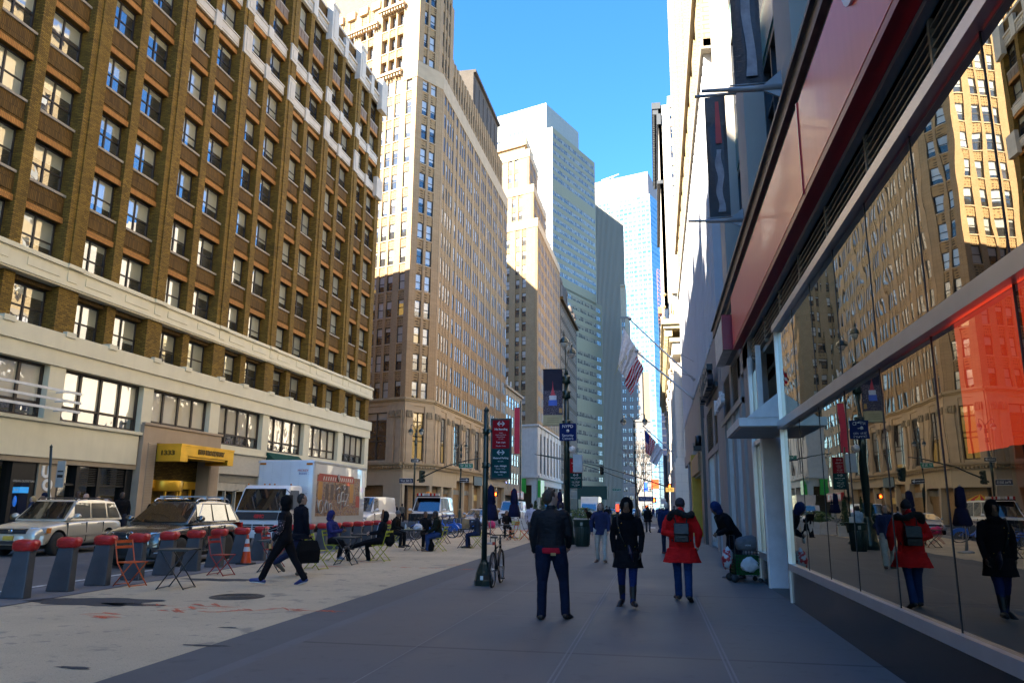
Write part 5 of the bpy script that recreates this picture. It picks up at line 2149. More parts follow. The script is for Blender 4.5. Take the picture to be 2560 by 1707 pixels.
def quad_panel(mb, a, b_, c_, d, out, th=.012, n=1):
 """a proud glass or trim panel from four corners"""
 o = Vector(out) * th
 P = [Vector(p) + o for p in (a, b_, c_, d)]
 mb.poly(P)

def car(name, label, loc, rz, S, paint, cat='car', group=None):
 """S: dims and outline. L length, W width, stations (x, z_top, half width factor), roof outline"""
 root = empty(name, label, cat, loc, rz, group)
 W2 = S['W'] / 2
 b = MB()
 rings = []
 for x, zt, k, zb in S['st']:
  w_ = W2 * k
  zm = (zb + zt) / 2
  rings.append([(x, -w_ * .80, zb), (x, -w_ * .97, zb + .08), (x, -w_, zm - .05), (x, -w_ * .985, zt - .14), (x, -w_ * .93, zt - .035), (x, -w_ * .6, zt + .0), (x, 0, zt + S.get('crown', .025)),
                      (x, w_ * .6, zt), (x, w_ * .93, zt - .035), (x, w_ * .985, zt - .14), (x, w_, zm - .05), (x, w_ * .97, zb + .08), (x, w_ * .80, zb), (x, 0, zb)])
 b.loft(rings)
 body = part(b, 'body', [paint, m_plastic], root)
 sub = body.modifiers.new('s', 'SUBSURF')
 sub.levels = sub.render_levels = 2
 cut = MB()
 r = S['r']
 for x in S['axles']:
  for s in (1, -1):
   cut.lathe([(r + .065, s * (W2 - .30)), (r + .065, s * (W2 + .2))], (x, 0, r + .01), 28, 'y')
 co = cut.build('cut', m_plastic)
 co.parent = root
 bo = body.modifiers.new('b', 'BOOLEAN')
 bo.operation = 'DIFFERENCE'
 bo.object = co
 bo.solver = 'EXACT'
 apply_mods(body)
 bpy.data.objects.remove(co)
 sharpen(body)
 # cabin
 xf0, xf1, xr1, xr0 = S['cab']
 zb, zr = S['belt'], S['roof']
 wb, wt = W2 * .90, W2 * S.get('tumble', .70)
 g = MB()
 n = 6
 prof = [(xf0, zb - .06), (xf0, zb)] + [(xf1 + (xr1 - xf1) * i / n, zr - S.get('arch', .06) * (2 * i / n - .85) ** 2) for i in range(n + 1)] + [(xr0, zb), (xr0, zb - .06)]
 def half(z):
  f = max(0, min(1, (z - zb) / (zr - zb)))
  return wb + (wt - wb) * f
 L_, R_, TL, TR = [], [], [], []
 for x, z in prof:
  L_.append(g.P((x, half(z), z)))
  R_.append(g.P((x, -half(z), z)))
 for i in range(len(prof) - 1):
  g.face((L_[i], L_[i + 1], R_[i + 1], R_[i]))
 g.face((L_[-1], L_[0], R_[0], R_[-1]))
 g.face(tuple(reversed(L_)))
 g.face(tuple(R_))
 cabin = part(g, 'cabin', paint, root)
 bv = cabin.modifiers.new('b', 'BEVEL')
 bv.width = .06
 bv.segments = 3
 bv.limit_method = 'ANGLE'
 apply_mods(cabin)
 sharpen(cabin, 25)
 def side_pt(x, z, s, o=.012):
  return Vector((x, s * (half(z) + o), z))
 zA, zB = zb + .03, zr - .11
 def xs(z, edge):
  f = (z - zb) / (prof[2][1] - zb)
  return xf0 + (xf1 - xf0) * f if edge == 'f' else xr0 + (xr1 - xr0) * f
 # windscreen and rear window
 for nm, x0, x1, e in (('windscreen', xf0, xf1, .02), ('rear_window', xr0, xr1, -.02)):
  gl = MB()
  za, zc = zb + .02, (prof[2][1] if nm == 'windscreen' else prof[-3][1]) - .05
  fa, fc = (za - zb) / (zr - zb), (zc - zb) / (zr - zb)
  xa, xc = x0 + (x1 - x0) * fa, x0 + (x1 - x0) * fc
  m = 6
  d = 1 if nm == 'windscreen' else -1
  for i in range(m):
   ya, yb = -1 + 2 * i / m, -1 + 2 * (i + 1) / m
   bul = lambda t_: d * (.018 + .03 * (1 - t_ * t_))
   gl.poly([(xa + bul(ya), ya * (half(za) - .07), za), (xa + bul(yb), yb * (half(za) - .07), za), (xc + bul(yb), yb * (half(zc) - .07), zc + .01), (xc + bul(ya), ya * (half(zc) - .07), zc + .01)])
  gl.smooth = True
  part(gl, nm, S.get('wsm', m_cglass) if nm == 'windscreen' else m_cglass, root)
 for s in (1, -1):
  for (f0, f1) in S['side']:
   gl = MB()
   lo0 = xs(zA, 'f') + (xs(zA, 'r') - xs(zA, 'f')) * f0
   lo1 = xs(zA, 'f') + (xs(zA, 'r') - xs(zA, 'f')) * f1
   hi0 = xs(zB, 'f') + (xs(zB, 'r') - xs(zB, 'f')) * f0
   hi1 = xs(zB, 'f') + (xs(zB, 'r') - xs(zB, 'f')) * f1
   if 0 < f0: hi0 = lo0 * .75 + hi0 * .25
   if f1 < 1 and f1 < .8: hi1 = lo1 * .75 + hi1 * .25
   gl.poly([side_pt(lo0, zA, s), side_pt(lo1, zA, s), side_pt(hi1, zB, s), side_pt(hi0, zB, s)])
   part(gl, 'side_window', m_cglass, root)
  if S.get('trimline'):
   tr_ = MB()
   f0, f1 = S['side'][0][0], S['side'][-1][1]
   a, c_ = xs(zA, 'f') + (xs(zA, 'r') - xs(zA, 'f')) * f0, xs(zA, 'f') + (xs(zA, 'r') - xs(zA, 'f')) * f1
   tr_.tube([side_pt(a, zA - .02, s), side_pt(c_, zA - .02, s)], .012, 6)
   a2, c2 = xs(zB, 'f') + (xs(zB, 'r') - xs(zB, 'f')) * f0, xs(zB, 'f') + (xs(zB, 'r') - xs(zB, 'f')) * f1
   tr_.tube([side_pt(a, zA, s), side_pt(a2, zB + .02, s), side_pt(c2, zB + .02, s), side_pt(c_, zA, s)], .012, 6)
   part(tr_, 'window_trim', m_chrome, root)
  # doors: seams, handles, sill strip
  dm = MB()
  for x in S['seams']:
   dm.box(x - .006, x + .006, s * (W2 * .90), s * (W2 * 1.003), S['st'][3][3] + .12, zb - .1)
  part(dm, 'door_gap', m_plastic, root)
  for x in S['handles']:
   h = MB()
   h.tube([(x - .09, s * (W2 * .985 + .0), zb - .12), (x - .07, s * (W2 * .985 + .03), zb - .12), (x + .07, s * (W2 * .985 + .03), zb - .12), (x + .09, s * (W2 * .985), zb - .12)], .014, 6)
   part(h, 'door_handle', paint, root)
  mi = MB()
  mx = xf0 - .28 - S.get('mirx', 0)
  mi.lathe([(0, -.06), (.085, -.05), (.10, .0), (.08, .05), (0, .06)], (0, 0, 0), 12, 'x')
  for i, p in enumerate(mi.v):
   mi.v[i] = Vector((mx + p.x, s * (W2 + .09) + p.y * 1.25, zb + .10 + p.z * .85))
  mi.tube([(mx, s * W2 * .9, zb + .03), (mx, s * (W2 + .04), zb + .07)], .03, 6)
  part(mi, 'wing_mirror', S.get('mirm', paint), root)
 for x in S['axles']:
  for s in (1, -1):
   wheel(root, x, s * W2 * .985, r, .23, spokes=S.get('spokes', 10), rim=S.get('rimm', m_alloy))
 u = MB()
 u.box(S['axles'][1] - .6, S['axles'][0] + .6, -W2 * .75, W2 * .75, .2, .55)
 part(u, 'underbody', m_plastic, root)
 return root

def front_kit(root, S, xn, items):
 """lamps, grille, bumper and plate at the nose; boxes hug the front with a small bulge"""
 for nm, mat, x, y0, y1, z0, z1, sweep in items:
  for s in ((1, -1) if y0 >= 0 and y1 > 0 and nm not in ('grille', 'bumper', 'air_intake', 'number_plate', 'chrome_bar') else (1,)):
   b = MB()
   if s == 1 and nm in ('grille', 'bumper', 'air_intake', 'number_plate', 'chrome_bar'):
    n = 8
    ya, yb = -y1, y1
   else:
    n = 5
    ya, yb = s * y0, s * y1
   rings = []
   for i in range(n + 1):
    y = ya + (yb - ya) * i / n
    f = abs(y) / (S['W'] / 2)
    xx = xn + x - sweep * f ** 2.4
    zz0 = z0 + (.02 * f if nm == 'headlight' else 0)
    rings.append([(xx - .10, y, zz0), (xx + .015, y, zz0), (xx + .02, y, (zz0 + z1) / 2), (xx - .0, y, z1), (xx - .12, y, z1)])
   b.smooth = True
   b.loft(rings)
   o = part(b, nm, mat, root)
   sharpen(o, 40)

SUVW = 1.83
silver = carpaint('champagne_silver_paint', (.66, .60, .48), .45, .32)
S1 = dict(W=SUVW, r=.345, roof=1.68, belt=1.06, arch=.05, tumble=.74, crown=.02,
          st=[(-2.30, .92, .80, .42), (-2.24, 1.04, .93, .33), (-1.6, 1.07, .99, .26), (-.8, 1.06, 1.0, .24), (.3, 1.05, 1.0, .24), (.95, 1.03, 1.0, .25), (1.5, .98, .98, .27), (2.0, .90, .93, .30), (2.25, .80, .84, .34), (2.32, .62, .78, .40)],
          axles=(1.38, -1.33), cab=(1.02, .28, -1.85, -2.22), side=[(.13, .40), (.43, .70), (.74, .96)], seams=(1.0, .0, -.95), handles=(.22, -.72), spokes=5)
o = car('silver_suv', 'champagne silver suv parked at the far kerb, nose towards the viewer', (-19.1, 22.5, 0), RAD(-90 + 8), S1, silver, 'suv')
front_kit(o, S1, 2.30, [
 ('headlight', m_lens, -.03, .52, .86, .66, .83, .34), ('indicator', m_amber, -.05, .80, .90, .67, .82, .36), ('grille', m_plastic, .02, 0, .46, .66, .81, .16), ('bumper', silver, .05, 0, .88, .34, .60, .30),
 ('chrome_bar', m_chrome, .03, 0, .44, .68, .70, .16), ('chrome_bar', m_chrome, .032, 0, .44, .73, .75, .16), ('chrome_bar', m_chrome, .03, 0, .44, .78, .80, .16),
 ('fog_lamp', m_lens, .07, .55, .70, .42, .52, .30), ('air_intake', m_plastic, .065, 0, .40, .36, .46, .2), ('number_plate', m_plate, .085, 0, .15, .48, .6, .1)])
b = MB()
b.lathe([(.0, 2.345), (.05, 2.345), (.055, 2.335), (.055, 2.3)], (0, 0, .745), 16, 'x')
for i, p in enumerate(b.v): b.v[i] = Vector((p.x, p.y * 1.4, .745 + (p.z - .745)))
part(b, 'badge', m_chrome, o)
b = MB()
for s in (1, -1):
 b.tube([(.3, s * .62, 1.66), (.2, s * .63, 1.72), (-1.6, s * .63, 1.73), (-1.75, s * .62, 1.66)], .022, 6)
part(b, 'roof_rail', m_plastic, o)
b = MB()
for s in (1, -1):
 b.box(-1.7, 1.0, s * .905, s * .93, .56, .64)
part(b, 'side_moulding', silver, o)

graphite = carpaint('graphite_metallic_paint', (.15, .135, .115), .75, .2)
S2 = dict(W=1.82, r=.36, roof=1.665, belt=1.08, arch=.07, tumble=.70, crown=.03,
          st=[(-2.22, .80, .78, .46), (-2.18, 1.02, .92, .36), (-1.6, 1.09, 1.0, .27), (-.8, 1.08, 1.0, .25), (.3, 1.07, 1.0, .25), (.9, 1.05, 1.0, .25), (1.4, 1.01, .985, .27), (1.85, .95, .94, .30), (2.12, .86, .85, .32), (2.22, .68, .80, .36)],
          axles=(1.34, -1.27), cab=(.98, .20, -1.72, -2.12), side=[(.14, .42), (.45, .72), (.76, .93)], seams=(.95, -.05, -.98), handles=(.18, -.80), trimline=True, mirm=graphite)
o = car('grey_suv', 'dark graphite suv with a silver roof rack, pulling along the docks', (-13.05, 19.75, 0), RAD(-90 + 5), S2, graphite, 'suv')
front_kit(o, S2, 2.22, [
 ('headlight', m_lens, -.04, .44, .84, .72, .86, .36), ('grille', m_plastic, .0, 0, .46, .72, .86, .14), ('bumper', graphite, .035, 0, .87, .52, .70, .30), ('bumper', m_plastic, .05, 0, .87, .27, .52, .34),
 ('chrome_bar', m_chrome, .012, 0, .46, .74, .758, .14), ('chrome_bar', m_chrome, .014, 0, .46, .82, .838, .14), ('air_intake', m_black, .075, 0, .55, .32, .48, .2), ('fog_lamp', m_lens, .06, .62, .76, .36, .46, .32)])
b = MB()
b.lathe([(.075, 2.26), (.088, 2.265), (.10, 2.26), (.10, 2.24), (.075, 2.24)], (0, 0, .79), 24, 'x', cap=False)
Mx = frame_m((2.258, 0, .79), (0, 1, 0), (0, 0, 1))
letters(b, 'V', .11, Mx @ Matrix.Translation((0, .038, 0)), .004)
letters(b, 'W', .10, Mx @ Matrix.Translation((0, -.032, 0)), .004)
part(b, 'badge', m_chrome, o)
b = MB()
for s in (1, -1):
 b.tube([(.25, s * .60, 1.63), (.1, s * .615, 1.70), (-1.5, s * .615, 1.715), (-1.75, s * .60, 1.62)], .024, 8)
part(b, 'roof_rail', m_chrome, o)
for x in (-.2, -1.25):
 b = MB()
 b.box(x - .035, x + .035, -.66, .66, 1.755, 1.785)
 for s in (1, -1):
  b.box(x - .06, x + .06, s * .58, s * .68, 1.69, 1.785)
 part(b, 'roof_bar', m_alu, o)
b = MB()
b.box(-1.0, -.1, -.55, .55, 1.672, 1.68)
part(b, 'sunroof', m_black, o)
b = MB()
b.box(-2.22, -2.12, .60, .86, .86, 1.04)
part(b, 'tail_light', m_redlens, o)

# ------------------------------------------------------------------ white box truck
def box_truck():
 o = empty('box_truck', 'white box truck with a printed and graffitied side, stopped beyond the two suvs', 'truck', (-14.42, 26.7, 0), RAD(-90 + 2.5))
 white = carpaint('white_cab_paint', (.80, .80, .80), 0, .3)
 b = MB()
 w_ = 1.0
 prof = [(-.05, .45), (.0, .55), (-.02, 1.0), (-.12, 1.32), (-.52, 2.18), (-.70, 2.28), (-1.6, 2.3), (-1.75, 2.25), (-1.75, .5), (-1.1, .45)]
 b.loft([[(x, s * (w_ - (.0 if z < 1.4 else (z - 1.4) * .13)), z) for x, z in prof] for s in (-1, 1)])
 cabo = part(b, 'cab', white, o)
 bv = cabo.modifiers.new('b', 'BEVEL')
 bv.width, bv.segments, bv.limit_method = .07, 3, 'ANGLE'
 apply_mods(cabo)
 sharpen(cabo, 25)
 b = MB()
 b.poly([(-.11, -.90, 1.35), (-.11, .90, 1.35), (-.485, .81, 2.14), (-.485, -.81, 2.14)])
 for i, p in enumerate(b.v): b.v[i] = p + Vector((.022, 0, .012))
 part(b, 'windscreen', m_cglass, o)
 b = MB()
 b.box(-.10, .012, -.93, .93, 1.02, 1.30)
 for i, p in enumerate(b.v): b.v[i] = p + Vector((-.10 * (p.z - 1.02) / .3, 0, 0))
 part(b, 'front_panel', m_plastic, o)
 b = MB()
 letters(b, 'GMC', .17, frame_m((-.02, 0, 1.14), (0, 1, 0), (-.2, 0, 1)), .01, bold=.012)
 part(b, 'badge', plain('red_badge', (.5, .03, .03), .3), o)
 b = MB()
 for k in range(3):
  for y0, y1 in ((-.62, -.24), (-.19, .19), (.24, .62)):
   b.box(-.02, .012, y0, y1, .66 + k * .075, .71 + k * .075)
 part(b, 'grille', m_plastic, o)
 for s in (1, -1):
  b = MB()
  b.box(-.06, .02, s * .70, s * .94, .60, .80)
  part(b, 'headlight', m_lens, o)
  b = MB()
  b.box(-.10, .01, s * .94, s * .985, .60, .80)
  part(b, 'indicator', m_amber, o)
  b = MB()
  b.poly([(-.25, s * 1.002, 1.4), (-1.35, s * 1.002, 1.4), (-1.35, s * .925, 2.1), (-.58, s * .925, 2.1)])
  for i, p in enumerate(b.v): b.v[i] = p + Vector((0, s * .006, 0))
  part(b, 'side_window', m_cglass, o)
  b = MB()
  b.box(-.02, .05, s * 1.12, s * 1.30, 1.42, 1.92)
  b.tube([(-.2, s * .95, 2.1), (.02, s * 1.2, 1.98), (.02, s * 1.2, 1.4), (-.1, s * 1.0, 1.2)], .015, 6)
  part(b, 'wing_mirror', m_black, o)
  b = MB()
  b.box(-.9, -.72, s * 1.003, s * 1.02, 1.2, 1.24)
  part(b, 'door_handle', m_black, o)
 b = MB()
 b.box(-.3, .12, -1.0, 1.0, .38, .58)
 part(b, 'bumper', white, o)
 b = MB()
 for y in (-.85, -.2, 0, .2, .85):
  b.lathe([(0, 0), (.035, 0), (.03, .05), (0, .06)], (-.75, y, 2.29), 8)
 part(b, 'marker_light', m_amber, o)
 # body
 bx0, bx1, bw_, z0, z1 = -2.1, -8.4, 1.17, .78, 3.32
 silverw = carpaint('box_aluminium_skin', (.66, .68, .70), .2, .38)
 b = MB()
 b.box(bx1, bx0, -bw_, bw_, z0, z1)
 bo = part(b, 'cargo_box', [silverw], o)
 bv = bo.modifiers.new('b', 'BEVEL')
 bv.width, bv.segments = .09, 3
 apply_mods(bo)
 sharpen(bo, 25)
 b = MB()
 for y in [i * .38 - .95 for i in range(6)]:
  for k in range(28):
   b.cbox((bx0 + .004, y, z0 + .15 + k * .083), (.014, .022, .022))
 for s in (1, -1):
  for k in range(30):
   b.cbox((bx0 - .1, s * (bw_ + .003), z0 + .12 + k * .08), (.022, .012, .022))
  b.box(bx1, bx0, s * bw_, s * (bw_ + .02), z0 - .02, z0 + .12)
  b.box(bx1, bx0, s * bw_, s * (bw_ + .02), z1 - .12, z1 - .03)
 part(b, 'rivet_strip', plain('box_rail', (.44, .46, .48), .4, .5), bo)
 for s in (1, -1):
  b = MB()
  b.box(bx0 - .05, bx0 + .02, s * .85, s * 1.1, z1 - .2, z1 - .12)
  part(b, 'marker_light', m_amber, bo)
 b = MB()
 letters(b, 'MICKEY', .13, frame_m((bx0 + .016, .72, z1 - .42), (0, 1, 0), (0, 0, 1)), .003)
 b.m = 1
 letters(b, 'BODIES', .1, frame_m((bx0 + .016, .72, z1 - .54), (0, 1, 0), (0, 0, 1)), .003)
 part(b, 'maker_plate', [plain('red_badge', (.5, .03, .03), .3), plain('blue_ink', (.05, .1, .35), .6)], bo)
 # the printed side: an old shop-front picture with spray-can tags
 t = NT('printed_shop_front')
 v = t.obj()
 n = t.noise(t.mapping(v, (5, 1, 5)), 1.4, 6, .7)
 c = t.ramp(n, [(.3, (.02, .015, .02)), (.42, (.16, .09, .05)), (.48, (.42, .22, .05)), (.53, (.32, .30, .30)), (.58, (.07, .05, .07)), (.64, (.30, .04, .03)), (.7, (.45, .40, .34))], 'LINEAR')
 m_print = t.done(t.pr(col=c, rough=.4, coat=.3).outputs[0])
 y = bw_ + .006
 b = MB()
 px = lambda f: bx0 - .35 - f * 5.2
 b.poly([(px(0), y, z0 + .35), (px(1), y, z0 + .35), (px(1), y, z1 - .55), (px(0), y, z1 - .55)])
 b.m = 1
 y += .004
 b.poly([(px(0), y, z1 - .8), (px(.85), y, z1 - .8), (px(.82), y, z1 - .5), (px(.04), y, z1 - .5)])
 b.poly([(px(.90), y, z0 + .7), (px(1.0), y, z0 + .7), (px(1.0), y, z0 + 1.2), (px(.90), y, z0 + 1.2)])
 b.m = 2
 for k in range(14):
  f = .12 + k * .05
  b.poly([(px(f), y + .002, z1 - .76), (px(f + .022), y + .002, z1 - .76), (px(f + .035), y + .002, z1 - .6), (px(f + .012), y + .002, z1 - .6)])
 b.m = 3
 for f in (.03, .74):
  b.poly([(px(f), y, z0 + .9), (px(f + .09), y, z0 + .9), (px(f + .09), y, z1 - .82), (px(f), y, z1 - .82)])
 b.m = 4
 b.lathe([(0, y + .012), (.16, y + .012), (.16, y)], (px(.45), 0, z1 - .62), 20, 'y')
 for q in range(5):
  b.poly([(px(.18 + q * .11), y, z0 + 1.0), (px(.25 + q * .11), y, z0 + 1.0), (px(.25 + q * .11), y, z1 - .9), (px(.18 + q * .11), y, z1 - .9)])
 b.m = 2
 part(b, 'side_print', [m_print, plain('print_red', (.40, .05, .025), .4), plain('print_white', (.6, .6, .58), .4), plain('print_orange', (.50, .25, .04), .4), plain('print_brown', (.09, .06, .05), .4, var=.6, scale=6)], bo)
 g = MB()
 yy = y + .012
 def tagline(pts, r=.018):
  g.tube([(px(a), yy, z0 + c_) for a, c_ in pts], r, 5)
 def loop(cx, cz, rx, rz, a0=0, a1=6.3, r=.018):
  tagline([(cx + rx * math.cos(a0 + (a1 - a0) * i / 12), cz + rz * math.sin(a0 + (a1 - a0) * i / 12)) for i in range(13)], r)
 loop(.10, .72, .045, .26); loop(.21, .72, .03, .2, 1, 5); tagline([(.19, .5), (.2, 1.0), (.24, .52), (.24, .95)]); loop(.30, .7, .03, .16); tagline([(.03, 1.0), (.05, .5), (.07, .95)])
 loop(.48, 1.05, .035, .2); tagline([(.52, .6), (.53, 1.35)]); loop(.57, 1.15, .03, .2); tagline([(.6, .7), (.6, 1.3)]); tagline([(.63, 1.25), (.71, 1.3), (.63, .75), (.72, .8)]); loop(.6, 1.55, .02, .1); loop(.47, 1.4, .05, .12, .2, 3); tagline([(.44, .9), (.66, .98)])
 part(g, 'graffiti', plain('silver_spray_paint', (.55, .55, .56), .5, .2), bo)
 b = MB()
 b.box(-8.4, -.4, -.45, .45, .45, .72)
 b.box(-8.4, -8.2, -1.1, 1.1, .45, .55)
 part(b, 'chassis', m_plastic, o)
 for x in (-.75, -6.2):
  for s in (1, -1):
   wheel(o, x, s * .98, .40, .25, spokes=6)
 return o
box_truck()

# ------------------------------------------------------------------ vans and cars further off
def van(name, label, loc, rz, paint, L=5.4, W=2.0, H=2.1, group=None, stripe=None, cat='van', detail=True):
 S = dict(W=W, r=.37, roof=H, belt=1.25, arch=.03, tumble=.80, crown=.01,
             st=[(-L / 2, 1.2, .95, .45), (-L / 2 + .05, 1.26, .98, .38), (-L / 4, 1.27, 1, .36), (L * .1, 1.27, 1, .36), (L * .27, 1.24, 1, .36), (L * .38, 1.16, .97, .36), (L * .46, 1.04, .92, .38), (L * .495, .9, .86, .42), (L * .5, .7, .84, .45)],
             axles=(L * .32, -L * .28), cab=(L * .31, L * .17, -L / 2 + .10, -L / 2 + .02), side=[(.06, .24), (.27, .52), (.56, .92)] if stripe else [(.06, .24)], seams=(L * .27, L * .06), handles=(L * .09,), spokes=8)
 o = car(name, label, loc, rz, S, paint, cat, group)
 front_kit(o, S, L / 2, [('headlight', m_lens, -.03, .62, .88, .80, .98, .16), ('indicator', m_amber, -.03, .66, .9, .72, .79, .16), ('grille', m_plastic, .0, 0, .58, .72, 1.0, .1), ('bumper', m_plastic, .06, 0, .94, .42, .62, .2), ('chrome_bar', m_chrome, .015, 0, .55, .84, .87, .1)])
 return o
white_v = carpaint('white_van_paint', (.78, .77, .73), 0, .35)
van('cargo_van', 'plain white cargo van half hidden behind the box truck', (-15.9, 41.4, 0), RAD(-88), white_v, 5.4, 2.0, 2.05)
pv = van('police_van', 'white police van with a blue side stripe and a red and clear light bar', (-14.35, 49.0, 0), RAD(-86), white_v, 5.6, 2.0, 2.15, stripe=True, cat='police van')
b = MB()
b.box(2.78, 2.98, -.82, .82, .52, 1.12)
for y in (-.7, -.35, 0, .35, .7):
 b.box(2.98, 3.02, y - .03, y + .03, .56, 1.1)
b.box(2.98, 3.02, -.82, .82, .76, .82)
part(b, 'push_bar', m_black, pv)
b = MB()
for i in range(12):
 b.m = (0, 1, 0, 1, 2, 2, 1, 0, 2, 0, 2, 2)[i]
 y = -.72 + i * .12
 b.box(1.05, 1.35, y, y + .105, 2.2, 2.36)
b.m = 3
b.box(1.08, 1.32, -.74, .74, 2.13, 2.2)
part(b, 'light_bar', [m_redlens, plain('clear_dome', (.6, .6, .6), .15), plain('pale_dome', (.5, .42, .36), .15), m_black], pv)
b = MB()
for s in (1, -1):
 b.box(-2.7, 1.9, s * 1.0, s * 1.012, .94, 1.02)
 b.box(-2.7, 1.6, s * 1.0, s * 1.010, .88, .91)
part(b, 'side_stripe', plain('police_blue', (.06, .09, .32), .4), pv)
b = MB()
letters(b, 'POLICE', .2, frame_m((2.15, 0, 1.262), (0, 1, 0), (-1, 0, .14)), .004, width=1.1)
part(b, 'lettering', plain('police_blue', (.06, .09, .32), .4), pv)
SED = lambda: dict(W=1.78, r=.32, roof=1.42, belt=.95, arch=.08, tumble=.66, crown=.02,
          st=[(-2.3, .80, .82, .42), (-2.2, .96, .92, .32), (-1.6, .97, 1.0, .24), (-.8, .96, 1.0, .22), (.3, .95, 1.0, .22), (.9, .93, 1.0, .22), (1.4, .88, .98, .24), (1.9, .80, .92, .28), (2.2, .70, .84, .32), (2.3, .56, .8, .36)],
          axles=(1.4, -1.32), cab=(.95, .05, -1.15, -1.85), side=[(.16, .44), (.48, .76), (.8, .9)], seams=(.9, -.05, -1.0), handles=(.15, -.8))
def sedan(name, label, loc, rz, paint, group=None):
 S = SED()
 o = car(name, label, loc, rz, S, paint, 'car', group)
 front_kit(o, S, 2.28, [('headlight', m_lens, -.03, .5, .82, .58, .70, .3), ('grille', m_plastic, .0, 0, .4, .56, .68, .14), ('bumper', paint, .03, 0, .85, .32, .52, .28), ('air_intake', m_plastic, .045, 0, .4, .36, .46, .2)])
 return o
silver_blue = carpaint('pale_blue_silver_paint', (.42, .48, .55), .4, .25)
sedan('silver_sedan', 'pale blue silver saloon car just behind the police van', (-13.2, 57.5, 0), RAD(-88), silver_blue)
van('cargo_van', 'white van with a dark windscreen, far side of the closed navy parasols', (-13.4, 72.5, 0), RAD(-90), white_v, 5.2, 2.0, 2.1)
sedan('white_sedan', 'small white car in the crossing behind the shrubs', (-11.2, 90, 0), RAD(-90), white_v)
GT = 'traffic far down the avenue'
def far_truck(loc, label, paint, H=3.2, W=2.3, L=6):
 o = empty('box_truck', label, 'truck', loc, RAD(-90), GT)
 b = MB()
 b.box(-L, -1.6, -W / 2, W / 2, .7, H)
 part(b, 'cargo_box', paint, o)
 b = MB()
 b.prism([(0, .4), (0, 1.2), (-.35, 2.1), (-1.6, 2.2), (-1.6, .4)], -W / 2 + .1, W / 2 - .1, 'y')
 part(b, 'cab', paint, o)
 b = MB()
 b.poly([(-.0, -.9, 1.25), (-.0, .9, 1.25), (-.32, .85, 2.0), (-.32, -.85, 2.0)])
 for i, p in enumerate(b.v): b.v[i] = p + Vector((.03, 0, .01))
 part(b, 'windscreen', m_cglass, o)
 for x in (-.8, -4.6):
  for s in (1, -1):
   wheel(o, x, s * (W / 2 - .05), .4, .25, spokes=5)
 return o
p = gp(1344, 1187)
far_truck((-8.3, 96, 0), 'white delivery truck facing the viewer in the crossing', white_v, 2.9, 2.2)
far_truck((-14.3, 104, 0), 'boxy white lorry near the green shop sign', carpaint('dull_white_paint', (.5, .5, .5), 0, .4), 3.4, 2.4)
yellow = carpaint('taxi_yellow_paint', (.62, .38, .02), 0, .3)
for i, (x, y, pt, lb) in enumerate(((-6.5, 131, yellow, 'yellow cab behind the delivery truck'), (-4.2, 150, white_v, 'white car with lamps on, mid avenue'), (-9.2, 165, silver_blue, 'silver blue car far down the left lane'), (-2.6, 172, yellow, 'small yellow cab near the far crossing'), (-6.2, 188, white_v, 'tiny white car at the end of the avenue'))):
 sedan('distant_car', lb, (x, y, 0), RAD(-90), pt, GT)
b = empty('city_bus', 'white city bus with a dark windscreen far down the avenue', 'bus', (-9.5, 205, 0), RAD(-90), GT)
m = MB()
m.box(-11, 0, -1.3, 1.3, .4, 3.1)
part(m, 'body', white_v, b)
m = MB()
m.box(-.05, .03, -1.15, 1.15, 1.1, 2.5)
part(m, 'windscreen', m_cglass, b)
for s in (1, -1):
 wheel(b, -2, s * 1.25, .48, .28, spokes=5)
# ------------------------------------------------------------------ street furniture
m_green = plain('dark_green_enamel', (.010, .028, .023), .35, .2, coat=.3)
m_docks = plain('grey_dock_steel', (.085, .092, .105), .5, .3, var=.15)
m_cover = fabric('red_vinyl_cover', (.52, .022, .018), .35, wr=.6, gloss=.4)
m_redp = plain('red_chair_paint', (.36, .03, .022), .4)
m_orange = plain('orange_chair_paint', (.60, .10, .02), .4)
m_lime_p = plain('lime_chair_paint', (.42, .43, .03), .4)
m_blackp = plain('black_table_paint', (.022, .024, .024), .45)

def dock_master():
 o = empty('bike_dock', '', 'bike dock', (0, 0, 0), 0, 'red-covered docks along the kerb')
 b = MB()
 b.loft([[(-.23, -.1, 0), (.21, -.1, 0), (.21, .1, 0), (-.23, .1, 0)], [(-.20, -.09, .2), (.21, -.09, .2), (.21, .09, .2), (-.20, .09, .2)], [(-.08, -.08, .82), (.21, -.08, .82), (.21, .08, .82), (-.08, .08, .82)]])
 c = part(b, 'dock_body', m_docks, o)
 bv = c.modifiers.new('b', 'BEVEL')
 bv.width, bv.segments = .018, 2
 b = MB()
 b.box(-.24, -.2, -.05, .05, .0, .03)
 b.box(-.13, -.09, -.05, .05, .62, .74)
 part(b, 'lock_slot', m_black, o)
 b = MB()
 rr = random.Random(5)
 rings = []
 for z, e in ((.77, .0), (.80, .02), (.88, .03), (.93, .02), (.945, -.03)):
  r = []
  for k in range(20):
   a = 2 * PI * k / 20
   cx, cy = math.cos(a), math.sin(a)
   s = 1 / max(abs(cx), abs(cy)) ** .75
   r.append((.065 + cx * s * (.17 + e + rr.uniform(-.012, .012)), cy * s * (.105 + e + rr.uniform(-.012, .012)), z + rr.uniform(-.012, .012)))
  rings.append(r)
 b.smooth = True
 b.loft(rings)
 part(b, 'cover', m_cover, o)
 return o
DK = dock_master()
near = ['red-covered dock post standing leftmost in the row', 'red-covered dock post, next after the leftmost', 'red-covered dock post below the silver suv, left of the orange chair', 'red-covered dock post right behind the orange chair', 'red-covered dock post just left of the grey suv front wheel', 'red-covered dock post in front of the grey suv door', 'red-covered dock post behind the dark red chair', 'red-covered dock post left of the traffic cone', 'red-covered dock post right of the traffic cone']
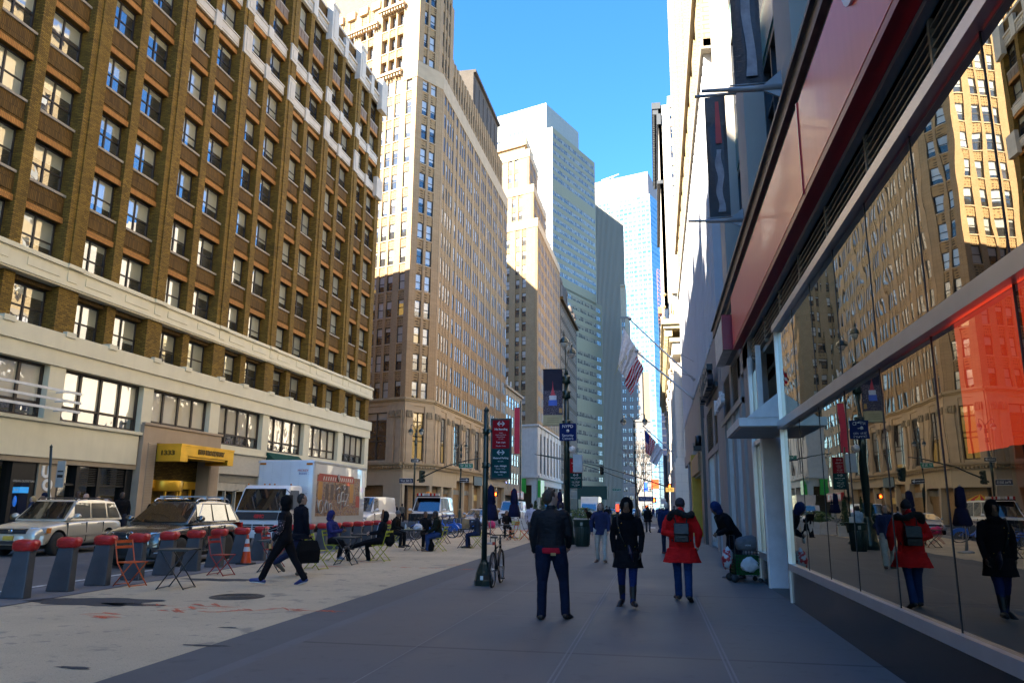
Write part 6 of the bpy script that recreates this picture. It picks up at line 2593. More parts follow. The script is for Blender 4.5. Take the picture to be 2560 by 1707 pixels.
ys = [11.7, 12.8, 13.87, 15.03, 16.22, 17.41, 18.6, 19.92, 21.2] + [22.45 + 1.22 * i for i in range(10)]
for i, y in enumerate(ys):
 o = DK if i == 0 else dup(DK)
 o.location = (rowx(y) + .03, y, 0)
 o.rotation_euler = (0, 0, RAD(4 + (i * 37 % 5 - 2)))
 o['label'] = near[i] if i < 9 else 'red-covered dock post in the far part of the row, beyond the traffic cone'
for i in range(13):
 o = empty('bike_dock', 'bare grey dock in the far row beside the blue bicycles', 'bike dock', (rowx(35 + 1.2 * i) + .03, 35 + 1.2 * i, 0), RAD(4), 'bare docks in the far row') if i == 0 else dup(o)
 if i == 0:
  for ch in DK.children:
   if not ch.name.startswith('cover'):
    dup(ch, parent=o)
 o.location = (rowx(35 + 1.2 * i) + .03, 35 + 1.2 * i, 0)
 o['label'] = 'bare grey dock in the far row beside the blue bicycles'

def chair(label, x, y, rz, mat, tilt=0.0):
 """folding bistro chair, sitter faces +x"""
 o = empty('folding_chair', label, 'chair', (x, y, 0), RAD(rz), 'folding bistro chairs')
 b = MB()
 for k in range(6):
  b.box(-.19 + k * .068, -.19 + k * .068 + .048, -.19, .19, .445, .457)
 b.box(-.19, .2, -.19, -.175, .435, .445)
 b.box(-.19, .2, .175, .19, .435, .445)
 part(b, 'seat', mat, o)
 b = MB()
 for z, dz in ((.70, .05), (.80, .055)):
  n = 6
  for k in range(n):
   a, c = -1 + 2 * k / n, -1 + 2 * (k + 1) / n
   f = lambda t_: -.255 - (z - .70) * .25 - .02 * (1 - t_ * t_)
   b.loft([[(f(a), a * .2, z), (f(a) - .012, a * .2, z), (f(a) - .012, a * .2, z + dz), (f(a), a * .2, z + dz)], [(f(c), c * .2, z), (f(c) - .012, c * .2, z), (f(c) - .012, c * .2, z + dz), (f(c), c * .2, z + dz)]])
 part(b, 'backrest', mat, o)
 for s in (1, -1):
  b = MB()
  b.tube([(-.285, s * .2, .86), (-.245, s * .2, .70), (-.17, s * .2, .44), (.22, s * .2, .0)], .012, 6)
  part(b, 'leg', mat, o)
  b = MB()
  b.tube([(.18, s * .175, .44), (-.25, s * .175, .0)], .012, 6)
  part(b, 'leg', mat, o)
 b = MB()
 b.tube([(.2, -.2, .02), (.2, .2, .02)], .009, 5)
 part(b, 'stretcher', mat, o)
 b = MB()
 b.tube([(-.22, -.175, .03), (-.22, .175, .03)], .009, 5)
 part(b, 'stretcher', mat, o)
 return o

def table(label, x, y, rz, s=.30, mat=None):
 mat = mat or m_blackp
 o = empty('folding_table', label, 'table', (x, y, 0), RAD(rz), 'folding bistro tables')
 b = MB()
 b.box(-s, s, -s, s, .715, .728)
 b.box(-s, s, -s, -s + .012, .69, .715)
 b.box(-s, s, s - .012, s, .69, .715)
 part(b, 'tabletop', mat, o)
 for y_ in (-s + .03, s - .03):
  for a, c in ((-.24, .26), (.24, -.26)):
   b = MB()
   b.tube([(a, y_ + (.012 if a > 0 else 0), .70), (c, y_ + (.012 if a > 0 else 0), .0)], .012, 6)
   part(b, 'leg', mat, o)
 for x_ in (-.25, .25):
  b = MB()
  b.tube([(x_, -s + .03, .02), (x_, s - .03, .02)], .009, 5)
  part(b, 'stretcher', mat, o)
 return o

chair('bright orange folding chair standing empty by the docks', -10.12, 13.95, -12, m_orange)
table('small black folding table between the orange and the dark red chair', -9.02, 13.78, 10)
chair('dark red folding chair facing the empty plaza', -9.72, 16.52, -8, m_redp)
table('black folding table close behind the walker in the black hood', -9.15, 17.75, 12)
chair('red folding chair mostly hidden behind the walker', -9.75, 19.0, -5, m_redp)
chair('lime folding chair standing empty beside the man with the black bag', -8.45, 18.75, -10, m_lime_p)
table('black folding table between the empty lime chair and the blue hood', -8.35, 20.4, 5)
chair('lime folding chair under the person in the blue hood', -9.25, 21.6, -8, m_lime_p)
chair('lime folding chair under the person with the fur-trimmed hood', -7.95, 21.95, 172, m_lime_p)
table('black folding table behind the crossed legs of the two sitters', -8.72, 22.6, 0)
chair('lime folding chair under the man in the grey beanie', -10.1, 29.4, -5, m_lime_p)
table('black folding table with a lunch and a water bottle on it', -8.75, 27.6, 3, .36)
chair('lime folding chair under the man in the green jacket', -7.75, 27.4, 176, m_lime_p)
table('thin folding table in front of the blue bicycles', -9.1, 32.9, 0)
table('narrow folding table with a brown paper bag on it', -7.35, 29.75, 0, .24)
chair('lime folding chair under the woman with the ponytail', -6.86, 29.7, 178, m_lime_p)
table('dark folding table left of the far orange chairs', -7.35, 37.6, 0, .36)
chair('far orange folding chair, left of a pair', -6.95, 37.5, 165, m_orange)
chair('far orange folding chair, right of a pair', -6.42, 37.9, 185, m_orange)
chair('far lime folding chair behind the orange pair', -7.1, 39.6, 90, m_lime_p)
chair('far red folding chair holding a pink bag', -8.8, 41.4, 30, m_redp)
chair('far black folding chair beside the white shirted man', -6.9, 41.5, 10, m_blackp)

o = empty('traffic_cone', 'orange traffic cone with two white bands between the docks', 'traffic cone', (-10.93, 19.75, 0))
b = MB()
b.box(-.19, .19, -.19, .19, 0, .035)
part(b, 'base', m_plastic, o)
b = MB()
r_at = lambda z: .145 - z * .155
for i, (z0, z1) in enumerate(((.03, .33), (.33, .45), (.45, .54), (.54, .66), (.66, .76))):
 b.m = i % 2
 b.lathe([(r_at(z0), z0), (r_at(z1), z1)], (0, 0, 0), 20, cap=False)
b.m = 0
b.lathe([(r_at(.76), .76), (.02, .77)], (0, 0, 0), 20, cap=False)
part(b, 'cone', [plain('cone_orange', (.62, .07, .012), .45), plain('cone_white', (.6, .6, .6), .4)], o)

# ------------------------------------------------------------------ parking sign on its green post
def txt(parent, name, lines, mat, M, h=None):
 b = MB()
 for (s, size, y) in lines:
  letters(b, s, size, M @ Matrix.Translation((0, y, 0)), .002)
 return part(b, name, mat, parent)
m_wlet = plain('sign_white', (.62, .64, .64), .5)
m_sred = plain('sign_red', (.30, .005, .012), .6, 0, .1)
m_sgrn = plain('sign_teal', (.003, .05, .052), .6, 0, .1)
def arrow2(b, cx, cy, w_, h, t_):
 b.box(cx - w_ / 2 + .01, cx + w_ / 2 - .01, cy - t_ / 2, cy + t_ / 2, 0, .003)
 for s in (1, -1):
  x = cx + s * w_ / 2
  for q in (1, -1):
   b.poly([(x, cy, .003), (x - s * h * .5, cy + q * h * .5, .003), (x - s * h * .5 - s * t_ * 1.2, cy + q * h * .5, .003), (x - s * t_ * 1.5, cy, .003)])
def parking_sign(o, x0, x1, z0, z1, y=-.09):
 w_, h = x1 - x0, z1 - z0
 b = MB()
 b.box(x0 - .02, x1 + .02, y - .03, y + .05, z0 - .02, z1 + .02)
 f = part(b, 'sign_frame', m_black, o)
 M = Matrix(((1, 0, 0, (x0 + x1) / 2), (0, 0, -1, y - .034), (0, 1, 0, z0), (0, 0, 0, 1)))
 b = MB(M)
 iw = w_ / 2 - .015
 b.box(-iw, iw, .015, h * .50, -.002, .001)
 b.m = 1
 b.box(-iw, iw, h * .50, h - .015, -.002, .001)
 b.m = 2
 arrow2(b, 0, h * .925, w_ * .44, h * .08, h * .014)
 arrow2(b, 0, h * .435, w_ * .44, h * .08, h * .014)
 b.xf = Matrix.Identity(4)
 for s, k, yy in (('No Standing', .105, .83), ('Except', .05, .77), ('Commercial Vehicles', .05, .735), ('Metered Parking', .05, .70), ('3 hr Limit', .05, .665), ('7 am - 6 pm', .075, .605), ('Monday - Friday', .06, .545),
                     ('Metered Parking', .092, .34), ('6hr Limit', .06, .285), ('6 pm - Midnight', .075, .205), ('Monday - Friday', .058, .16), ('8 am - Midnight', .075, .105), ('Saturday', .06, .06)):
  letters(b, s, k * w_ * 1.35, M @ Matrix.Translation((0, yy * h, .002)), .001, bold=.0015 if k > .07 else 0)
 part(b, 'sign_face', [m_sgrn, m_sred, m_wlet], f)

def sign_post():
 bx, by = -3.5, 15.79
 o = empty('parking_sign_post', 'green post with a red and teal parking sign, a black bicycle locked to it', 'sign post', (bx, by, 0.012))
 top = at_y(1121, 940, by)
 H = top.z
 b = MB()
 b.lathe([(.20, 0), (.20, .10), (.185, .12), (.17, .22), (.10, .42), (.075, .46), (.065, .50)], (0, 0, 0), 8, sm=False)
 part(b, 'base', m_green, o)
 b = MB()
 b.tube([(0, 0, .45), (0, 0, H - .05)], [.058, .055], 12)
 b.lathe([(.055, H - .05), (.062, H - .03), (.03, H + .02), (0, H + .05)], (0, 0, 0), 12)
 part(b, 'post', m_green, o)
 s0, s1 = at_y(1129, 1098, by) - o.location, at_y(1172.5, 963, by) - o.location
 for z in (s0.z + .22 * (s1.z - s0.z), s0.z + .80 * (s1.z - s0.z)):
  b = MB()
  b.lathe([(.06, z - .06), (.085, z - .05), (.07, z), (.085, z + .05), (.06, z + .06)], (0, 0, 0), 12)
  b.box(.04, s0.x + .02, -.03, .03, z - .03, z + .03)
  part(b, 'clamp', m_green, o)
 parking_sign(o, s0.x, s1.x, s0.z, s1.z, 0.0)
 b = MB()
 b.box(-.03, .03, -.205, -.2, .12, .2)
 part(b, 'emblem', m_wlet, o)
 # a second, smaller one further along
 o2 = empty('parking_sign_post', 'second red and teal parking sign, beside the tall lamp post', 'sign post', (0, 0, 0))
 y2 = 39.0
 s0, s1 = at_y(1309, 1120, y2), at_y(1336, 1052, y2)
 pole = at_y(1306, 1030, y2)
 o2.location = (pole.x, y2, .012)
 s0, s1 = s0 - o2.location, s1 - o2.location
 b = MB()
 b.lathe([(.20, 0), (.20, .1), (.17, .22), (.10, .42), (.06, .5)], (0, 0, 0), 8, sm=False)
 part(b, 'base', m_green, o2)
 b = MB()
 b.tube([(0, 0, .45), (0, 0, pole.z)], .055, 10)
 part(b, 'post', m_green, o2)
 parking_sign(o2, s0.x, s1.x, s0.z, s1.z, 0.0)
 b = MB()
 b.box(-.1, .12, -.07, -.062, .95, 1.25)
 part(b, 'notice', m_wlet, o2)
sign_post()

# ------------------------------------------------------------------ bicycles
def bicycle(name, label, loc, rz, frame_m_, share=False, group=None):
 """front +x; rear axle at x=-.52, front axle at x=.52"""
 o = empty(name, label, 'bicycle', loc, RAD(rz), group)
 R = .33
 for x in (-.52, .52):
  b = MB()
  n = 30
  pts = [(x + R * math.cos(2 * PI * k / n), 0, R + .0 + R * math.sin(2 * PI * k / n)) for k in range(n + 1)]
  b.tube(pts, .024 if share else .022, 6, cap=False)
  w_ = part(b, 'wheel', m_tyre, o)
  b = MB()
  b.tube([(x + (R - .03) * math.cos(2 * PI * k / n), 0, R + (R - .03) * math.sin(2 * PI * k / n)) for k in range(n + 1)], .010, 5, cap=False)
  for k in range(14):
   a = 2 * PI * k / 14
   b.tube([(x, .02 * (-1) ** k, R), (x + (R - .03) * math.cos(a), 0, R + (R - .03) * math.sin(a))], .0022, 3)
  b.lathe([(.02, -.05), (.03, 0), (.02, .05)], (x, 0, R), 8, 'y')
  part(b, 'rim', m_alloy, w_)
 b = MB()
 fr = .032 if share else .018
 bb, seat, head = (-.08, 0, .29), (-.22, 0, .78 if not share else .66), (.36, 0, .80)
 if share:
  b.tube([(.40, 0, .72), (.22, 0, .50), (.02, 0, .36), (-.12, 0, .34)], [.05, .06, .06, .05], 8)
  b.tube([(-.14, 0, .34), (-.22, 0, .66)], .03, 8)
  b.tube([(-.2, 0, .6), (-.35, 0, .50), (-.52, 0, .36)], .022, 6)
 else:
  b.tube([bb, (-.22, 0, .80)], fr, 8)
  b.tube([bb, (.37, 0, .70)], fr * 1.15, 8)
  b.tube([(-.2, 0, .72), (.355, 0, .77)], fr, 8)
 for s in (1, -1):
  b.tube([(-.52, s * .05, R), (-.09, s * .03, .30)], .011, 6)
  b.tube([(-.52, s * .05, R), (-.2, s * .02, .70)], .010, 6)
  b.tube([(.52, s * .05, R), (.44, s * .05, .60), (.40, s * .01, .68)], .015, 6)
 b.tube([(.41, 0, .64), (.355, 0, .86)], .024, 8)
 part(b, 'frame', frame_m_, o)
 b = MB()
 hz = 1.0 if share else .97
 b.tube([(.36, 0, .84), (.36, 0, hz)], .016, 6)
 b.tube([(.30, -.30, hz + .04), (.36, -.16, hz), (.38, 0, hz), (.36, .16, hz), (.30, .30, hz + .04)], .012, 6)
 for s in (1, -1):
  b.tube([(.31, s * .2, hz + .02), (.26, s * .31, hz + .045)], .018, 6)
  b.tube([(.36, s * .12, hz - .01), (.44, s * .2, hz - .05)], .006, 4)
 b.tube([(.36, .1, hz), (.5, .06, hz - .15), (.46, 0, .75)], .004, 4)
 part(b, 'handlebar', m_black, o)
 b = MB()
 b.tube([(-.22, 0, .70), (-.26, 0, .93)], .014, 6)
 b.loft([[(-.40, -.075, .93), (-.40, .075, .93), (-.40, .07, .96), (-.40, -.07, .96)], [(-.3, -.07, .935), (-.3, .07, .935), (-.3, .06, .975), (-.3, -.06, .975)], [(-.13, -.02, .935), (-.13, .02, .935), (-.13, .018, .96), (-.13, -.018, .96)]])
 part(b, 'saddle', m_black, o)
 b = MB()
 b.lathe([(.09, -.045), (.09, -.04), (.0, -.04)], (-.08, 0, .29), 16, 'y')
 b.tube([(-.08, -.06, .29), (.0, -.07, .14)], .011, 6)
 b.tube([(-.08, .06, .29), (-.16, .07, .44)], .011, 6)
 b.box(-.05, .05, -.17, -.08, .125, .15)
 b.box(-.21, -.11, .08, .17, .43, .455)
 part(b, 'crankset', m_black, o)
 if share:
  b = MB()
  n = 12
  for (cx, a0, a1, wd) in ((-.52, .1, 3.0, .06), (.52, .8, 2.6, .05)):
   for k in range(n):
    a, c = a0 + (a1 - a0) * k / n, a0 + (a1 - a0) * (k + 1) / n
    r0, r1 = R + .05, R - .12
    q = lambda r, t_, y: (cx + r * math.cos(t_), y, R + r * math.sin(t_))
    b.loft([[q(r0, a, -wd), q(r0, a, wd), q(r1 if cx < 0 else R + .03, a, wd), q(r1 if cx < 0 else R + .03, a, -wd)], [q(r0, c, -wd), q(r0, c, wd), q(r1 if cx < 0 else R + .03, c, wd), q(r1 if cx < 0 else R + .03, c, -wd)]])
  part(b, 'mudguard', plain('share_bike_blue', (.02, .13, .52), .35), o)
  b = MB()
  b.box(.46, .62, -.11, .11, .86, .90)
  b.box(.60, .63, -.13, .13, .84, 1.05)
  b.m = 1
  b.box(.632, .636, -.12, .12, .86, 1.04)
  part(b, 'basket', [m_black, plain('share_bike_blue', (.02, .13, .52), .35)], o)
 else:
  b = MB()
  b.box(-.43, -.40, -.03, .03, .80, .86)
  part(b, 'rear_lamp', m_redlens, o)
 return o
bicycle('parked_bicycle', 'black bicycle locked upright to the green sign post, seen from behind', (-3.27, 15.98, .012), 92, m_black)
sb = plain('share_bike_blue', (.02, .13, .52), .35)
BK = bicycle('share_bicycle', 'blue share bicycle nearest in the dock row, with its big blue mudguard', (-10.95, 36.4, 0), 172, sb, True, 'blue share bicycles in the docks')
for x, y, rz, lb in ((-10.85, 39.1, 176, 'blue share bicycle second in the dock row, frame seen clear from the side'), (-10.9, 40.4, 170, 'blue share bicycle third in the dock row, half hidden by the second'), (-11.2, 44.0, 178, 'blue share bicycle standing apart near the silver saloon')):
 dup(BK, (x, y, 0), RAD(rz), lb)
for i, (u, v, y) in enumerate(((1345, 1180, 84), (1352, 1182, 86), (1360, 1182, 82), (1338, 1182, 88))):
 p = at_y(u, v, y)
 dup(BK, (p.x, y, 0), RAD(60 + 35 * i), 'distant blue share bicycle in the cluster behind the planter', 'distant blue bicycles by the planter')

# ------------------------------------------------------------------ lamp posts
m_globe = NT('lamp_glass')
m_globe = m_globe.done(m_globe.pr(col=(.62, .60, .55), rough=.1, spec=.7, alpha=.8).outputs[0])
def lamp_head(o, x, y, z, k=1.0):
 b = MB()
 b.lathe([(.03 * k, .62 * k), (.05 * k, .5 * k), (.06 * k, .42 * k), (.16 * k, .38 * k), (.29 * k, .24 * k), (.33 * k, .1 * k), (.33 * k, .02 * k), (.36 * k, 0), (.33 * k, -.03 * k)], (x, y, z), 18)
 h = part(b, 'lamp_shade', m_green, o)
 b = MB()
 b.lathe([(.29 * k, -.02 * k), (.27 * k, -.14 * k), (.18 * k, -.30 * k), (.06 * k, -.40 * k), (0, -.42 * k)], (x, y, z), 18)
 part(b, 'lamp_globe', m_globe, h)
def lamp_post(name, label, x, y, h, heads, r=.11, k=1.0, group=None):
 """heads: (dx, dy, z) positions of the two lanterns"""
 o = empty(name, label, 'lamp post', (x, y, .012), 0, group)
 b = MB()
 b.lathe([(r * 2.6, 0), (r * 2.6, .25), (r * 2.1, .35), (r * 1.9, .9), (r * 1.3, 1.15), (r * 1.05, 1.3)], (0, 0, 0), 12)
 part(b, 'base', m_green, o)
 b = MB()
 b.tube([(0, 0, 1.2), (0, 0, h * .6), (0, 0, h)], [r, r * .9, r * .72], 12)
 for z in (h * .70, h * .88, h * .97):
  b.lathe([(r * .8, z - .2), (r * 1.5, z - .14), (r * 1.15, z), (r * 1.5, z + .14), (r * .8, z + .2)], (0, 0, 0), 12)
 b.lathe([(r * .7, h), (r * .5, h + .2), (0, h + .45)], (0, 0, 0), 10)
 part(b, 'post', m_green, o)
 for dx, dy, z in heads:
  b = MB()
  d = Vector((dx, dy, 0))
  pts = []
  for i in range(13):
   a = PI * i / 12
   t_ = (1 - math.cos(a)) / 2
   pts.append(d * t_ + Vector((0, 0, h - .1 + (z + .62 * k - h + .1) * t_ + math.sin(a) * .55 * k)))
  b.tube(pts, .035 * k, 6)
  b.tube([d + Vector((0, 0, z + .5 * k)), d + Vector((0, 0, z + .95 * k))], [.06 * k, .02 * k], 6)
  part(b, 'arm', m_green, o)
  lamp_head(o, dx, dy, z, k)
 return o
yL = 34.0
bx = at_y(1303, 1250, yL).x
h0, h1 = at_y(1297, 790, yL), at_y(1313, 812, yL + 1.7)
LP = lamp_post('lamp_post', 'tall dark green twin-lantern lamp post with a night skyline banner', bx, yL, at_y(1305, 862, yL).z, [(h0.x - bx, h0.y - yL - .25, h0.z), (h1.x - bx, h1.y - yL, h1.z)], .14, .62)
# banner with the lit skyscraper
def skyline_banner():
 x0, x1 = at_y(1247.5, 900, yL).x, at_y(1292, 900, yL).x
 z0, z1 = at_y(1270, 977, yL).z, at_y(1270, 848, yL).z
 o = empty('street_banner', 'night skyline banner with a red white and blue tower, on the tall lamp post', 'banner', (x0, yL, z0))
 W_, H = x1 - x0, z1 - z0
 b = MB()
 b.tube([(W_ + .18, 0, H), (-.02, 0, H)], .02, 6)
 b.tube([(W_ + .18, 0, 0), (-.02, 0, 0)], .02, 6)
 part(b, 'bracket', m_green, o)
 M = Matrix(((1, 0, 0, 0), (0, 0, -1, -.012), (0, 1, 0, 0), (0, 0, 0, 1)))
 b = MB(M)
 b.box(0, W_, 0, H, -.02, 0)
 b.m = 1
 b.box(0, W_, 0, H * .185, 0, .002)
 b.m = 2
 b.box(0, W_, H * .185, H * .62, 0, .002)
 b.m = 3
 cx = W_ * .5
 b.poly([(cx - .14 * W_, H * .53, .004), (cx + .16 * W_, H * .53, .004), (cx + .10 * W_, H * .56, .004), (cx + .02 * W_, H * .68, .004), (cx, H * .80, .004), (cx - .02 * W_, H * .68, .004), (cx - .09 * W_, H * .56, .004)])
 b.m = 4
 b.box(cx - .18 * W_, cx + .19 * W_, H * .45, H * .53, .002, .005)
 b.m = 5
 b.box(cx - .22 * W_, cx + .22 * W_, H * .35, H * .45, .002, .005)
 b.m = 6
 b.box(W_ * .82, W_ * .97, H * .22, H * .30, .002, .005)
 b.m = 7
 for i in range(3):
  b.box(W_ * .2, W_ * .8, H * (.05 + .035 * i), H * (.065 + .035 * i), .002, .004)
 t = NT('city_lights_print')
 v = t.obj()
 vo = t.n('ShaderNodeTexVoronoi')
 t.l(v, vo.inputs['Vector'])
 vo.inputs['Scale'].default_value = 26
 c = t.mix(t.ramp(vo.outputs['Distance'], [(.18, 1.0), (.36, 0.0)]), (.045, .03, .055), (.36, .30, .30))
 part(b, 'print', [plain('dusk_print', (.035, .035, .055), .8, 0, .1), plain('sand_print', (.46, .38, .2), .6), t.done(t.pr(col=c, rough=.6).outputs[0]), plain('spire_red', (.5, .03, .05), .5), plain('tier_white', (.6, .6, .66), .5), plain('tier_blue', (.05, .12, .55), .5), plain('ember', (.5, .26, .06), .5), plain('sand_text', (.36, .29, .14), .6)], o)
skyline_banner()
x0, x1 = at_y(1286, 990, yL).x, at_y(1324.5, 990, yL).x
z0, z1 = at_y(1305, 1013, yL).z, at_y(1305, 973, yL).z
o = empty('security_sign', 'square blue police security camera sign fixed to the tall lamp post', 'sign', ((x0 + x1) / 2, yL - .2, z0))
w_, h = x1 - x0, z1 - z0
b = MB()
b.box(-w_ / 2, w_ / 2, -.01, .015, 0, h)
part(b, 'plate', plain('sign_navy', (.006, .018, .10), .6, 0, .1), o)
M = Matrix(((1, 0, 0, 0), (0, 0, -1, -.012), (0, 1, 0, 0), (0, 0, 0, 1)))
txt(o, 'lettering', (('NYPD', h * .24, h * .82), ('Security', h * .2, h * .31), ('Camera', h * .2, h * .13)), m_wlet, M)
b = MB(M)
b.lathe([(0, 0), (h * .10, 0), (h * .10, .003)], (0, h * .57, 0), 5)
part(b, 'shield', m_wlet, o)
p = at_y(1330, 1065, yL - .1)
o = empty('camera_box', 'pale grey camera cabinet with a white dome, clamped to the tall lamp post', 'camera', (p.x, yL - .1, p.z))
b = MB()
b.box(-.24, .16, -.2, .2, -.36, .40)
part(b, 'cabinet', plain('pale_cabinet', (.42, .45, .48), .4), o)
b = MB()
b.lathe([(0, .2), (.13, .14), (.15, 0), (.1, -.1), (0, -.14)], (-.28, -.1, .58), 14)
part(b, 'dome', plain('white_dome', (.62, .62, .62), .25), o)

GLP = 'small twin lamp posts by the crossing'
def small_lamp(label, u, vtop, y, du, k=.62, arms='x', group=GLP):
 top = at_y(u, vtop, y)
 a, c = at_y(u - du, vtop, y), at_y(u + du, vtop, y)
 d = abs(c.x - top.x)
 hd = [(-d, 0, top.z - .55), (d, 0, top.z - .55)]
 return lamp_post('lamp_post', label, top.x, y, top.z - .6, hd, .09, k, group)
small_lamp('twin lamp post at the near corner of the tan tower, carrying the street signs', 956, 978, 66, 12, .72)
small_lamp('twin lamp post in front of the tan tower shop windows', 1060, 1014, 84, 11, .62)
small_lamp('twin lamp post in the middle of the crossing, arms held wide', 1456, 958, 87, 25, .95)
small_lamp('tiny twin lamp post before the white stone base', 1393, 1180, 140, 4, .6)

def arm_pts(u0, v0, u1, v1, y, n=8, sag=0.0):
 return [at_y(u0 + (u1 - u0) * i / n, v0 + (v1 - v0) * i / n - sag * math.sin(PI * i / n), y) for i in range(n + 1)]
def signal_head(name, label, c, hand=False, rz=0.0, k=1.0):
 o = empty(name, label, 'traffic light', c, RAD(rz), 'traffic and walk signals at the crossing')
 b = MB()
 if hand:
  b.box(-.23 * k, .23 * k, -.1, .12, -.24 * k, .24 * k)
  b.box(-.26 * k, .26 * k, -.16, -.1, .22 * k, .25 * k)
 else:
  b.box(-.17 * k, .17 * k, -.1, .14, -.52 * k, .52 * k)
  for z in (.34, 0, -.34):
   b.lathe([(.15 * k, -.1), (.16 * k, -.3), (.13 * k, -.1)], (0, 0, z * k), 12, 'y', cap=False)
 part(b, 'housing', m_green if not hand else m_black, o)
 b = MB()
 if hand:
  b.box(-.07 * k, .08 * k, -.115, -.105, -.16 * k, .02 * k)
  for i in range(4):
   b.box((-.07 + i * .04) * k, (-.042 + i * .04) * k, -.115, -.105, .02 * k, (.13 + .03 * (i in (1, 2))) * k)
  b.box(-.13 * k, -.07 * k, -.115, -.105, -.06 * k, -.02 * k)
  part(b, 'red_hand', emit('signal_red_hand', (1.0, .09, .01), 2.4), o)
 else:
  for z in (.34, 0, -.34):
   b.lathe([(0, -.105), (.12 * k, -.105)], (0, 0, z * k), 12, 'y', cap=False)
  part(b, 'lens', m_black, o)
 return o
def mast(label, pts, r=.05):
 o = empty('signal_mast', label, 'signal mast', pts[0])
 b = MB()
 b.tube([p - pts[0] for p in pts], [r * 1.3 - r * .6 * i / len(pts) for i in range(len(pts))], 8)
 part(b, 'arm', m_green, o)
 return o
mast('curved signal arm reaching right from the near corner lamp post', arm_pts(958, 1103, 1105, 1052, 66, 10, 9))
mast('long signal arm reaching left from the middle lamp post', arm_pts(1464, 1112, 1228, 1043, 87, 10, 8))
mast('longer signal arm reaching left from the dark corner pole', arm_pts(1530, 1117, 1240, 1044, 80, 10, 8))
signal_head('traffic_light', 'green traffic light hung under the long signal arm', at_y(1382, 1079, 87), rz=25)
signal_head('traffic_light', 'dark traffic light on the near corner lamp post', at_y(968, 1094, 65.6), rz=70)
signal_head('traffic_light', 'dark traffic light beside the near parking sign', at_y(1114, 1087, 66), rz=80)
signal_head('walk_signal', 'red hand walk signal beside the blue street sign', at_y(1502, 1148, 80), True)
signal_head('walk_signal', 'red hand walk signal to the right of the dark corner pole', at_y(1538, 1112 + 26 - 22, 80), True)
signal_head('walk_signal', 'small red hand far across the crossing', at_y(1486, 1164, 110), True)
signal_head('walk_signal', 'small red hand by the police van roof', at_y(1139, 1134, 84), True)
p = at_y(1534, 1235, 80)
o = empty('signal_pole', 'dark thick pole at the right corner of the crossing', 'signal pole', (p.x, 80, 0.012))
b = MB()
b.tube([(0, 0, 0), (0, 0, at_y(1531, 1046, 80).z)], [.2, .17], 12)
b.lathe([(.34, 0), (.34, .2), (.26, .9), (.2, 1.1)], (0, 0, 0), 12)
part(b, 'pole', plain('charcoal_pole', (.02, .022, .025), .45), o)

def street_sign(label, u0, v0, u1, v1, y, text, mat, size=.75, cat='street sign', arrow=False, deg=0):
 a, c = at_y(u0, v1, y), at_y(u1, v0, y)
 w_, h = c.x - a.x, c.z - a.z
 o = empty('street_sign', label, cat, ((a.x + c.x) / 2, y - .12, (a.z + c.z) / 2), RAD(deg))
 b = MB()
 b.box(-w_ / 2, w_ / 2, -.015, .015, -h / 2, h / 2)
 b.m = 1
 e = .03
 for x0, x1, z0, z1 in ((-w_ / 2, w_ / 2, h / 2 - e, h / 2), (-w_ / 2, w_ / 2, -h / 2, -h / 2 + e)):
  b.box(x0, x1, -.018, .018, z0, z1)
 part(b, 'plate', [mat, m_wlet], o)
 M = Matrix(((1, 0, 0, 0), (0, 0, -1, -.02), (0, 1, 0, 0), (0, 0, 0, 1)))
 if arrow:
  b = MB(M)
  b.poly([(-w_ * .42, -h * .12, 0), (w_ * .2, -h * .12, 0), (w_ * .2, -h * .32, 0), (w_ * .44, 0, 0), (w_ * .2, h * .32, 0), (w_ * .2, h * .12, 0), (-w_ * .42, h * .12, 0)])
  part(b, 'arrow', m_wlet, o)
  txt(o, 'lettering', ((text, h * .3, 0),), m_black, M @ Matrix.Translation((-w_ * .1, 0, .004)))
 else:
  b = MB()
  letters(b, text, h * size, M, .002, width=w_ * .82)
  part(b, 'lettering', m_wlet, o)
 return o
m_navy = plain('street_sign_blue', (.012, .03, .14), .6, 0, .1)
m_gsign = plain('street_sign_green', (.0, .16, .095), .4)
street_sign('green W 36 St sign hung from the signal arm left of the parking sign', 1055, 1064, 1087, 1075, 66, 'W 36 St', m_gsign)
street_sign('dark blue West 36th St sign left of the near corner lamp post', 918, 1098, 950, 1110, 65.5, 'West 36th St', plain('street_sign_navy', (.012, .02, .06), .4))
street_sign('bright blue West 36th St sign left of the red hand', 1467, 1140, 1501, 1151, 80, 'West 36th St', m_navy)
street_sign('black one way sign with a white arrow on the near corner lamp post', 945, 1053, 965, 1062, 65.5, 'ONE WAY', m_black, arrow=True)
street_sign('one way arrow sign under a white notice before the tan tower', 1056, 1150 + 47 - 100, 1078, 1107, 84, 'ONE WAY', m_black, arrow=True)
street_sign('small green street sign far ahead over the traffic', 1407, 1121, 1426, 1127, 140, 'W 37 St', m_gsign)
street_sign('green street sign low over the white stone base', 1293, 1127, 1308, 1132, 120, 'W 37 St', m_gsign)
street_sign('green sign peeping out behind the tall lamp post', 1300, 1047, 1313, 1058, 88, 'W 36', m_gsign)
street_sign('white notice board on the middle lamp post', 1447, 1099 + 19, 1459, 1132, 86, 'NO TURNS', plain('cream_notice', (.5, .46, .36), .5))
street_sign('white notice beside the dark corner pole', 1518, 1145, 1529, 1157, 79, 'NO TURN', m_wlet)

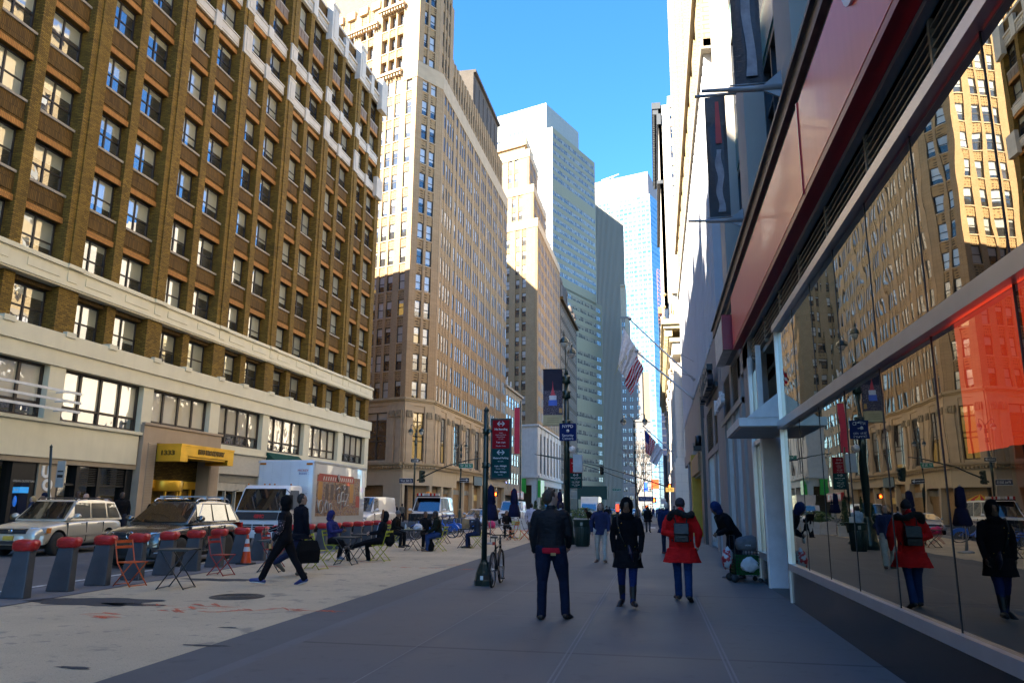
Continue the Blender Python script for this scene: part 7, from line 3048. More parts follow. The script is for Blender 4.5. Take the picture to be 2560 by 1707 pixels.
# ------------------------------------------------------------------ bins, planters, parasols
def litter_bin(label, x, y, group='ribbed dark green litter bins'):
 o = empty('litter_bin', label, 'litter bin', (x, y, .012), 0, group)
 b = MB()
 b.lathe([(.27, 0), (.28, .04), (.30, .12), (.33, .72), (.335, .86)], (0, 0, 0), 28)
 for k in range(28):
  a = 2 * PI * k / 28
  b.tube([(.29 * math.cos(a), .29 * math.sin(a), .06), (.338 * math.cos(a), .338 * math.sin(a), .84)], .012, 4)
 part(b, 'body', m_green, o)
 b = MB()
 b.lathe([(.34, .78), (.36, .80), (.36, 1.0), (.41, 1.04), (.41, 1.07), (.25, 1.07), (.25, .95)], (0, 0, 0), 28)
 part(b, 'rim', plain('bin_rim_green', (.015, .04, .032), .35), o)
 b = MB()
 b.box(-.05, .05, -.364, -.358, .82, .96)
 part(b, 'emblem', plain('grey_emblem', (.2, .22, .2), .5), o)
p = gp(1324, 1252)
litter_bin('big dark green ribbed litter bin beside the tall lamp post', -3.1, 32.6)
litter_bin('far dark green litter bin behind the navy jacket walker', -3.3, 62.0)

def parasol(label, x, y, z0, z1, r=.2):
 o = empty('parasol', label, 'parasol', (x, y, 0), 0, 'closed navy parasols')
 b = MB()
 b.tube([(0, 0, .05), (0, 0, z1 + .05)], .022, 8)
 b.lathe([(.24, 0), (.24, .05), (.05, .09)], (0, 0, 0), 16)
 part(b, 'pole', m_alud, o)
 b = MB()
 n = 16
 rings = []
 for f, k in ((0, .9), (.06, 1.15), (.2, 1.0), (.42, .8), (.46, .55), (.50, .75), (.75, .6), (.95, .4), (1, .08)):
  rings.append([(r * k * (1 + .22 * math.cos(8 * 2 * PI * i / n)) * math.cos(2 * PI * i / n + f), r * k * (1 + .22 * math.cos(8 * 2 * PI * i / n)) * math.sin(2 * PI * i / n + f), z0 + (z1 - z0) * f) for i in range(n)])
 b.smooth = True
 b.loft(rings)
 part(b, 'canopy', fabric('navy_parasol_canvas', (.012, .015, .05)), o)
for lb, u, v0, v1, y in (('closed navy parasol right behind the near sign post', 1127, 1195, 1113, 33), ('closed navy parasol standing clear over the far tables', 1181, 1187, 1121, 40), ('closed navy parasol between the dark jacket and the tall lamp', 1404 - 118, 1172, 1128, 52)):
 a, c = at_y(u, v0, y), at_y(u, v1, y)
 parasol(lb, a.x, y, a.z, c.z, .24)

m_leafs = plain('conifer_green', (.035, .065, .022), .7, var=.5, scale=4)
m_leafs2 = plain('shrub_green', (.06, .11, .03), .7, var=.5, scale=4)
def foliage(b, n, shape, size, seed):
 rr = random.Random(seed)
 for _ in range(n):
  p = shape(rr)
  d = Vector((rr.uniform(-1, 1), rr.uniform(-1, 1), rr.uniform(-.3, 1))).normalized()
  s = d.orthogonal().normalized() * size * rr.uniform(.25, .5)
  e = d * size * rr.uniform(.6, 1.3)
  b.poly([p - s, p + e * .5 - s * 1.2, p + e, p + s])
def shrub(name, label, x, y, h, r, conic=True, box=.5, group=None, n=700):
 o = empty(name, label, 'shrub', (x, y, 0), 0, group)
 b = MB()
 b.box(-box, box, -.25, .25, 0, .62)
 b.box(-box - .03, box + .03, -.28, .28, .56, .64)
 part(b, 'planter', plain('pale_planter', (.48, .48, .46), .6), o)
 b = MB()
 b.tube([(0, 0, .6), (0, 0, .6 + h * .6)], [.03, .01], 5)
 part(b, 'trunk', plain('bark', (.06, .045, .03), .9), o)
 b = MB()
 def sh(rr):
  z = rr.random() ** 1.2
  a = rr.uniform(0, 6.28)
  rad = r * ((1 - z) if conic else math.sqrt(max(0, 1 - (2 * z - 1) ** 2))) * math.sqrt(rr.random()) * (1 + .25 * math.sin(a * 3 + z * 9))
  return Vector((rad * math.cos(a) * (1 if conic else box / r * 1.2), rad * math.sin(a), .62 + z * h))
 foliage(b, n, sh, .09 if conic else .13, int(x * 10 + y))
 part(b, 'crown', m_leafs if conic else m_leafs2, o)
for i, (u, v, y, h, lb) in enumerate(((1230, 1185, 47, 1.3, 'conical evergreen in a pale box just right of the sign post'), (1247, 1185, 48, 1.65, 'tallest conical evergreen, left of the clear parasol'), (1276 - 3, 1188, 50, 1.5, 'conical evergreen right behind the clear parasol'))):
 p = at_y(u, v, y)
 shrub('evergreen_shrub', lb, p.x, y, h, .42, True, .45, 'evergreens in pale planter boxes')
p = at_y(1342, 1195, 70)
shrub('leafy_planter', 'bushy green shrub spilling out of a low white planter, behind the navy jacket walker', p.x, 70, .9, .9, False, .9)
p = at_y(1300, 1190, 60)
shrub('leafy_planter', 'low bushy shrub in a pale planter beside the white shirted walker', p.x, 60, .8, .6, False, .8)
for i in range(6):
 x = -10.2 + i * 1.25
 b = MB()
 b.prism([(-.3, 0), (.3, 0), (.18, .35), (.14, .78), (-.14, .78), (-.18, .35)], x - .58, x + .58, 'x')
 for k in range(len(b.v)): b.v[k] = b.v[k] + Vector((0, 54, 0))
 tag(b.build('concrete_barrier', plain('pale_concrete', (.45, .45, .43), .7)), 'pale concrete barrier block closing the end of the plaza', 'barrier', 'concrete barriers across the plaza end')

# pay-and-display kiosk, its post sign, the hot-dog cart
p = at_y(38, 1190, 25.5)
o = empty('parking_kiosk', 'dark parking kiosk with a bright blue P at the far kerb', 'kiosk', (p.x, 25.5, .13), RAD(-30))
b = MB()
b.box(-.38, .38, -.14, .14, 0, 2.15)
b.m = 1
b.box(-.385, .385, -.145, .145, 1.78, 2.0)
b.m = 2
b.lathe([(0, -.152), (.2, -.152), (.2, -.14)], (0, 0, 1.48), 24, 'y')
b.m = 3
b.box(-.24, .24, -.15, -.14, .82, 1.02)
part(b, 'body', [plain('navy_kiosk', (.012, .014, .03), .3), emit('kiosk_cyan', (.03, .22, .5), .12), emit('kiosk_blue', (.01, .10, .42), .12), plain('kiosk_label', (.28, .16, .05), .4)], o)
M = Matrix(((1, 0, 0, 0), (0, 0, -1, -.154), (0, 1, 0, 0), (0, 0, 0, 1)))
txt(o, 'lettering', (('P', .32, 1.48), ('MUNI METER', .085, 1.89)), m_wlet, M)
p = at_y(114, 1190, 25.0)
o = empty('street_pole', 'thin leaning street pole with a small bus notice, before the shop letters', 'sign post', (p.x, 25.0, .13))
b = MB()
tp = at_y(117.5, 1027, 25.0) - Vector((p.x, 25.0, .13))
b.tube([(0, 0, 0), tp], .045, 8)
b.lathe([(.045, 0), (.06, .02), (0, .12)], tp, 8)
part(b, 'pole', m_green, o)
b = MB()
b.box(.05, .38, -.02, .02, tp.z - 1.45, tp.z - .5)
b.m = 1
b.box(.1, .33, -.025, -.02, tp.z - .9, tp.z - .85)
b.box(.1, .33, -.025, -.02, tp.z - 1.1, tp.z - 1.0)
part(b, 'notice', [plain('grey_notice', (.36, .36, .33), .5), m_black], o)
pc = at_y(982, 1180, 63)
o = empty('food_cart', 'food cart under a red and yellow striped umbrella beyond the box truck', 'food cart', (pc.x, 63, 0))
b = MB()
n = 16
for k in range(n):
 b.m = k % 2
 a, c = 2 * PI * k / n, 2 * PI * (k + 1) / n
 pa, pb = Vector((.85 * math.cos(a), .85 * math.sin(a), 2.36)), Vector((.85 * math.cos(c), .85 * math.sin(c), 2.36))
 b.poly([(0, 0, 2.78), pa, pb])
 b.poly([pa, pa - Vector((0, 0, .14)), pb - Vector((0, 0, .14)), pb])
part(b, 'umbrella', [fabric('umbrella_red', (.5, .03, .03)), fabric('umbrella_yellow', (.62, .42, .03))], o)
b = MB()
b.tube([(0, 0, 1), (0, 0, 2.75)], .03, 6)
b.box(-.8, .8, -.5, .5, .35, 1.15)
part(b, 'cart', plain('steel_cart', (.35, .35, .35), .3, .7), o)
for s in (-.5, .5):
 b = MB()
 b.lathe([(0, -.03), (.2, -.03), (.2, .03), (0, .03)], (s, -.52, .2), 14, 'y')
 part(b, 'wheel', m_tyre, o)
# pink banner on a pole, far left pavement
y = 98
a, c = at_y(1181, 1042, y), at_y(1194, 936, y)
o = empty('street_banner', 'long plain pink-red banner hung high between the tan tower and the white base', 'banner', (a.x, y, a.z))
b = MB()
b.box(0, c.x - a.x, -.01, .01, 0, c.z - a.z)
part(b, 'cloth', fabric('pink_red_banner', (.42, .05, .09)), o)
b = MB()
b.tube([(c.x - a.x + .1, 0, -a.z), (c.x - a.x + .1, 0, c.z - a.z + .9)], .07, 8)
b.tube([(-.1, 0, c.z - a.z), (c.x - a.x + .2, 0, c.z - a.z)], .03, 6)
b.tube([(-.1, 0, 0), (c.x - a.x + .2, 0, 0)], .03, 6)
part(b, 'pole', m_green, o)
# the far end: scaffolding, a green hoarding and glowing signs
a, c = at_y(1326, 1146, 160), at_y(1394, 1116, 160)
o = empty('construction_shed', 'dark green construction shed over the far pavement, behind the second parking sign', 'shed', (a.x, 160, 0))
b = MB()
b.box(0, c.x - a.x, 0, 4, a.z, c.z)
for i in range(4):
 b.box(i * 1.6, i * 1.6 + .2, 0, .3, 0, a.z)
part(b, 'hoarding', plain('hoarding_green', (.012, .06, .045), .6), o)
o = empty('scaffold', 'grey steel scaffold tower at the far right corner', 'scaffold', (2.4, 190, 0))
b = MB()
for x in (-5.5, -3.6, -1.7, .2):
 for y in (0, 2):
  b.tube([(x, y, 0), (x, y, 17)], .07, 5)
for k in range(9):
 b.tube([(-5.5, 0, k * 2), (.2, 0, k * 2)], .06, 4)
 b.tube([(-5.5 if k % 2 else .2, 0, k * 2), (.2 if k % 2 else -5.5, 0, k * 2 + 2)], .05, 4)
part(b, 'tubes', plain('scaffold_steel', (.25, .27, .3), .4, .6), o)
for lb, u0, v0, u1, v1, y, m in (('glowing blue screen at the far end of the avenue', 1480, 1108, 1487, 1128, 235, emit('blue_screen', (.02, .06, .9), 1.2)), ('orange red billboard at the far end beside the dark tower', 1496, 1100, 1513, 1122, 236, emit('red_billboard', (.6, .07, .015), .8)), ('upright red sign board on the middle lamp post', 1415 - .0, 1158, 1421, 1174, 86.7, emit('red_board', (.7, .03, .01), .8))):
 a, c = at_y(u0, v1, y), at_y(u1, v0, y)
 b = MB()
 b.box(a.x, c.x, y, y + .4, a.z, c.z)
 tag(b.build('lit_sign', m), lb, 'lit sign')
# bare street tree in front of the grey stepped building
rr = random.Random(11)
o = empty('bare_tree', 'bare leafless street tree in front of the grey stepped building', 'tree', (-2.8, 112, 0))
b = MB()
def limb(p, d, ln, r, depth):
 q = p + d * ln
 b.tube([p, (p + q) / 2 + Vector((rr.uniform(-.1, .1), rr.uniform(-.1, .1), 0)) * ln * .3, q], [r, r * .8, r * .6], 5)
 if depth > 0:
  for k in range(3 if depth > 1 else 4):
   dd = (d + Vector((rr.uniform(-.7, .7), rr.uniform(-.7, .7), rr.uniform(-.1, .5)))).normalized()
   limb(q, dd, ln * rr.uniform(.6, .8), r * .6, depth - 1)
b2 = b
limb(Vector((0, 0, 0)), Vector((0, 0, 1)), 3.4, .13, 0)
part(b, 'trunk', plain('bark', (.06, .045, .03), .9), o)
b = MB()
for k in range(4):
 limb(Vector((0, 0, 3.3)), Vector((rr.uniform(-.6, .6), rr.uniform(-.6, .6), 1)).normalized(), 2.6, .07, 4)
part(b, 'crown', plain('twig', (.10, .08, .06), .9), o)

# small things standing or lying on the tables
b = MB()
p = Vector((-7.33, 29.75, .728))
b.loft([[(p.x - .14, p.y - .09, p.z), (p.x + .14, p.y - .09, p.z), (p.x + .14, p.y + .09, p.z), (p.x - .14, p.y + .09, p.z)], [(p.x - .155, p.y - .1, p.z + .2), (p.x + .15, p.y - .1, p.z + .2), (p.x + .15, p.y + .1, p.z + .2), (p.x - .155, p.y + .1, p.z + .2)], [(p.x - .14, p.y - .03, p.z + .37), (p.x + .15, p.y - .04, p.z + .36), (p.x + .15, p.y + .04, p.z + .36), (p.x - .14, p.y + .03, p.z + .37)]])
tag(b.build('paper_bag', fabric('kraft_paper', (.34, .22, .11), wr=.5)), 'brown paper bag standing on the narrow table', 'bag')
b = MB()
b.lathe([(.032, 0), (.036, .02), (.036, .14), (.014, .19), (.014, .21), (0, .215)], (-9.0, 27.4, .728), 12)
tag(b.build('water_bottle', plain('clear_bottle', (.42, .5, .55), .1, 0, .8)), 'clear water bottle on the lunch table', 'bottle')
b = MB()
rr = random.Random(2)
rings = [[(-8.55 + r * math.cos(a * PI / 5) * rr.uniform(.75, 1.2), 27.45 + r * math.sin(a * PI / 5) * rr.uniform(.75, 1.2), .728 + z) for a in range(10)] for r, z in ((.14, 0), (.18, .06), (.15, .14), (.06, .22))]
b.loft(rings)
tag(b.build('plastic_bag', fabric('crumpled_plastic', (.6, .6, .62), .5, wr=.8)), 'crumpled white plastic bag on the lunch table', 'bag')
b = MB()
b.box(-9.0, -8.72, 27.2, 27.4, .728, .76)
b.lathe([(.05, .03), (.07, .06), (0, .09)], (-8.86, 27.3, .73), 10)
tag(b.build('lunch_tray', plain('pale_lunch', (.52, .42, .25), .6)), 'pale lunch carton on the lunch table', 'food carton')
b = MB()
b.lathe([(0, .46), (.16, .47), (.2, .6), (.17, .75), (.06, .82), (0, .83)], (-8.78, 41.4, 0), 14)
tag(b.build('pink_bag', fabric('pink_vinyl', (.62, .06, .18), .5)), 'round pink bag on the far red chair', 'bag')

# ------------------------------------------------------------------ shopping cart with bags by the wall
cx, cy = 1.82, 18.12
o = empty('shopping_cart', 'wire folding cart lined in green, parked against the wall', 'shopping cart', (cx, cy, .012), RAD(8))
b = MB()
x0, x1, y0, y1, z0, z1 = -.24, .28, -.22, .24, .14, .66
for k in range(9):
 z = z0 + (z1 - z0) * k / 8
 b.tube([(x0, y0, z), (x1, y0, z), (x1, y1, z), (x0, y1, z), (x0, y0, z)], .005, 4)
for k in range(9):
 x = x0 + (x1 - x0) * k / 8
 for y in (y0, y1):
  b.tube([(x, y, z0), (x, y, z1)], .005, 4)
for k in range(6):
 y = y0 + (y1 - y0) * k / 5
 for x in (x0, x1):
  b.tube([(x, y, z0), (x, y, z1)], .005, 4)
part(b, 'basket', m_black, o)
b = MB()
b.tube([(x0, y0, .1), (x0, y0, .98), (x0, y1, .98), (x0, y1, .1)], .011, 6)
part(b, 'handle', m_black, o)
for x in (x0 - .03, x1):
 for y in (y0, y1):
  b = MB()
  r = .085 if x < 0 else .05
  b.lathe([(0, -.015), (r, -.018), (r, .018), (0, .015)], (x, y, r), 16, 'y')
  part(b, 'wheel', m_plastic, o)
b = MB()
b.box(x0 + .01, x1 - .01, y0 + .01, y1 - .01, z0 + .02, z1 - .1)
part(b, 'liner', fabric('green_liner', (.015, .10, .03)), o)
def lump(name, label, c, d, mat, seed, cat='bag'):
 rr = random.Random(seed)
 b = MB()
 rings = []
 for i in range(8):
  f = i / 7
  r = math.sin(PI * (f * .86 + .1)) ** .7
  rings.append([(c[0] + d[0] * r * math.cos(a * PI / 8) * rr.uniform(.72, 1.15), c[1] + d[1] * r * math.sin(a * PI / 8) * rr.uniform(.72, 1.15), c[2] + d[2] * (f + rr.uniform(-.07, .07))) for a in range(16)])
 b.smooth = True
 b.loft(rings)
 o = b.build(name, mat)
 return tag(o, label, cat)
rr = random.Random(8)
b = MB()
rings = []
for f, k in ((0, .86), (.12, 1), (.5, 1.03), (.85, .95), (1.0, .6)):
 ring_ = []
 for i in range(20):
  a_ = 2 * PI * i / 20
  q_ = 1 / max(abs(math.cos(a_)), abs(math.sin(a_))) ** .7
  ring_.append((cx + .06 + .22 * k * q_ * math.cos(a_) * rr.uniform(.95, 1.04), cy - .02 + .18 * k * q_ * math.sin(a_) * rr.uniform(.95, 1.04),   .68 + .30 * f + .03 * math.cos(a_) * f))
 rings.append(ring_)
b.smooth = True
b.loft(rings)
g_bag = tag(b.build('grey_bag', fabric('grey_nylon', (.15, .145, .15), wr=.8)), 'stuffed grey bag with pale lettering on top of the cart', 'bag')
lt = MB()
letters(lt, 'ENK', .1, frame_m((cx + .08, cy - .185, .86), (1, 0, 0), (0, .25, 1)), .004)
letters(lt, 'LIGNE', .045, frame_m((cx + .08, cy - .20, .79), (1, 0, 0), (0, .1, 1)), .004)
lt.build('lettering', m_wlet, g_bag)
lump('white_bag', 'crumpled white plastic bag in the front of the cart', (cx + .08, cy - .25, .24), (.20, .05, .30), fabric('white_plastic', (.62, .62, .63), .4, wr=.9), 3)
lump('red_white_bag', 'red and white plastic bag hanging off the left of the cart', (cx - .36, cy - .12, .30), (.13, .1, .44), None or (lambda t: t.done(t.pr(col=t.ramp(t.noise(t.obj(), 9, 2, .5), [(.48, (.62, .6, .6)), (.54, (.5, .02, .03))]), rough=.4).outputs[0]))(NT('red_white_plastic')), 5)
# ------------------------------------------------------------------ people
SKIN = {'pale': (.52, .33, .25), 'tan': (.36, .21, .14), 'brown': (.16, .085, .05), 'dark': (.075, .042, .028)}
def skin_mat(k):
 if 'skin_' + k in MATS:
  return MATS['skin_' + k]
 t = NT('skin_' + k)
 c = SKIN[k]
 col = t.ramp(t.noise(t.obj(), 9, 4), [(.35, tuple(x * .85 for x in c)), (.65, c)])
 p = t.pr(col=col, rough=.5, spec=.4)
 p.inputs['Subsurface Weight'].default_value = .08
 p.inputs['Subsurface Scale'].default_value = .01
 MATS['skin_' + k] = t.done(p.outputs[0])
 return MATS['skin_' + k]
CLOUD = bpy.data.textures.new('folds', 'CLOUDS')
CLOUD.noise_scale = .11
CLOUD.noise_depth = 2

def ell(mb, c, r, M=None, n=12, m=8):
 rings = []
 for i in range(m + 1):
  a = PI * (i + .02) / (m + .04)
  ring = []
  for k in range(n):
   t_ = 2 * PI * k / n
   p = Vector((r[0] * math.sin(a) * math.cos(t_), r[1] * math.sin(a) * math.sin(t_), r[2] * math.cos(a)))
   if M: p = M @ p
   ring.append(p + Vector(c))
  rings.append(ring)
 mb.loft(rings)

def limb(mb, pts, rs, flat=1.0):
 """tapering limb with rounded ends"""
 pts = [Vector(p) for p in pts]
 a = (pts[0] - pts[1]).normalized()
 z = (pts[-1] - pts[-2]).normalized()
 P = [pts[0] + a * rs[0] * .8] + pts + [pts[-1] + z * rs[-1] * .8]
 R = [rs[0] * .45] + list(rs) + [rs[-1] * .45]
 mb.tube(P, R, 10, sy=flat)

def fuse(mb, name, mat, parent, voxel, smooth=3, fold=0.0, local=True):
 o = mb.build(name, mat)
 r = o.modifiers.new('r', 'REMESH')
 r.mode = 'VOXEL'
 r.voxel_size = voxel
 s = o.modifiers.new('s', 'SMOOTH')
 s.factor = .5
 s.iterations = smooth
 if fold:
  d = o.modifiers.new('d', 'DISPLACE')
  d.texture = CLOUD
  d.texture_coords = 'LOCAL'
  d.strength = fold
  d.mid_level = .5
 apply_mods(o)
 o.data.polygons.foreach_set('use_smooth', [True] * len(o.data.polygons))
 if not o.data.materials:
  o.data.materials.append(mat)
 if parent is not None:
  o.parent = parent
 return o

def person(label, loc, face, pose='walk', h=1.75, skin='tan', top=None, bottom=None, shoes=(0.011, 0.0099, 0.0088), hair=None, head='hair',
           coat=0.0, lean=0.0, legs=None, arms=None, seat=None, turn=0.0, nod=0.0, build=1.0, near=True, boots=0.0, group=None, hem=None, extra=None, gloss=0.0, hairlen=0.0, puff=0.0):
 """face: degrees, 0 looks along +x. Local axes: +x forward, +y left. Returns body and named points"""
 k = h / 1.75
 vox = .0085 if near else .014
 V = Vector
 # spine
 hipz = .92 if seat is None else seat + .10
 T = Matrix.Translation((0, 0, hipz)) @ Matrix.Rotation(RAD(lean), 4, 'Y') @ Matrix.Translation((0, 0, -.92))
 U = lambda x, y, z: T @ V((x, y, z))
 sh = {s: U(0.0, s * .185 * build, 1.42) for s in (1, -1)}
 hip = {s: V((0, s * .095 * build, hipz)) for s in (1, -1)}
 neck, hc = U(0, 0, 1.49), U(.015, 0, 1.635)
 # legs
 LG = legs or {'walk': ((24, 8, 0), (-16, 28, 28)), 'stand': ((3, 2, 0), (-2, 3, 0)), 'sit': ((84, 86, 0), (80, 84, 0))}[pose]
 knee, ank, toe = {}, {}, {}
 for s, q_ in zip((1, -1), LG):
  f, kb, fp = q_[:3]
  sp = q_[3] if len(q_) > 3 else .05 if pose != 'sit' else .12
  d = V((math.sin(RAD(f)), s * sp, -math.cos(RAD(f)))).normalized()
  knee[s] = hip[s] + d * .43
  g = f - kb
  d2 = V((math.sin(RAD(g)), s * (sp * .4 if len(q_) > 3 else 0), -math.cos(RAD(g))))
  ank[s] = knee[s] + d2 * .41
  tp = RAD(g * .35 if g > 0 else g) - RAD(0)
  foot = V((math.cos(RAD(fp)), s * .3, -math.sin(RAD(fp)))).normalized()
  toe[s] = ank[s] + foot * .15 + V((0, 0, -.05))
 low = min(min(ank[s].z - .085, toe[s].z - .03) for s in (1, -1))
 if seat is None or True:
  dz = V((0, 0, -low)) if seat is None else V((0, 0, 0))
  for dct in (knee, ank, toe, hip, sh):
   for s in (1, -1): dct[s] = dct[s] + dz
  neck, hc = neck + dz, hc + dz
  T = Matrix.Translation(dz) @ T
 U = lambda x, y, z: T @ V((x, y, z))
 # arms: (forward swing, out, elbow bend) or ('to', point)
 AR = arms or {'walk': ((-18, 8, 18), (16, 8, 22)), 'stand': ((4, 8, 14), (2, 8, 12)), 'sit': ((22, 8, 62), (26, 8, 60))}[pose]
 elb, wri = {}, {}
 for s, a in zip((1, -1), AR):
  if a[0] == 'to':
   tgt = T @ V(a[1])
   d = tgt - sh[s]
   L = min(d.length, .535)
   d = d.normalized()
   m = math.sqrt(max(0, .28 ** 2 - (L / 2) ** 2))
   pole = (T.to_3x3() @ V(a[2] if len(a) > 2 else (-.6, s * .6, -.5)))
   pole = (pole - d * pole.dot(d)).normalized()
   elb[s] = sh[s] + d * (L / 2) + pole * m
   wri[s] = sh[s] + d * L
  else:
   f, o_, e = a
   R3 = T.to_3x3()
   d = R3 @ V((math.sin(RAD(f)) * math.cos(RAD(o_)), s * math.sin(RAD(o_)), -math.cos(RAD(f)) * math.cos(RAD(o_))))
   elb[s] = sh[s] + d * .285
   d2 = R3 @ V((math.sin(RAD(f + e)), -s * .08, -math.cos(RAD(f + e)))).normalized()
   wri[s] = elb[s] + d2 * .255
 HR = Matrix.Rotation(RAD(turn), 3, 'Z') @ Matrix.Rotation(RAD(nod + lean * .5), 3, 'Y')
 Hd = lambda x, y, z: hc + HR @ V((x, y, z))
 b = MB()
 # torso, neck, head
 tor = [(.90, .105, .155), (1.0, .10, .15), (1.12, .10, .145), (1.27, .115, .17), (1.37, .11, .18), (1.43, .085, .15), (1.47, .055, .07)]
 def ring(z, rx, ry, x0=0.0, n=16):
  return [U(x0 + rx * math.cos(2 * PI * i / n), ry * build * math.sin(2 * PI * i / n), z) for i in range(n)]
 b.loft([ring(*q) for q in tor])
 limb(b, [neck - V((0, 0, .06)), neck + (hc - neck) * .5], [.056, .052])
 hr = [(-.118, .035, .02, .03), (-.105, .06, .045, .028), (-.07, .083, .062, .012), (-.03, .092, .069, .004), (.02, .098, .073, 0), (.06, .096, .073, -.005), (.095, .075, .058, -.01), (.118, .03, .025, -.012)]
 b.loft([[Hd(x0 + rx * math.cos(2 * PI * i / 14), ry * math.sin(2 * PI * i / 14), z) for i in range(14)] for z, rx, ry, x0 in hr])
 b.loft([[Hd(.086, .012, .0 + .012), Hd(.086, -.012, .012), Hd(.094, 0, .02)], [Hd(.10, .016, -.03), Hd(.10, -.016, -.03), Hd(.122, 0, -.026)], [Hd(.085, .014, -.042), Hd(.085, -.014, -.042), Hd(.10, 0, -.04)]])
 for s in (1, -1):
  ell(b, Hd(.005, s * .078, -.005), (.022, .010, .032), n=8, m=5)
  limb(b, [sh[s] + (U(0, 0, 1.35) - sh[s]) * .15, sh[s] * .45 + elb[s] * .55, elb[s], elb[s] * .6 + wri[s] * .4, wri[s]], [.055, .045, .038, .038, .025])
  limb(b, [hip[s], hip[s] * .5 + knee[s] * .5, knee[s], knee[s] * .65 + ank[s] * .35, ank[s]], [.088, .075, .052, .054, .036])
  limb(b, [ank[s] + V((-.03, 0, -.045)), toe[s]], [.035, .028])
  # hand: palm, four unequal curled fingers, thumb from the side of the palm
  fd = (wri[s] - elb[s]).normalized()
  inw = (T.to_3x3() @ V((0.25, -s, 0)))
  inw = (inw - fd * inw.dot(fd)).normalized()
  fw = fd.cross(inw).normalized()
  if fw.x < 0: fw = -fw
  w0 = wri[s]
  limb(b, [w0, w0 + fd * .045, w0 + fd * .085], [.024, .032, .032], .55 if abs(inw.z) < .9 else .6)
  if near:
   for i, ln in enumerate((.068, .078, .072, .055)):
    base = w0 + fd * .085 + fw * (.027 - i * .018)
    k1 = base + (fd + inw * .25).normalized() * ln * .5
    k2 = k1 + (fd + inw * 1.1).normalized() * ln * .5
    limb(b, [base, k1, k2], [.0098, .0092, .008])
   tb = w0 + fd * .035 + fw * .026
   t1 = tb + (fd * .7 + fw * .7 + inw * .25).normalized() * .035
   limb(b, [tb, t1, t1 + (fd + inw * .4).normalized() * .03], [.0125, .011, .009])
  else:
   limb(b, [w0 + fd * .08, w0 + fd * .12, w0 + fd * .15 + inw * .02], [.03, .026, .018], .6)
 body = fuse(b, 'person', skin_mat(skin), None, vox * .85, 2)
 tag(body, label, 'person', group)
 vc = .011 if near else .016
 gar = lambda name, col, g=.0, wr=.5: fabric('cloth_%s_%d_%d_%d%s' % (name, *[int(c * 999) for c in col], 'g' if g else ''), col, .85 - g * 1.2, wr=wr, gloss=g)
 # trousers
 t = MB()
 bc = bottom or (.03, .04, .08)
 tb_ = .70 if boots else 1.0
 t.loft([ring(z, rx + .018, ry + .018) for z, rx, ry in ((.84, .10, .15), (.92, .108, .158), (1.0, .104, .152))] if seat is None else [ring(z, rx + .02, ry + .02) for z, rx, ry in ((.83, .11, .16), (.92, .115, .165), (1.0, .107, .155))])
 for s in (1, -1):
  end = ank[s] + (ank[s] - knee[s]).normalized() * .035
  hr_ = .082 if coat else .11 * build
  limb(t, [hip[s] + V((0, -s * (.02 if coat else .01), .03)), hip[s] * .5 + knee[s] * .5, knee[s], knee[s] * .6 + ank[s] * .4, end], [hr_, .09 if coat else .098 * build, .075, .070 if not boots else .062, .066 if not boots else .048])
 fuse(t, 'trousers', gar('trousers', bc), body, vc, 2, .010)
 for s in (1, -1):
  f = MB()
  fdir = (toe[s] - ank[s])
  hl = ank[s] + V((-.05, 0, -.05)) if abs(fdir.z) < .12 else ank[s] - fdir.normalized() * .03 + V((-.035, 0, -.03))
  limb(f, [hl, ank[s] * .5 + toe[s] * .5 + V((0, 0, -.02)), toe[s] + fdir.normalized() * .06], [.047, .050, .040], .9)
  limb(f, [ank[s] + V((-.01, 0, .03 if not boots else .0)), ank[s] + V((-.01, 0, -.03))], [.042, .045])
  if boots:
   limb(f, [knee[s] * .25 + ank[s] * .75 + (knee[s] - ank[s]) * .5, knee[s] * .4 + ank[s] * .6, ank[s]], [.062, .062, .047])
  so = fuse(f, 'shoe', plain('shoe_%d_%d_%d' % tuple(int(c * 999) for c in shoes), shoes, .45), body, .010, 2)
  if not boots and shoes[2] > .1 and near:
   e = MB()
   limb(e, [hl + V((0, 0, -.03)), toe[s] + fdir.normalized() * .05 + V((0, 0, -.028))], [.034, .03], .5)
   fuse(e, 'sole', m_wlet, so, .010, 1)
 # top garment
 tc = top or (.03, .03, .035)
 g = MB()
 hz = hem if hem is not None else (.88 if not coat else .84)
 p_ = .018 + puff
 tr = [(hz, .112 + p_, .165 + p_), (1.0, .105 + p_, .155 + p_), (1.14, .105 + p_, .150 + p_), (1.28, .118 + p_, .176 + p_), (1.37, .112 + p_, .184 + p_), (1.43, .09 + p_, .155 + p_), (1.475, .062 + p_ * .6, .075 + p_ * .5)]
 g.loft([ring(*q) for q in tr])
 if coat:
  sp_ = max(abs(knee[1].x - knee[-1].x), .0)
  zc = hz + .05
  low_ = .84 - coat
  g.loft([ring(zc, .13 + p_, .19 + p_), ring(low_ + .12, .16 + p_ + sp_ * .18, .205 + p_ + puff), ring(low_, .185 + p_ + sp_ * .25, .235 + p_ + puff * 2), ring(low_ + .015, .16 + sp_ * .2, .21 + puff)])
 for s in (1, -1):
  limb(g, [sh[s] * .85 + U(0, 0, 1.40) * .15, sh[s] * .5 + elb[s] * .5, elb[s], elb[s] * .5 + wri[s] * .5, wri[s] + (elb[s] - wri[s]).normalized() * .0], [.078 + puff, .064 + puff, .055 + puff, .05 + puff * .8, .042 + puff * .3])
 limb(g, [neck - V((0, 0, .05)), neck + (hc - neck) * .18], [.075, .068])
 fuse(g, 'coat' if coat else 'jacket', gar('top', tc, gloss), body, vc, 2, .016 if not puff else .022)
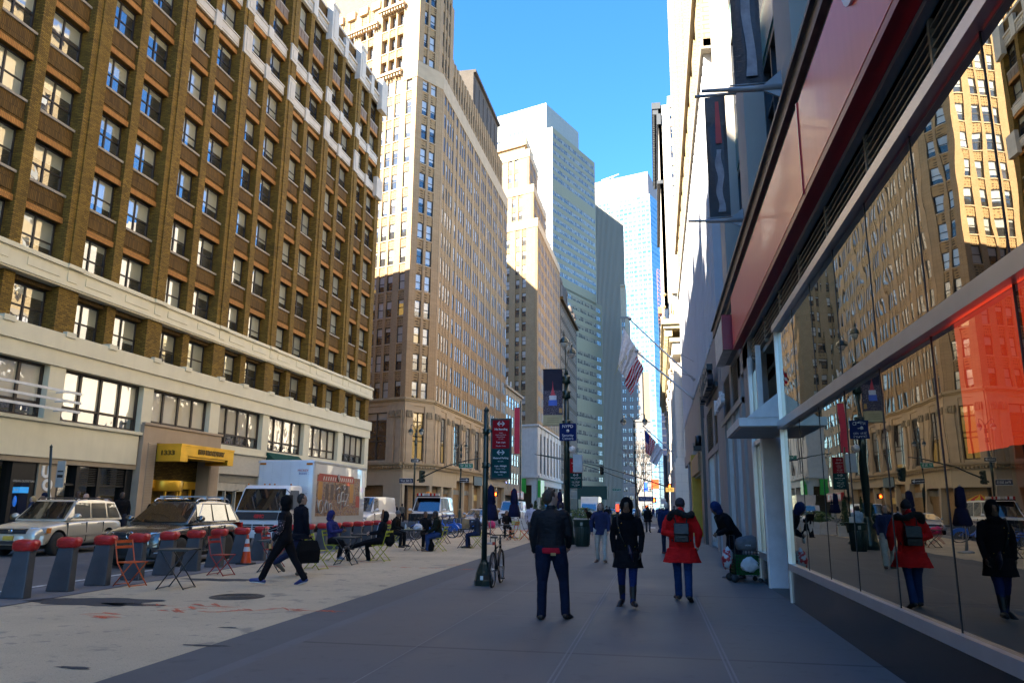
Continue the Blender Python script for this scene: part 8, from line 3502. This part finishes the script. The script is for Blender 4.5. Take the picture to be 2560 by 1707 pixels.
 # head cover
 hm = plain('hair_%d_%d_%d' % tuple(int(c * 999) for c in (hair or (0.0165, 0.011, 0.0083))), hair or (0.0165, 0.011, 0.0083), .6, var=.4, scale=40, bump=.6, bscale=120)
 q = MB()
 if head in ('hair', 'long', 'pony'):
  ell(q, Hd(-.018, 0, .035), (.102, .084, .098), HR.to_4x4())
  ell(q, Hd(-.045, 0, -.01), (.075, .080, .09), HR.to_4x4())
  if head == 'hair':
   rr = random.Random(int(h * 1000 + loc[0] * 77))
   for i in range(14 if near else 0):
    ell(q, Hd(rr.uniform(-.07, .07), rr.uniform(-.06, .06), rr.uniform(.10, .135)), (0.0165, 0.0154, 0.0143), n=8, m=5)
  if head == 'long':
   limb(q, [Hd(-.05, 0, 0), Hd(-.06, 0, -.12), Hd(-.075, 0, -.2 - hairlen)], [.085, .085, .07], .8)
   for s in (1, -1):
    limb(q, [Hd(-.01, s * .075, .03), Hd(-.02, s * .085, -.1), Hd(-.01, s * .08, -.17)], [.028, .03, .025])
  if head == 'pony':
   limb(q, [Hd(-.09, 0, .02), Hd(-.13, 0, -.06), Hd(-.12, 0, -.3)], [.03, .035, .02])
  fuse(q, 'hair', hm, body, .009 if near else .013, 1, .012)
 elif head == 'beanie':
  ell(q, Hd(-.012, 0, .05), (.108, .09, .10), HR.to_4x4())
  ell(q, Hd(-.02, 0, .03), (.112, .095, .04), HR.to_4x4())
  fuse(q, 'beanie', gar('beanie', hair), body, .010, 1, .006)
 elif head == 'hat':
  ell(q, Hd(-.01, 0, .05), (.107, .09, .10), HR.to_4x4())
  ell(q, Hd(-.005, 0, .03), (.17, .15, .02), HR.to_4x4())
  fuse(q, 'hat', gar('hat', hair), body, .010, 1)
 elif head in ('hood', 'scarf', 'fur'):
  ell(q, Hd(-.03, 0, .02), (.122, .118, .150), HR.to_4x4())
  ell(q, Hd(-.04, 0, -.09), (.10, .105, .09), HR.to_4x4())
  if head == 'scarf':
   ell(q, Hd(.025, 0, -.165), (.11, .13, .075), HR.to_4x4())
   ell(q, Hd(-.01, 0, -.2), (.13, .16, .07), HR.to_4x4())
  fuse(q, 'headscarf' if head == 'scarf' else 'hood', gar('hood', hair), body, .011, 2, .012)
  if head == 'fur':
   e = MB()
   n = 22
   for i in range(n):
    a = -1.2 + (2 * PI - .4 + .0) * i / n
    ell(e, Hd(.045, .118 * math.cos(a + .8), .02 + .15 * math.sin(a + .8)), (.035, .034, .034), n=8, m=5)
   fuse(e, 'fur_trim', plain('brown_fur', (.20, .10, .045), .9, var=.5, scale=60, bump=1.0, bscale=200), body, .012, 1, .03)
 elif head == 'bald':
  ell(q, Hd(-.045, 0, .0), (.07, .082, .06), HR.to_4x4())
  fuse(q, 'hair', hm, body, .011, 1)
 if near or True:
  for s in (1, -1):
   e = MB()
   ell(e, Hd(.087, s * .030, .012), (0.0055, 0.0077, 0.005), n=8, m=5)
   x = e.build('eye', m_black)
   x.parent = body
  e = MB()
  ell(e, Hd(.094, 0, -.066), (0.0044, 0.0127, 0.0033), n=8, m=5)
  x = e.build('mouth', plain('lips', (.22, .08, .07), .5))
  x.parent = body
 body.location = loc
 body.rotation_euler = (0, 0, RAD(face))
 body.scale = (k, k, k)
 pts = dict(U=U, Hd=Hd, wri=wri, elb=elb, sh=sh, hip=hip, knee=knee, toe=toe, body=body, neck=neck)
 def W(p):
  M = Matrix.Translation(loc) @ Matrix.Rotation(RAD(face), 4, 'Z') @ Matrix.Scale(k, 4)
  return M @ Vector(p)
 pts['W'] = W
 return pts

def attach(mb, P, name, mats, label, cat, voxel=None, group=None):
 """a thing worn or held: written in the wearer's axes, linked as a thing of its own"""
 if voxel:
  o = fuse(mb, name, mats, None, voxel, 2, .006)
 else:
  o = mb.build(name, mats)
 B = P['body']
 o.location, o.rotation_euler, o.scale = B.location, B.rotation_euler, B.scale
 return tag(o, label, cat, group)
ZP = .012
G_ = lambda u, v: gp(u, v, ZP)

# -- the man in the dark jacket, back to us, head turned right
p = G_(1262, 1420)
A = person('man in a short black quilted jacket over a red shirt, seen from behind', (p.x + .02, p.y, ZP), 92, 'walk', 1.80, 'pale', (0.0066, 0.0077, 0.011), (.010, .014, .032), (0.0165, 0.0121, 0.0099), (.035, .022, .014), 'hair',
           legs=((-6, 2, 0, .02), (10, 22, 8, .17)), arms=((-2, 10, 18), (8, 9, 40)), turn=-62, gloss=.14, hem=.93, build=1.12, puff=.004)
b = MB()
b.loft([[A['U'](.15 * math.cos(2 * PI * i / 16), .195 * math.sin(2 * PI * i / 16), z) for i in range(16)] for z in (.875, .955)])
o = fuse(b, 'shirt_hem', fabric('red_shirt', (.45, .015, .03)), A['body'], .011, 1, .004)
b = MB()
b.cbox(A['U'](-.148, -.05, .87), (.02, .07, .035))
o = b.build('leather_patch', plain('tan_leather', (.42, .26, .08), .5)); o.parent = A['body']

# -- the woman in black walking towards us
p = G_(1444, 1394)
A = person('woman in a long black coat and black headscarf with tall boots, walking towards the viewer', (p.x, p.y, ZP), -92, 'walk', 1.66, 'brown', (0.005, 0.005, 0.0066), (.015, .025, .10), (0.0066, 0.006, 0.0066), (0.0039, 0.0039, 0.005), 'scarf',
           coat=.22, legs=((16, 6, -8, -.02), (-10, 10, 22, .03)), arms=((6, 11, 10), (-4, 11, 12)), boots=1, build=1.06)
b = MB()
U = A['U']
limb(b, [U(.155, .05, .93), U(.175, .07, .86), U(.165, .08, .80)], [.09, .12, .10], .42)
attach(b, A, 'shoulder_bag', fabric('navy_leather', (.012, .014, .035), .4, gloss=.3), 'navy crossbody bag with gold fittings on the front of the black coat', 'bag', .010)
b = MB()
b.tube([U(.17, -.02, .98), U(.16, -.1, 1.15), U(.14, -.15, 1.35), U(.05, -.16, 1.5), U(-.10, -.1, 1.45), U(-.15, .05, 1.2), U(-.1, .2, .98), U(.1, .17, .95)], .012, 6)
b.m = 1
for q in (U(.185, -.02, .985), U(.19, .14, .975), U(.17, -.115, 1.2), U(.16, -.13, 1.28), U(.16, -.08, 1.36)):
 ell(b, q, (0.0077, 0.0077, 0.0077), n=8, m=5)
attach(b, A, 'bag_strap', [m_black, m_gold], 'thin black bag strap with gold studs across the black coat', 'bag strap')

# -- the woman in the red parka, back to us
p = G_(1570, 1380)
A = person('woman in a bright red hooded parka and blue jeans, seen from behind', (p.x, p.y, ZP), 90, 'walk', 1.68, 'pale', (.62, .012, .012), (.014, .036, .11), (0.0083, 0.0066, 0.0066), (.05, .045, .05), 'beanie',
           coat=.20, legs=((8, 3, 0, -.06), (-10, 12, 26, -.03)), arms=(('to', (-.13, .04, 1.10), (0, 1, -.5)), (-4, 20, 36)), build=1.16, puff=.016, boots=0)
U = A['U']
b = MB()
n = 20
for i in range(n):
 a = 2 * PI * i / n
 ell(b, U(-.07 + .12 * math.cos(a) - .02, .20 * math.sin(a), 1.45 + .03 * math.sin(a * 3) - .05 * math.cos(a)), (.062, .065, .058), n=8, m=5)
o = fuse(b, 'fur_trim', plain('black_fur', (0.0066, 0.006, 0.0066), .9, var=.5, scale=60, bump=1.0, bscale=200), A['body'], .012, 1, .03)
b = MB()
limb(b, [U(-.10, 0, 1.53), U(-.14, 0, 1.44)], [.10, .09], .8)
o = fuse(b, 'hood', fabric('red_parka', (.62, .012, .012)), A['body'], .012, 2, .01)
b = MB()
b.loft([[U(x, y, 1.00 + 0) for x, y in ((-.15, -.13), (-.15, .13), (-.27, .12), (-.27, -.12))], [U(x, y, 1.18) for x, y in ((-.15, -.135), (-.15, .135), (-.285, .125), (-.285, -.125))], [U(x, y, 1.31) for x, y in ((-.15, -.12), (-.15, .12), (-.25, .11), (-.25, -.11))]])
b.loft([[U(-.26, -.13, 1.14), U(-.26, .13, 1.14), U(-.295, .13, 1.14), U(-.295, -.13, 1.14)], [U(-.16, -.13, 1.335), U(-.16, .13, 1.335), U(-.27, .13, 1.325), U(-.27, -.13, 1.325)]])
o = attach(b, A, 'backpack', fabric('black_leather', (0.0077, 0.0077, 0.0099), .4, gloss=.35), 'small black leather backpack worn on the red parka', 'backpack', .009)
b = MB()
for s in (1, -1):
 b.tube([U(-.19, s * .09, 1.32), U(-.05, s * .13, 1.49), U(.12, s * .13, 1.38), U(.11, s * .19, 1.15), U(-.12, s * .16, 1.02)], .014, 6)
x = b.build('strap', m_black); x.parent = o

# -- hooded man bent over a cup, beside the cart
p = G_(1680, 1315)
A = person('man in a dark blue hood and black jacket bending forward by the wall', (1.70, 18.8, ZP), 198, 'stand', 1.80, 'brown', (0.0055, 0.006, 0.0088), (0.0066, 0.0072, 0.0121), (.10, .1, .11), (.015, .03, .10), 'hood',
           lean=34, legs=((-4, 4, 0), (6, 10, 0)), arms=(('to', (.30, .06, 1.17)), ('to', (.30, -.05, 1.16))), build=1.22, puff=.022, nod=14)
U = A['U']
b = MB()
b.lathe([(.030, -.14), (.042, 0.0), (.044, .01), (.036, .015)], A['wri'][1] * .5 + A['wri'][-1] * .5 + (A['wri'][1] - A['elb'][1]).normalized() * .08, 16)
attach(b, A, 'paper_cup', plain('white_cup', (.66, .66, .66), .5), 'white paper cup held by the bending man in the blue hood', 'cup')
b = MB()
limb(b, [U(.10, .24, 1.0), U(.14, .25, .86), U(.16, .25, .80)], [.05, .10, .08], .6)
attach(b, A, 'shoulder_bag', fabric('black_nylon', (0.0066, 0.0066, 0.0077)), 'black bag hanging in front of the bending man, over the cart side', 'bag', .014)

# -- the walker in a black hood, crossing to the left
A = person('walker in a black hood with patterned sleeves and blue trainers, striding left', (-7.42, 14.9, .004), 190, 'walk', 1.76, 'tan', (0.0066, 0.0072, 0.011), (0.0055, 0.0055, 0.0077), (.02, .03, .14), (0.0044, 0.0044, 0.0055), 'hood',
           legs=((31, 8, -12), (-24, 8, 22)), arms=((4, 10, 30), (26, 8, 52)), lean=4)
U, wr = A['U'], A['wri']
b = MB()
for s in (1,):
 limb(b, [A['sh'][s] * .5 + A['elb'][s] * .5, A['elb'][s], A['elb'][s] * .55 + wr[s] * .45], [.072, .063, .056])
t = NT('floral_sleeve')
vo = t.n('ShaderNodeTexVoronoi')
t.l(t.obj(), vo.inputs['Vector'])
vo.inputs['Scale'].default_value = 34
m_floral = t.done(t.pr(col=t.mix(t.ramp(vo.outputs['Distance'], [(.2, 1.0), (.42, 0.0)]), (0.0066, 0.0077, 0.0165), (.42, .28, .32)), rough=.8).outputs[0])
fuse(b, 'sleeve', m_floral, A['body'], .011, 1, .008)
b = MB()
d = (wr[1] - A['elb'][1]).normalized()
c = wr[1] + d * .09 + Vector((.02, 0, 0))
b.lathe([(.0, -.13), (.03, -.13), (.032, .02), (.013, .07), (.014, .10), (0, .10)], c, 12)
b.m = 1
b.lathe([(.033, -.09), (.033, .0)], c, 12, cap=False)
b.lathe([(.016, .08), (.016, .105), (0, .106)], c, 12)
attach(b, A, 'drink_bottle', [plain('cola_brown', (.035, .012, .008), .15), plain('bottle_label', (.42, .26, .10), .5)], 'small dark drink bottle in the hand of the walker in the black hood', 'bottle')
b = MB()
d = (wr[-1] - A['elb'][-1]).normalized()
b.cbox(wr[-1] + d * .10 + Vector((0.011, 0.011, 0.0055)), (.012, .07, .14))
attach(b, A, 'phone', m_black, 'phone held out by the walker in the black hood', 'phone')
b = MB()
b.tube([A['Hd'](.07, .06, -.08), U(.15, .08, 1.3), U(.15, .05, 1.15), wr[-1] + d * .08], .0035, 4)
attach(b, A, 'earphone_cord', m_wlet, 'thin white earphone cord down the front of the black hood walker', 'cord')

# -- the man in the dark coat with a big black bag
A = person('man in a navy quilted coat carrying a large black bag, walking away', (-8.05, 16.85, .004), 52, 'walk', 1.80, 'tan', (0.0055, 0.0066, 0.0121), (.015, .02, .05), (.10, .075, .05), (0.0165, 0.011, 0.0077), 'hair',
           coat=.06, legs=((8, 2, 0), (-26, 34, 40)), arms=((2, 8, 10), (4, 10, 14)), turn=-25, puff=.012)
w = A['wri'][-1]
b = MB()
b.loft([[(w.x + x, w.y - .02 + y, w.z - .62) for x, y in ((-.25, -.09), (.25, -.09), (.25, .09), (-.25, .09))], [(w.x + x, w.y - .02 + y, w.z - .35) for x, y in ((-.26, -.11), (.26, -.11), (.26, .11), (-.26, .11))], [(w.x + x, w.y - .02 + y, w.z - .14) for x, y in ((-.2, -.05), (.2, -.05), (.2, .05), (-.2, .05))]])
b.tube([(w.x - .12, w.y - .02, w.z - .16), (w.x - .07, w.y, w.z - .07), (w.x + .07, w.y, w.z - .07), (w.x + .12, w.y - .02, w.z - .16)], .018, 6)
attach(b, A, 'black_bag', fabric('black_nylon', (0.0066, 0.0066, 0.0077)), 'large black bag carried by the man in the navy coat', 'bag', .014)

# -- sitters
A = person('person in a deep blue hood sitting on a lime chair, looking at a phone', (-9.3, 21.65, .0), -10, 'sit', 1.72, 'brown', (.025, .028, .12), (0.0066, 0.0066, 0.0088), (.10, .13, .18), (.025, .028, .12), 'hood', seat=.47, legs=((66, 52, 0), (88, 100, 0)), arms=(('to', (.34, .06, 1.18)), ('to', (.34, -.04, 1.16))), lean=-8, nod=22)
b = MB()
b.cbox(A['wri'][1] * .5 + A['wri'][-1] * .5 + Vector((.08, 0, .06)), (.012, .075, .13))
attach(b, A, 'phone', m_black, 'phone in the hands of the person in the deep blue hood', 'phone')
A = person('person in a fur-trimmed hood and white top sitting with one leg crossed', (-7.98, 22.0, .0), 196, 'sit', 1.72, 'pale', (0.0077, 0.0088, 0.0132), (0.0055, 0.0055, 0.0072), (.05, .035, .035), (0.0088, 0.0099, 0.0143), 'fur', seat=.47, legs=((84, 12, -20), (70, 80, 0)), arms=(('to', (.32, .08, 1.10)), ('to', (.32, -.06, 1.08))), lean=-8, puff=.012)
b = MB()
U = A['U']
b.loft([[U(x, y, z) for x, y in ((.155, -.07), (.155, .07), (.12, .08), (.12, -.08))] for z in (1.0, 1.25)] + [[U(x, y, 1.44) for x, y in ((.13, -.08), (.13, .08), (.05, .09), (.05, -.09))]])
fuse(b, 'hoodie', fabric('white_fleece', (.62, .62, .66)), A['body'], .012, 2)
b = MB()
limb(b, [(-.28, .1, .55), (-.3, .1, .72)], [.16, .13], .8)
attach(b, A, 'backpack', fabric('black_nylon', (0.0066, 0.0066, 0.0077)), 'black backpack on the lime chair behind the fur-hooded sitter', 'backpack', .016)
MID = dict(near=False)
person('man in a grey beanie and dark jacket sitting at the lunch table', (-10.15, 29.4, 0), -8, 'sit', 1.74, 'brown', (0.0077, 0.0072, 0.0077), (0.0083, 0.0088, 0.011), (0.0165, 0.0138, 0.011), (.16, .165, .17), 'beanie', seat=.47, lean=14, **MID)
A = person('man in a dark green jacket and blue jeans sitting at the lunch table', (-7.72, 27.35, 0), 205, 'sit', 1.76, 'dark', (0.0121, 0.0154, 0.011), (.025, .05, .14), (.16, .09, .04), (0.0066, 0.0055, 0.0055), 'hair', seat=.47, lean=12, puff=.01, arms=(('to', (.36, .1, 1.08)), ('to', (.36, -.1, 1.08))), legs=((76, 74, 0), (82, 88, 0)), **MID)
b = MB()
limb(b, [(.35, .1, .06), (.33, .08, .22), (.32, .08, .36)], [.16, .17, .08], .8)
attach(b, A, 'black_bag', fabric('black_nylon', (0.0066, 0.0066, 0.0077)), 'slumped black bag between the feet of the man in the green jacket', 'bag', .016)
person('dark figure sitting behind the man in the green jacket', (-8.75, 29.0, 0), -60, 'sit', 1.7, 'brown', (0.0066, 0.0066, 0.0088), (0.0066, 0.0066, 0.0088), (0.011, 0.011, 0.011), (0.0066, 0.0066, 0.0077), 'hair', seat=.47, **MID)
person('woman with a brown ponytail in a grey blue coat, eating at the narrow table', (-6.84, 29.7, 0), 182, 'sit', 1.68, 'pale', (.03, .038, .06), (.016, .026, .07), (0.011, 0.0099, 0.0099), (.14, .085, .04), 'pony', seat=.47, lean=6, arms=(('to', (.26, .05, 1.47)), ('to', (.33, -.04, 1.16))), puff=.01, **MID)
person('person in a dark coat sitting at the far tables beside the parasol', (-7.75, 40.2, 0), -70, 'sit', 1.7, 'tan', (0.0165, 0.0121, 0.011), (0.0083, 0.0083, 0.011), (0.011, 0.011, 0.011), (.04, .025, .015), 'long', seat=.47, **MID)

# -- walkers further off
def stand(lb, u, v, face, h, **kw):
 p = G_(u, v)
 kw.setdefault('near', False)
 return person(lb, (p.x, p.y, ZP), face, kw.pop('pose', 'walk'), h, **kw)
stand('walker in a navy blue anorak and cream trousers, coming towards the viewer', 1381, 1291, -90, 1.68, skin='pale', top=(.03, .036, .09), bottom=(.48, .44, .38), shoes=(.10, .05, .035), hair=(.12, .06, .03), head='long', legs=((8, 2, -6), (-3, 12, 10)), arms=((2, 14, 26), (-6, 22, 10)), coat=.0, hem=.80, puff=.012, near=True)
stand('man in a black hat and black jumper behind the navy anorak', 1394, 1208, -92, 1.74, skin='pale', top=(0.0055, 0.0055, 0.0066), bottom=(.30, .32, .32), shoes=(0.011, 0.011, 0.011), hair=(0.0055, 0.0055, 0.0066), head='hat', arms=((2, 10, 40), (-6, 12, 14)))
A = stand('woman with long black hair in a flowing dark coat, walking away', 1489, 1222, 88, 1.72, skin='tan', top=(0.0077, 0.0077, 0.011), bottom=(.06, .065, .08), hair=(0.0055, 0.005, 0.0055), head='long', hairlen=.16, coat=.12, puff=.02)
b = MB()
U = A['U']
limb(b, [U(.0, .3, .95), U(0, .32, .72)], [.10, .16], .4)
attach(b, A, 'tote_bag', fabric('pale_canvas', (.5, .5, .52)), 'pale tote bag on the left arm of the woman with long black hair', 'bag', .014)
stand('white haired man in a navy quilted coat, hidden in part by the red parka', 1534, 1272, 88, 1.80, skin='pale', top=(.014, .024, .075), bottom=(.02, .03, .07), shoes=(.12, .02, .02), hair=(.42, .40, .38), head='hair', coat=.10, puff=.02, build=1.1)
stand('man in a brown grey jacket just beyond the white haired man', 1550, 1215, 90, 1.80, skin='tan', top=(.035, .03, .03), bottom=(0.011, 0.011, 0.0165), hair=(.06, .045, .04), head='hair')
stand('man in a black suit with raised hands, by the pale stone pedestal', 1575, 1192, 90, 1.78, skin='tan', top=(0.0066, 0.0066, 0.0088), bottom=(0.0066, 0.0066, 0.0099), hair=(0.011, 0.0083, 0.0066), head='hair', arms=((40, 20, 90), (40, 20, 90)))
stand('man in a white shirt and grey trousers walking away past the far tables', 1220, 1240, 84, 1.78, skin='brown', top=(.52, .50, .60), bottom=(.075, .08, .10), shoes=(0.011, 0.011, 0.011), hair=(0.011, 0.0088, 0.0066), head='hair', arms=((-6, 18, 24), (6, 10, 14)))
stand('man in a light blue shirt behind the tall lamp post', 1288, 1236, 88, 1.78, skin='tan', top=(.28, .42, .55), bottom=(.30, .25, .18), shoes=(0.011, 0.011, 0.011), hair=(0.0165, 0.011, 0.0083), head='hair', arms=((10, 14, 40), (10, 10, 30)))
stand('man in a dark coat bending over the rail beside the litter bin', 1362, 1226, -150, 1.74, skin='brown', top=(0.011, 0.0099, 0.0099), bottom=(0.011, 0.011, 0.0138), hair=(0.011, 0.011, 0.011), head='hair', lean=40)
stand('walker in blue jeans and a navy top far up the plaza', 1400, 1196, 90, 1.75, skin='tan', top=(.015, .018, .035), bottom=(.04, .09, .22), hair=(0.0165, 0.011, 0.011), head='hair')
rr = random.Random(9)
CROWD = [(1419, 1190, (0.0066, 0.0066, 0.0077), 'black clad walker with a pale scarf in the distance'), (1468, 1190, (.30, .28, .28), 'walker in a pale coat far ahead, left of the middle lamp post'), (1501, 1188, (.02, .03, .12), 'walker in a bright navy coat far ahead'), (1510, 1189, (.10, .13, .25), 'walker with a blue shirt and a white bag far ahead'), (1519, 1187, (.02, .025, .06), 'walker in dark navy beside the dark corner pole'), (1524, 1190, (.08, .03, .04), 'walker in a maroon coat beside the dark corner pole'), (1494, 1181, (.16, .16, .18), 'small grey walker in the far crossing'), (1484, 1180, (.04, .04, .06), 'small dark walker in the far crossing'), (1444, 1181, (.05, .05, .07), 'small charcoal walker before the far traffic'), (1412, 1184, (.20, .05, .04), 'small walker in brick red before the far traffic'), (1544, 1186, (0.0083, 0.0083, 0.011), 'small black clad walker along the far stone wall'), (1556, 1184, (.10, .08, .07), 'small brown clad walker along the far stone wall')]
for i in range(16):
 CROWD.append((rr.uniform(1405, 1528), rr.uniform(1176, 1186), rr.choice(((0.0066, 0.0066, 0.0077), (.03, .03, .05), (.02, .03, .09), (.12, .11, .11), (.10, .03, .03), (.3, .3, .32))), None))
for u, v, c, lb in CROWD:
 stand(lb or 'one of the tiny walkers lost in the far crossing crowd', u, v, rr.choice((90, -90, 85, -95)), rr.uniform(1.65, 1.8), group=None if lb else 'tiny walkers in the far crossing', skin=rr.choice(('pale', 'tan', 'brown')), top=c, bottom=(.02, .025, .05), hair=rr.choice(((0.011, 0.0083, 0.0055), (.12, .07, .03), (.3, .25, .2))), head=rr.choice(('hair', 'long')))
# far pavement, behind the parked suv and by the food cart
FAR = [(629, 640, 'tan', (.42, .42, .44), 'man in a pale grey jumper standing behind the silver suv', 'dark', 'hair', 1.84, (0.011, 0.0088, 0.0066), 24.5), (702, 650, 'pale', (.28, .04, .03), 'bald man in a red collar behind the silver suv', 'pale', 'bald', 1.76, (.3, .2, .15), 24.8), (805, 660, 'pale', (.4, .3, .25), 'fair haired woman behind the silver suv roof', 'pale', 'long', 1.66, (.35, .22, .08), 25.2), (870, 690, 'pale', (.35, .06, .05), 'grey haired person in red low behind the silver suv', 'pale', 'hair', 1.58, (.35, .35, .36), 25.6), (905, 680, 'tan', (.08, .03, .03), 'dark haired woman in maroon behind the silver suv tail', 'tan', 'long', 1.6, (.04, .025, .02), 26.2), (1005, 640, 'tan', (0.0066, 0.0066, 0.0077), 'big bearded man in black beside the silver suv tail', 'dark', 'bald', 1.84, (0.011, 0.0088, 0.0077), 26.0), (255, 695, 'pale', (.02, .04, .10), 'person with blond hair in a blue jacket, by the kiosk', 'pale', 'pony', 1.66, (.45, .30, .12), 25.6), (350, 650, 'tan', (.02, .025, .06), 'person in a navy cap and vest beside the leaning pole', 'tan', 'beanie', 1.78, (.012, .016, .04), 25.8), (1352, 650, 'tan', (.05, .04, .05), 'man in a dark cap by the gold revolving door', 'tan', 'beanie', 1.76, (0.0066, 0.0066, 0.0088), 37.0)]
for i, (x, yy, _, c, lb, sk, hd, h, hc_, wy) in enumerate(FAR):
 u = x / 3.357 / KD
 q = at_y(u, 1190, wy)
 q.z = .13
 person(lb, (max(q.x, -26.8), wy, .13), (-60, -100, -80, -120, -90, -40, -150, -140, 180)[i], 'stand', h, sk, c, (.03, .035, .05), hair=hc_, head=hd, near=False, build=1.25 if 'big' in lb else 1.05)
for x, y, lb, c in ((1300, 700, 'man in a dark coat facing the food cart', (0.0138, 0.0121, 0.0121)), (1358, 690, 'man in a grey jacket beside the green bin by the food cart', (.12, .12, .11))):
 q = at_y((600 + x / 3.357) / KD, 1190, 66)
 person(lb, (q.x, 66, 0), 90, 'stand', 1.76, 'tan', c, (0.011, 0.011, 0.0165), hair=(0.011, 0.0088, 0.0066), near=False)
for u, y, lb, c, hc_ in ((1168 + 3, 76, 'blond woman in black beyond the clear parasol', (0.0066, 0.0066, 0.0077), (.4, .28, .12)), (1103, 88, 'man in a suit passing the tan tower shop windows', (0.011, 0.011, 0.0165), (0.0165, 0.011, 0.0083)), (1119, 86, 'woman in black passing the tan tower doorway', (0.0083, 0.0077, 0.0077), (.12, .06, .03))):
 q = at_y(u, 1180, y)
 person(lb, (q.x, y, 0), -90, 'walk', 1.74, 'pale', c, (0.011, 0.011, 0.0165), hair=hc_, head='long' if 'woman' in lb else 'hair', near=False)
bpy.data.scenes.remove(BENCH)
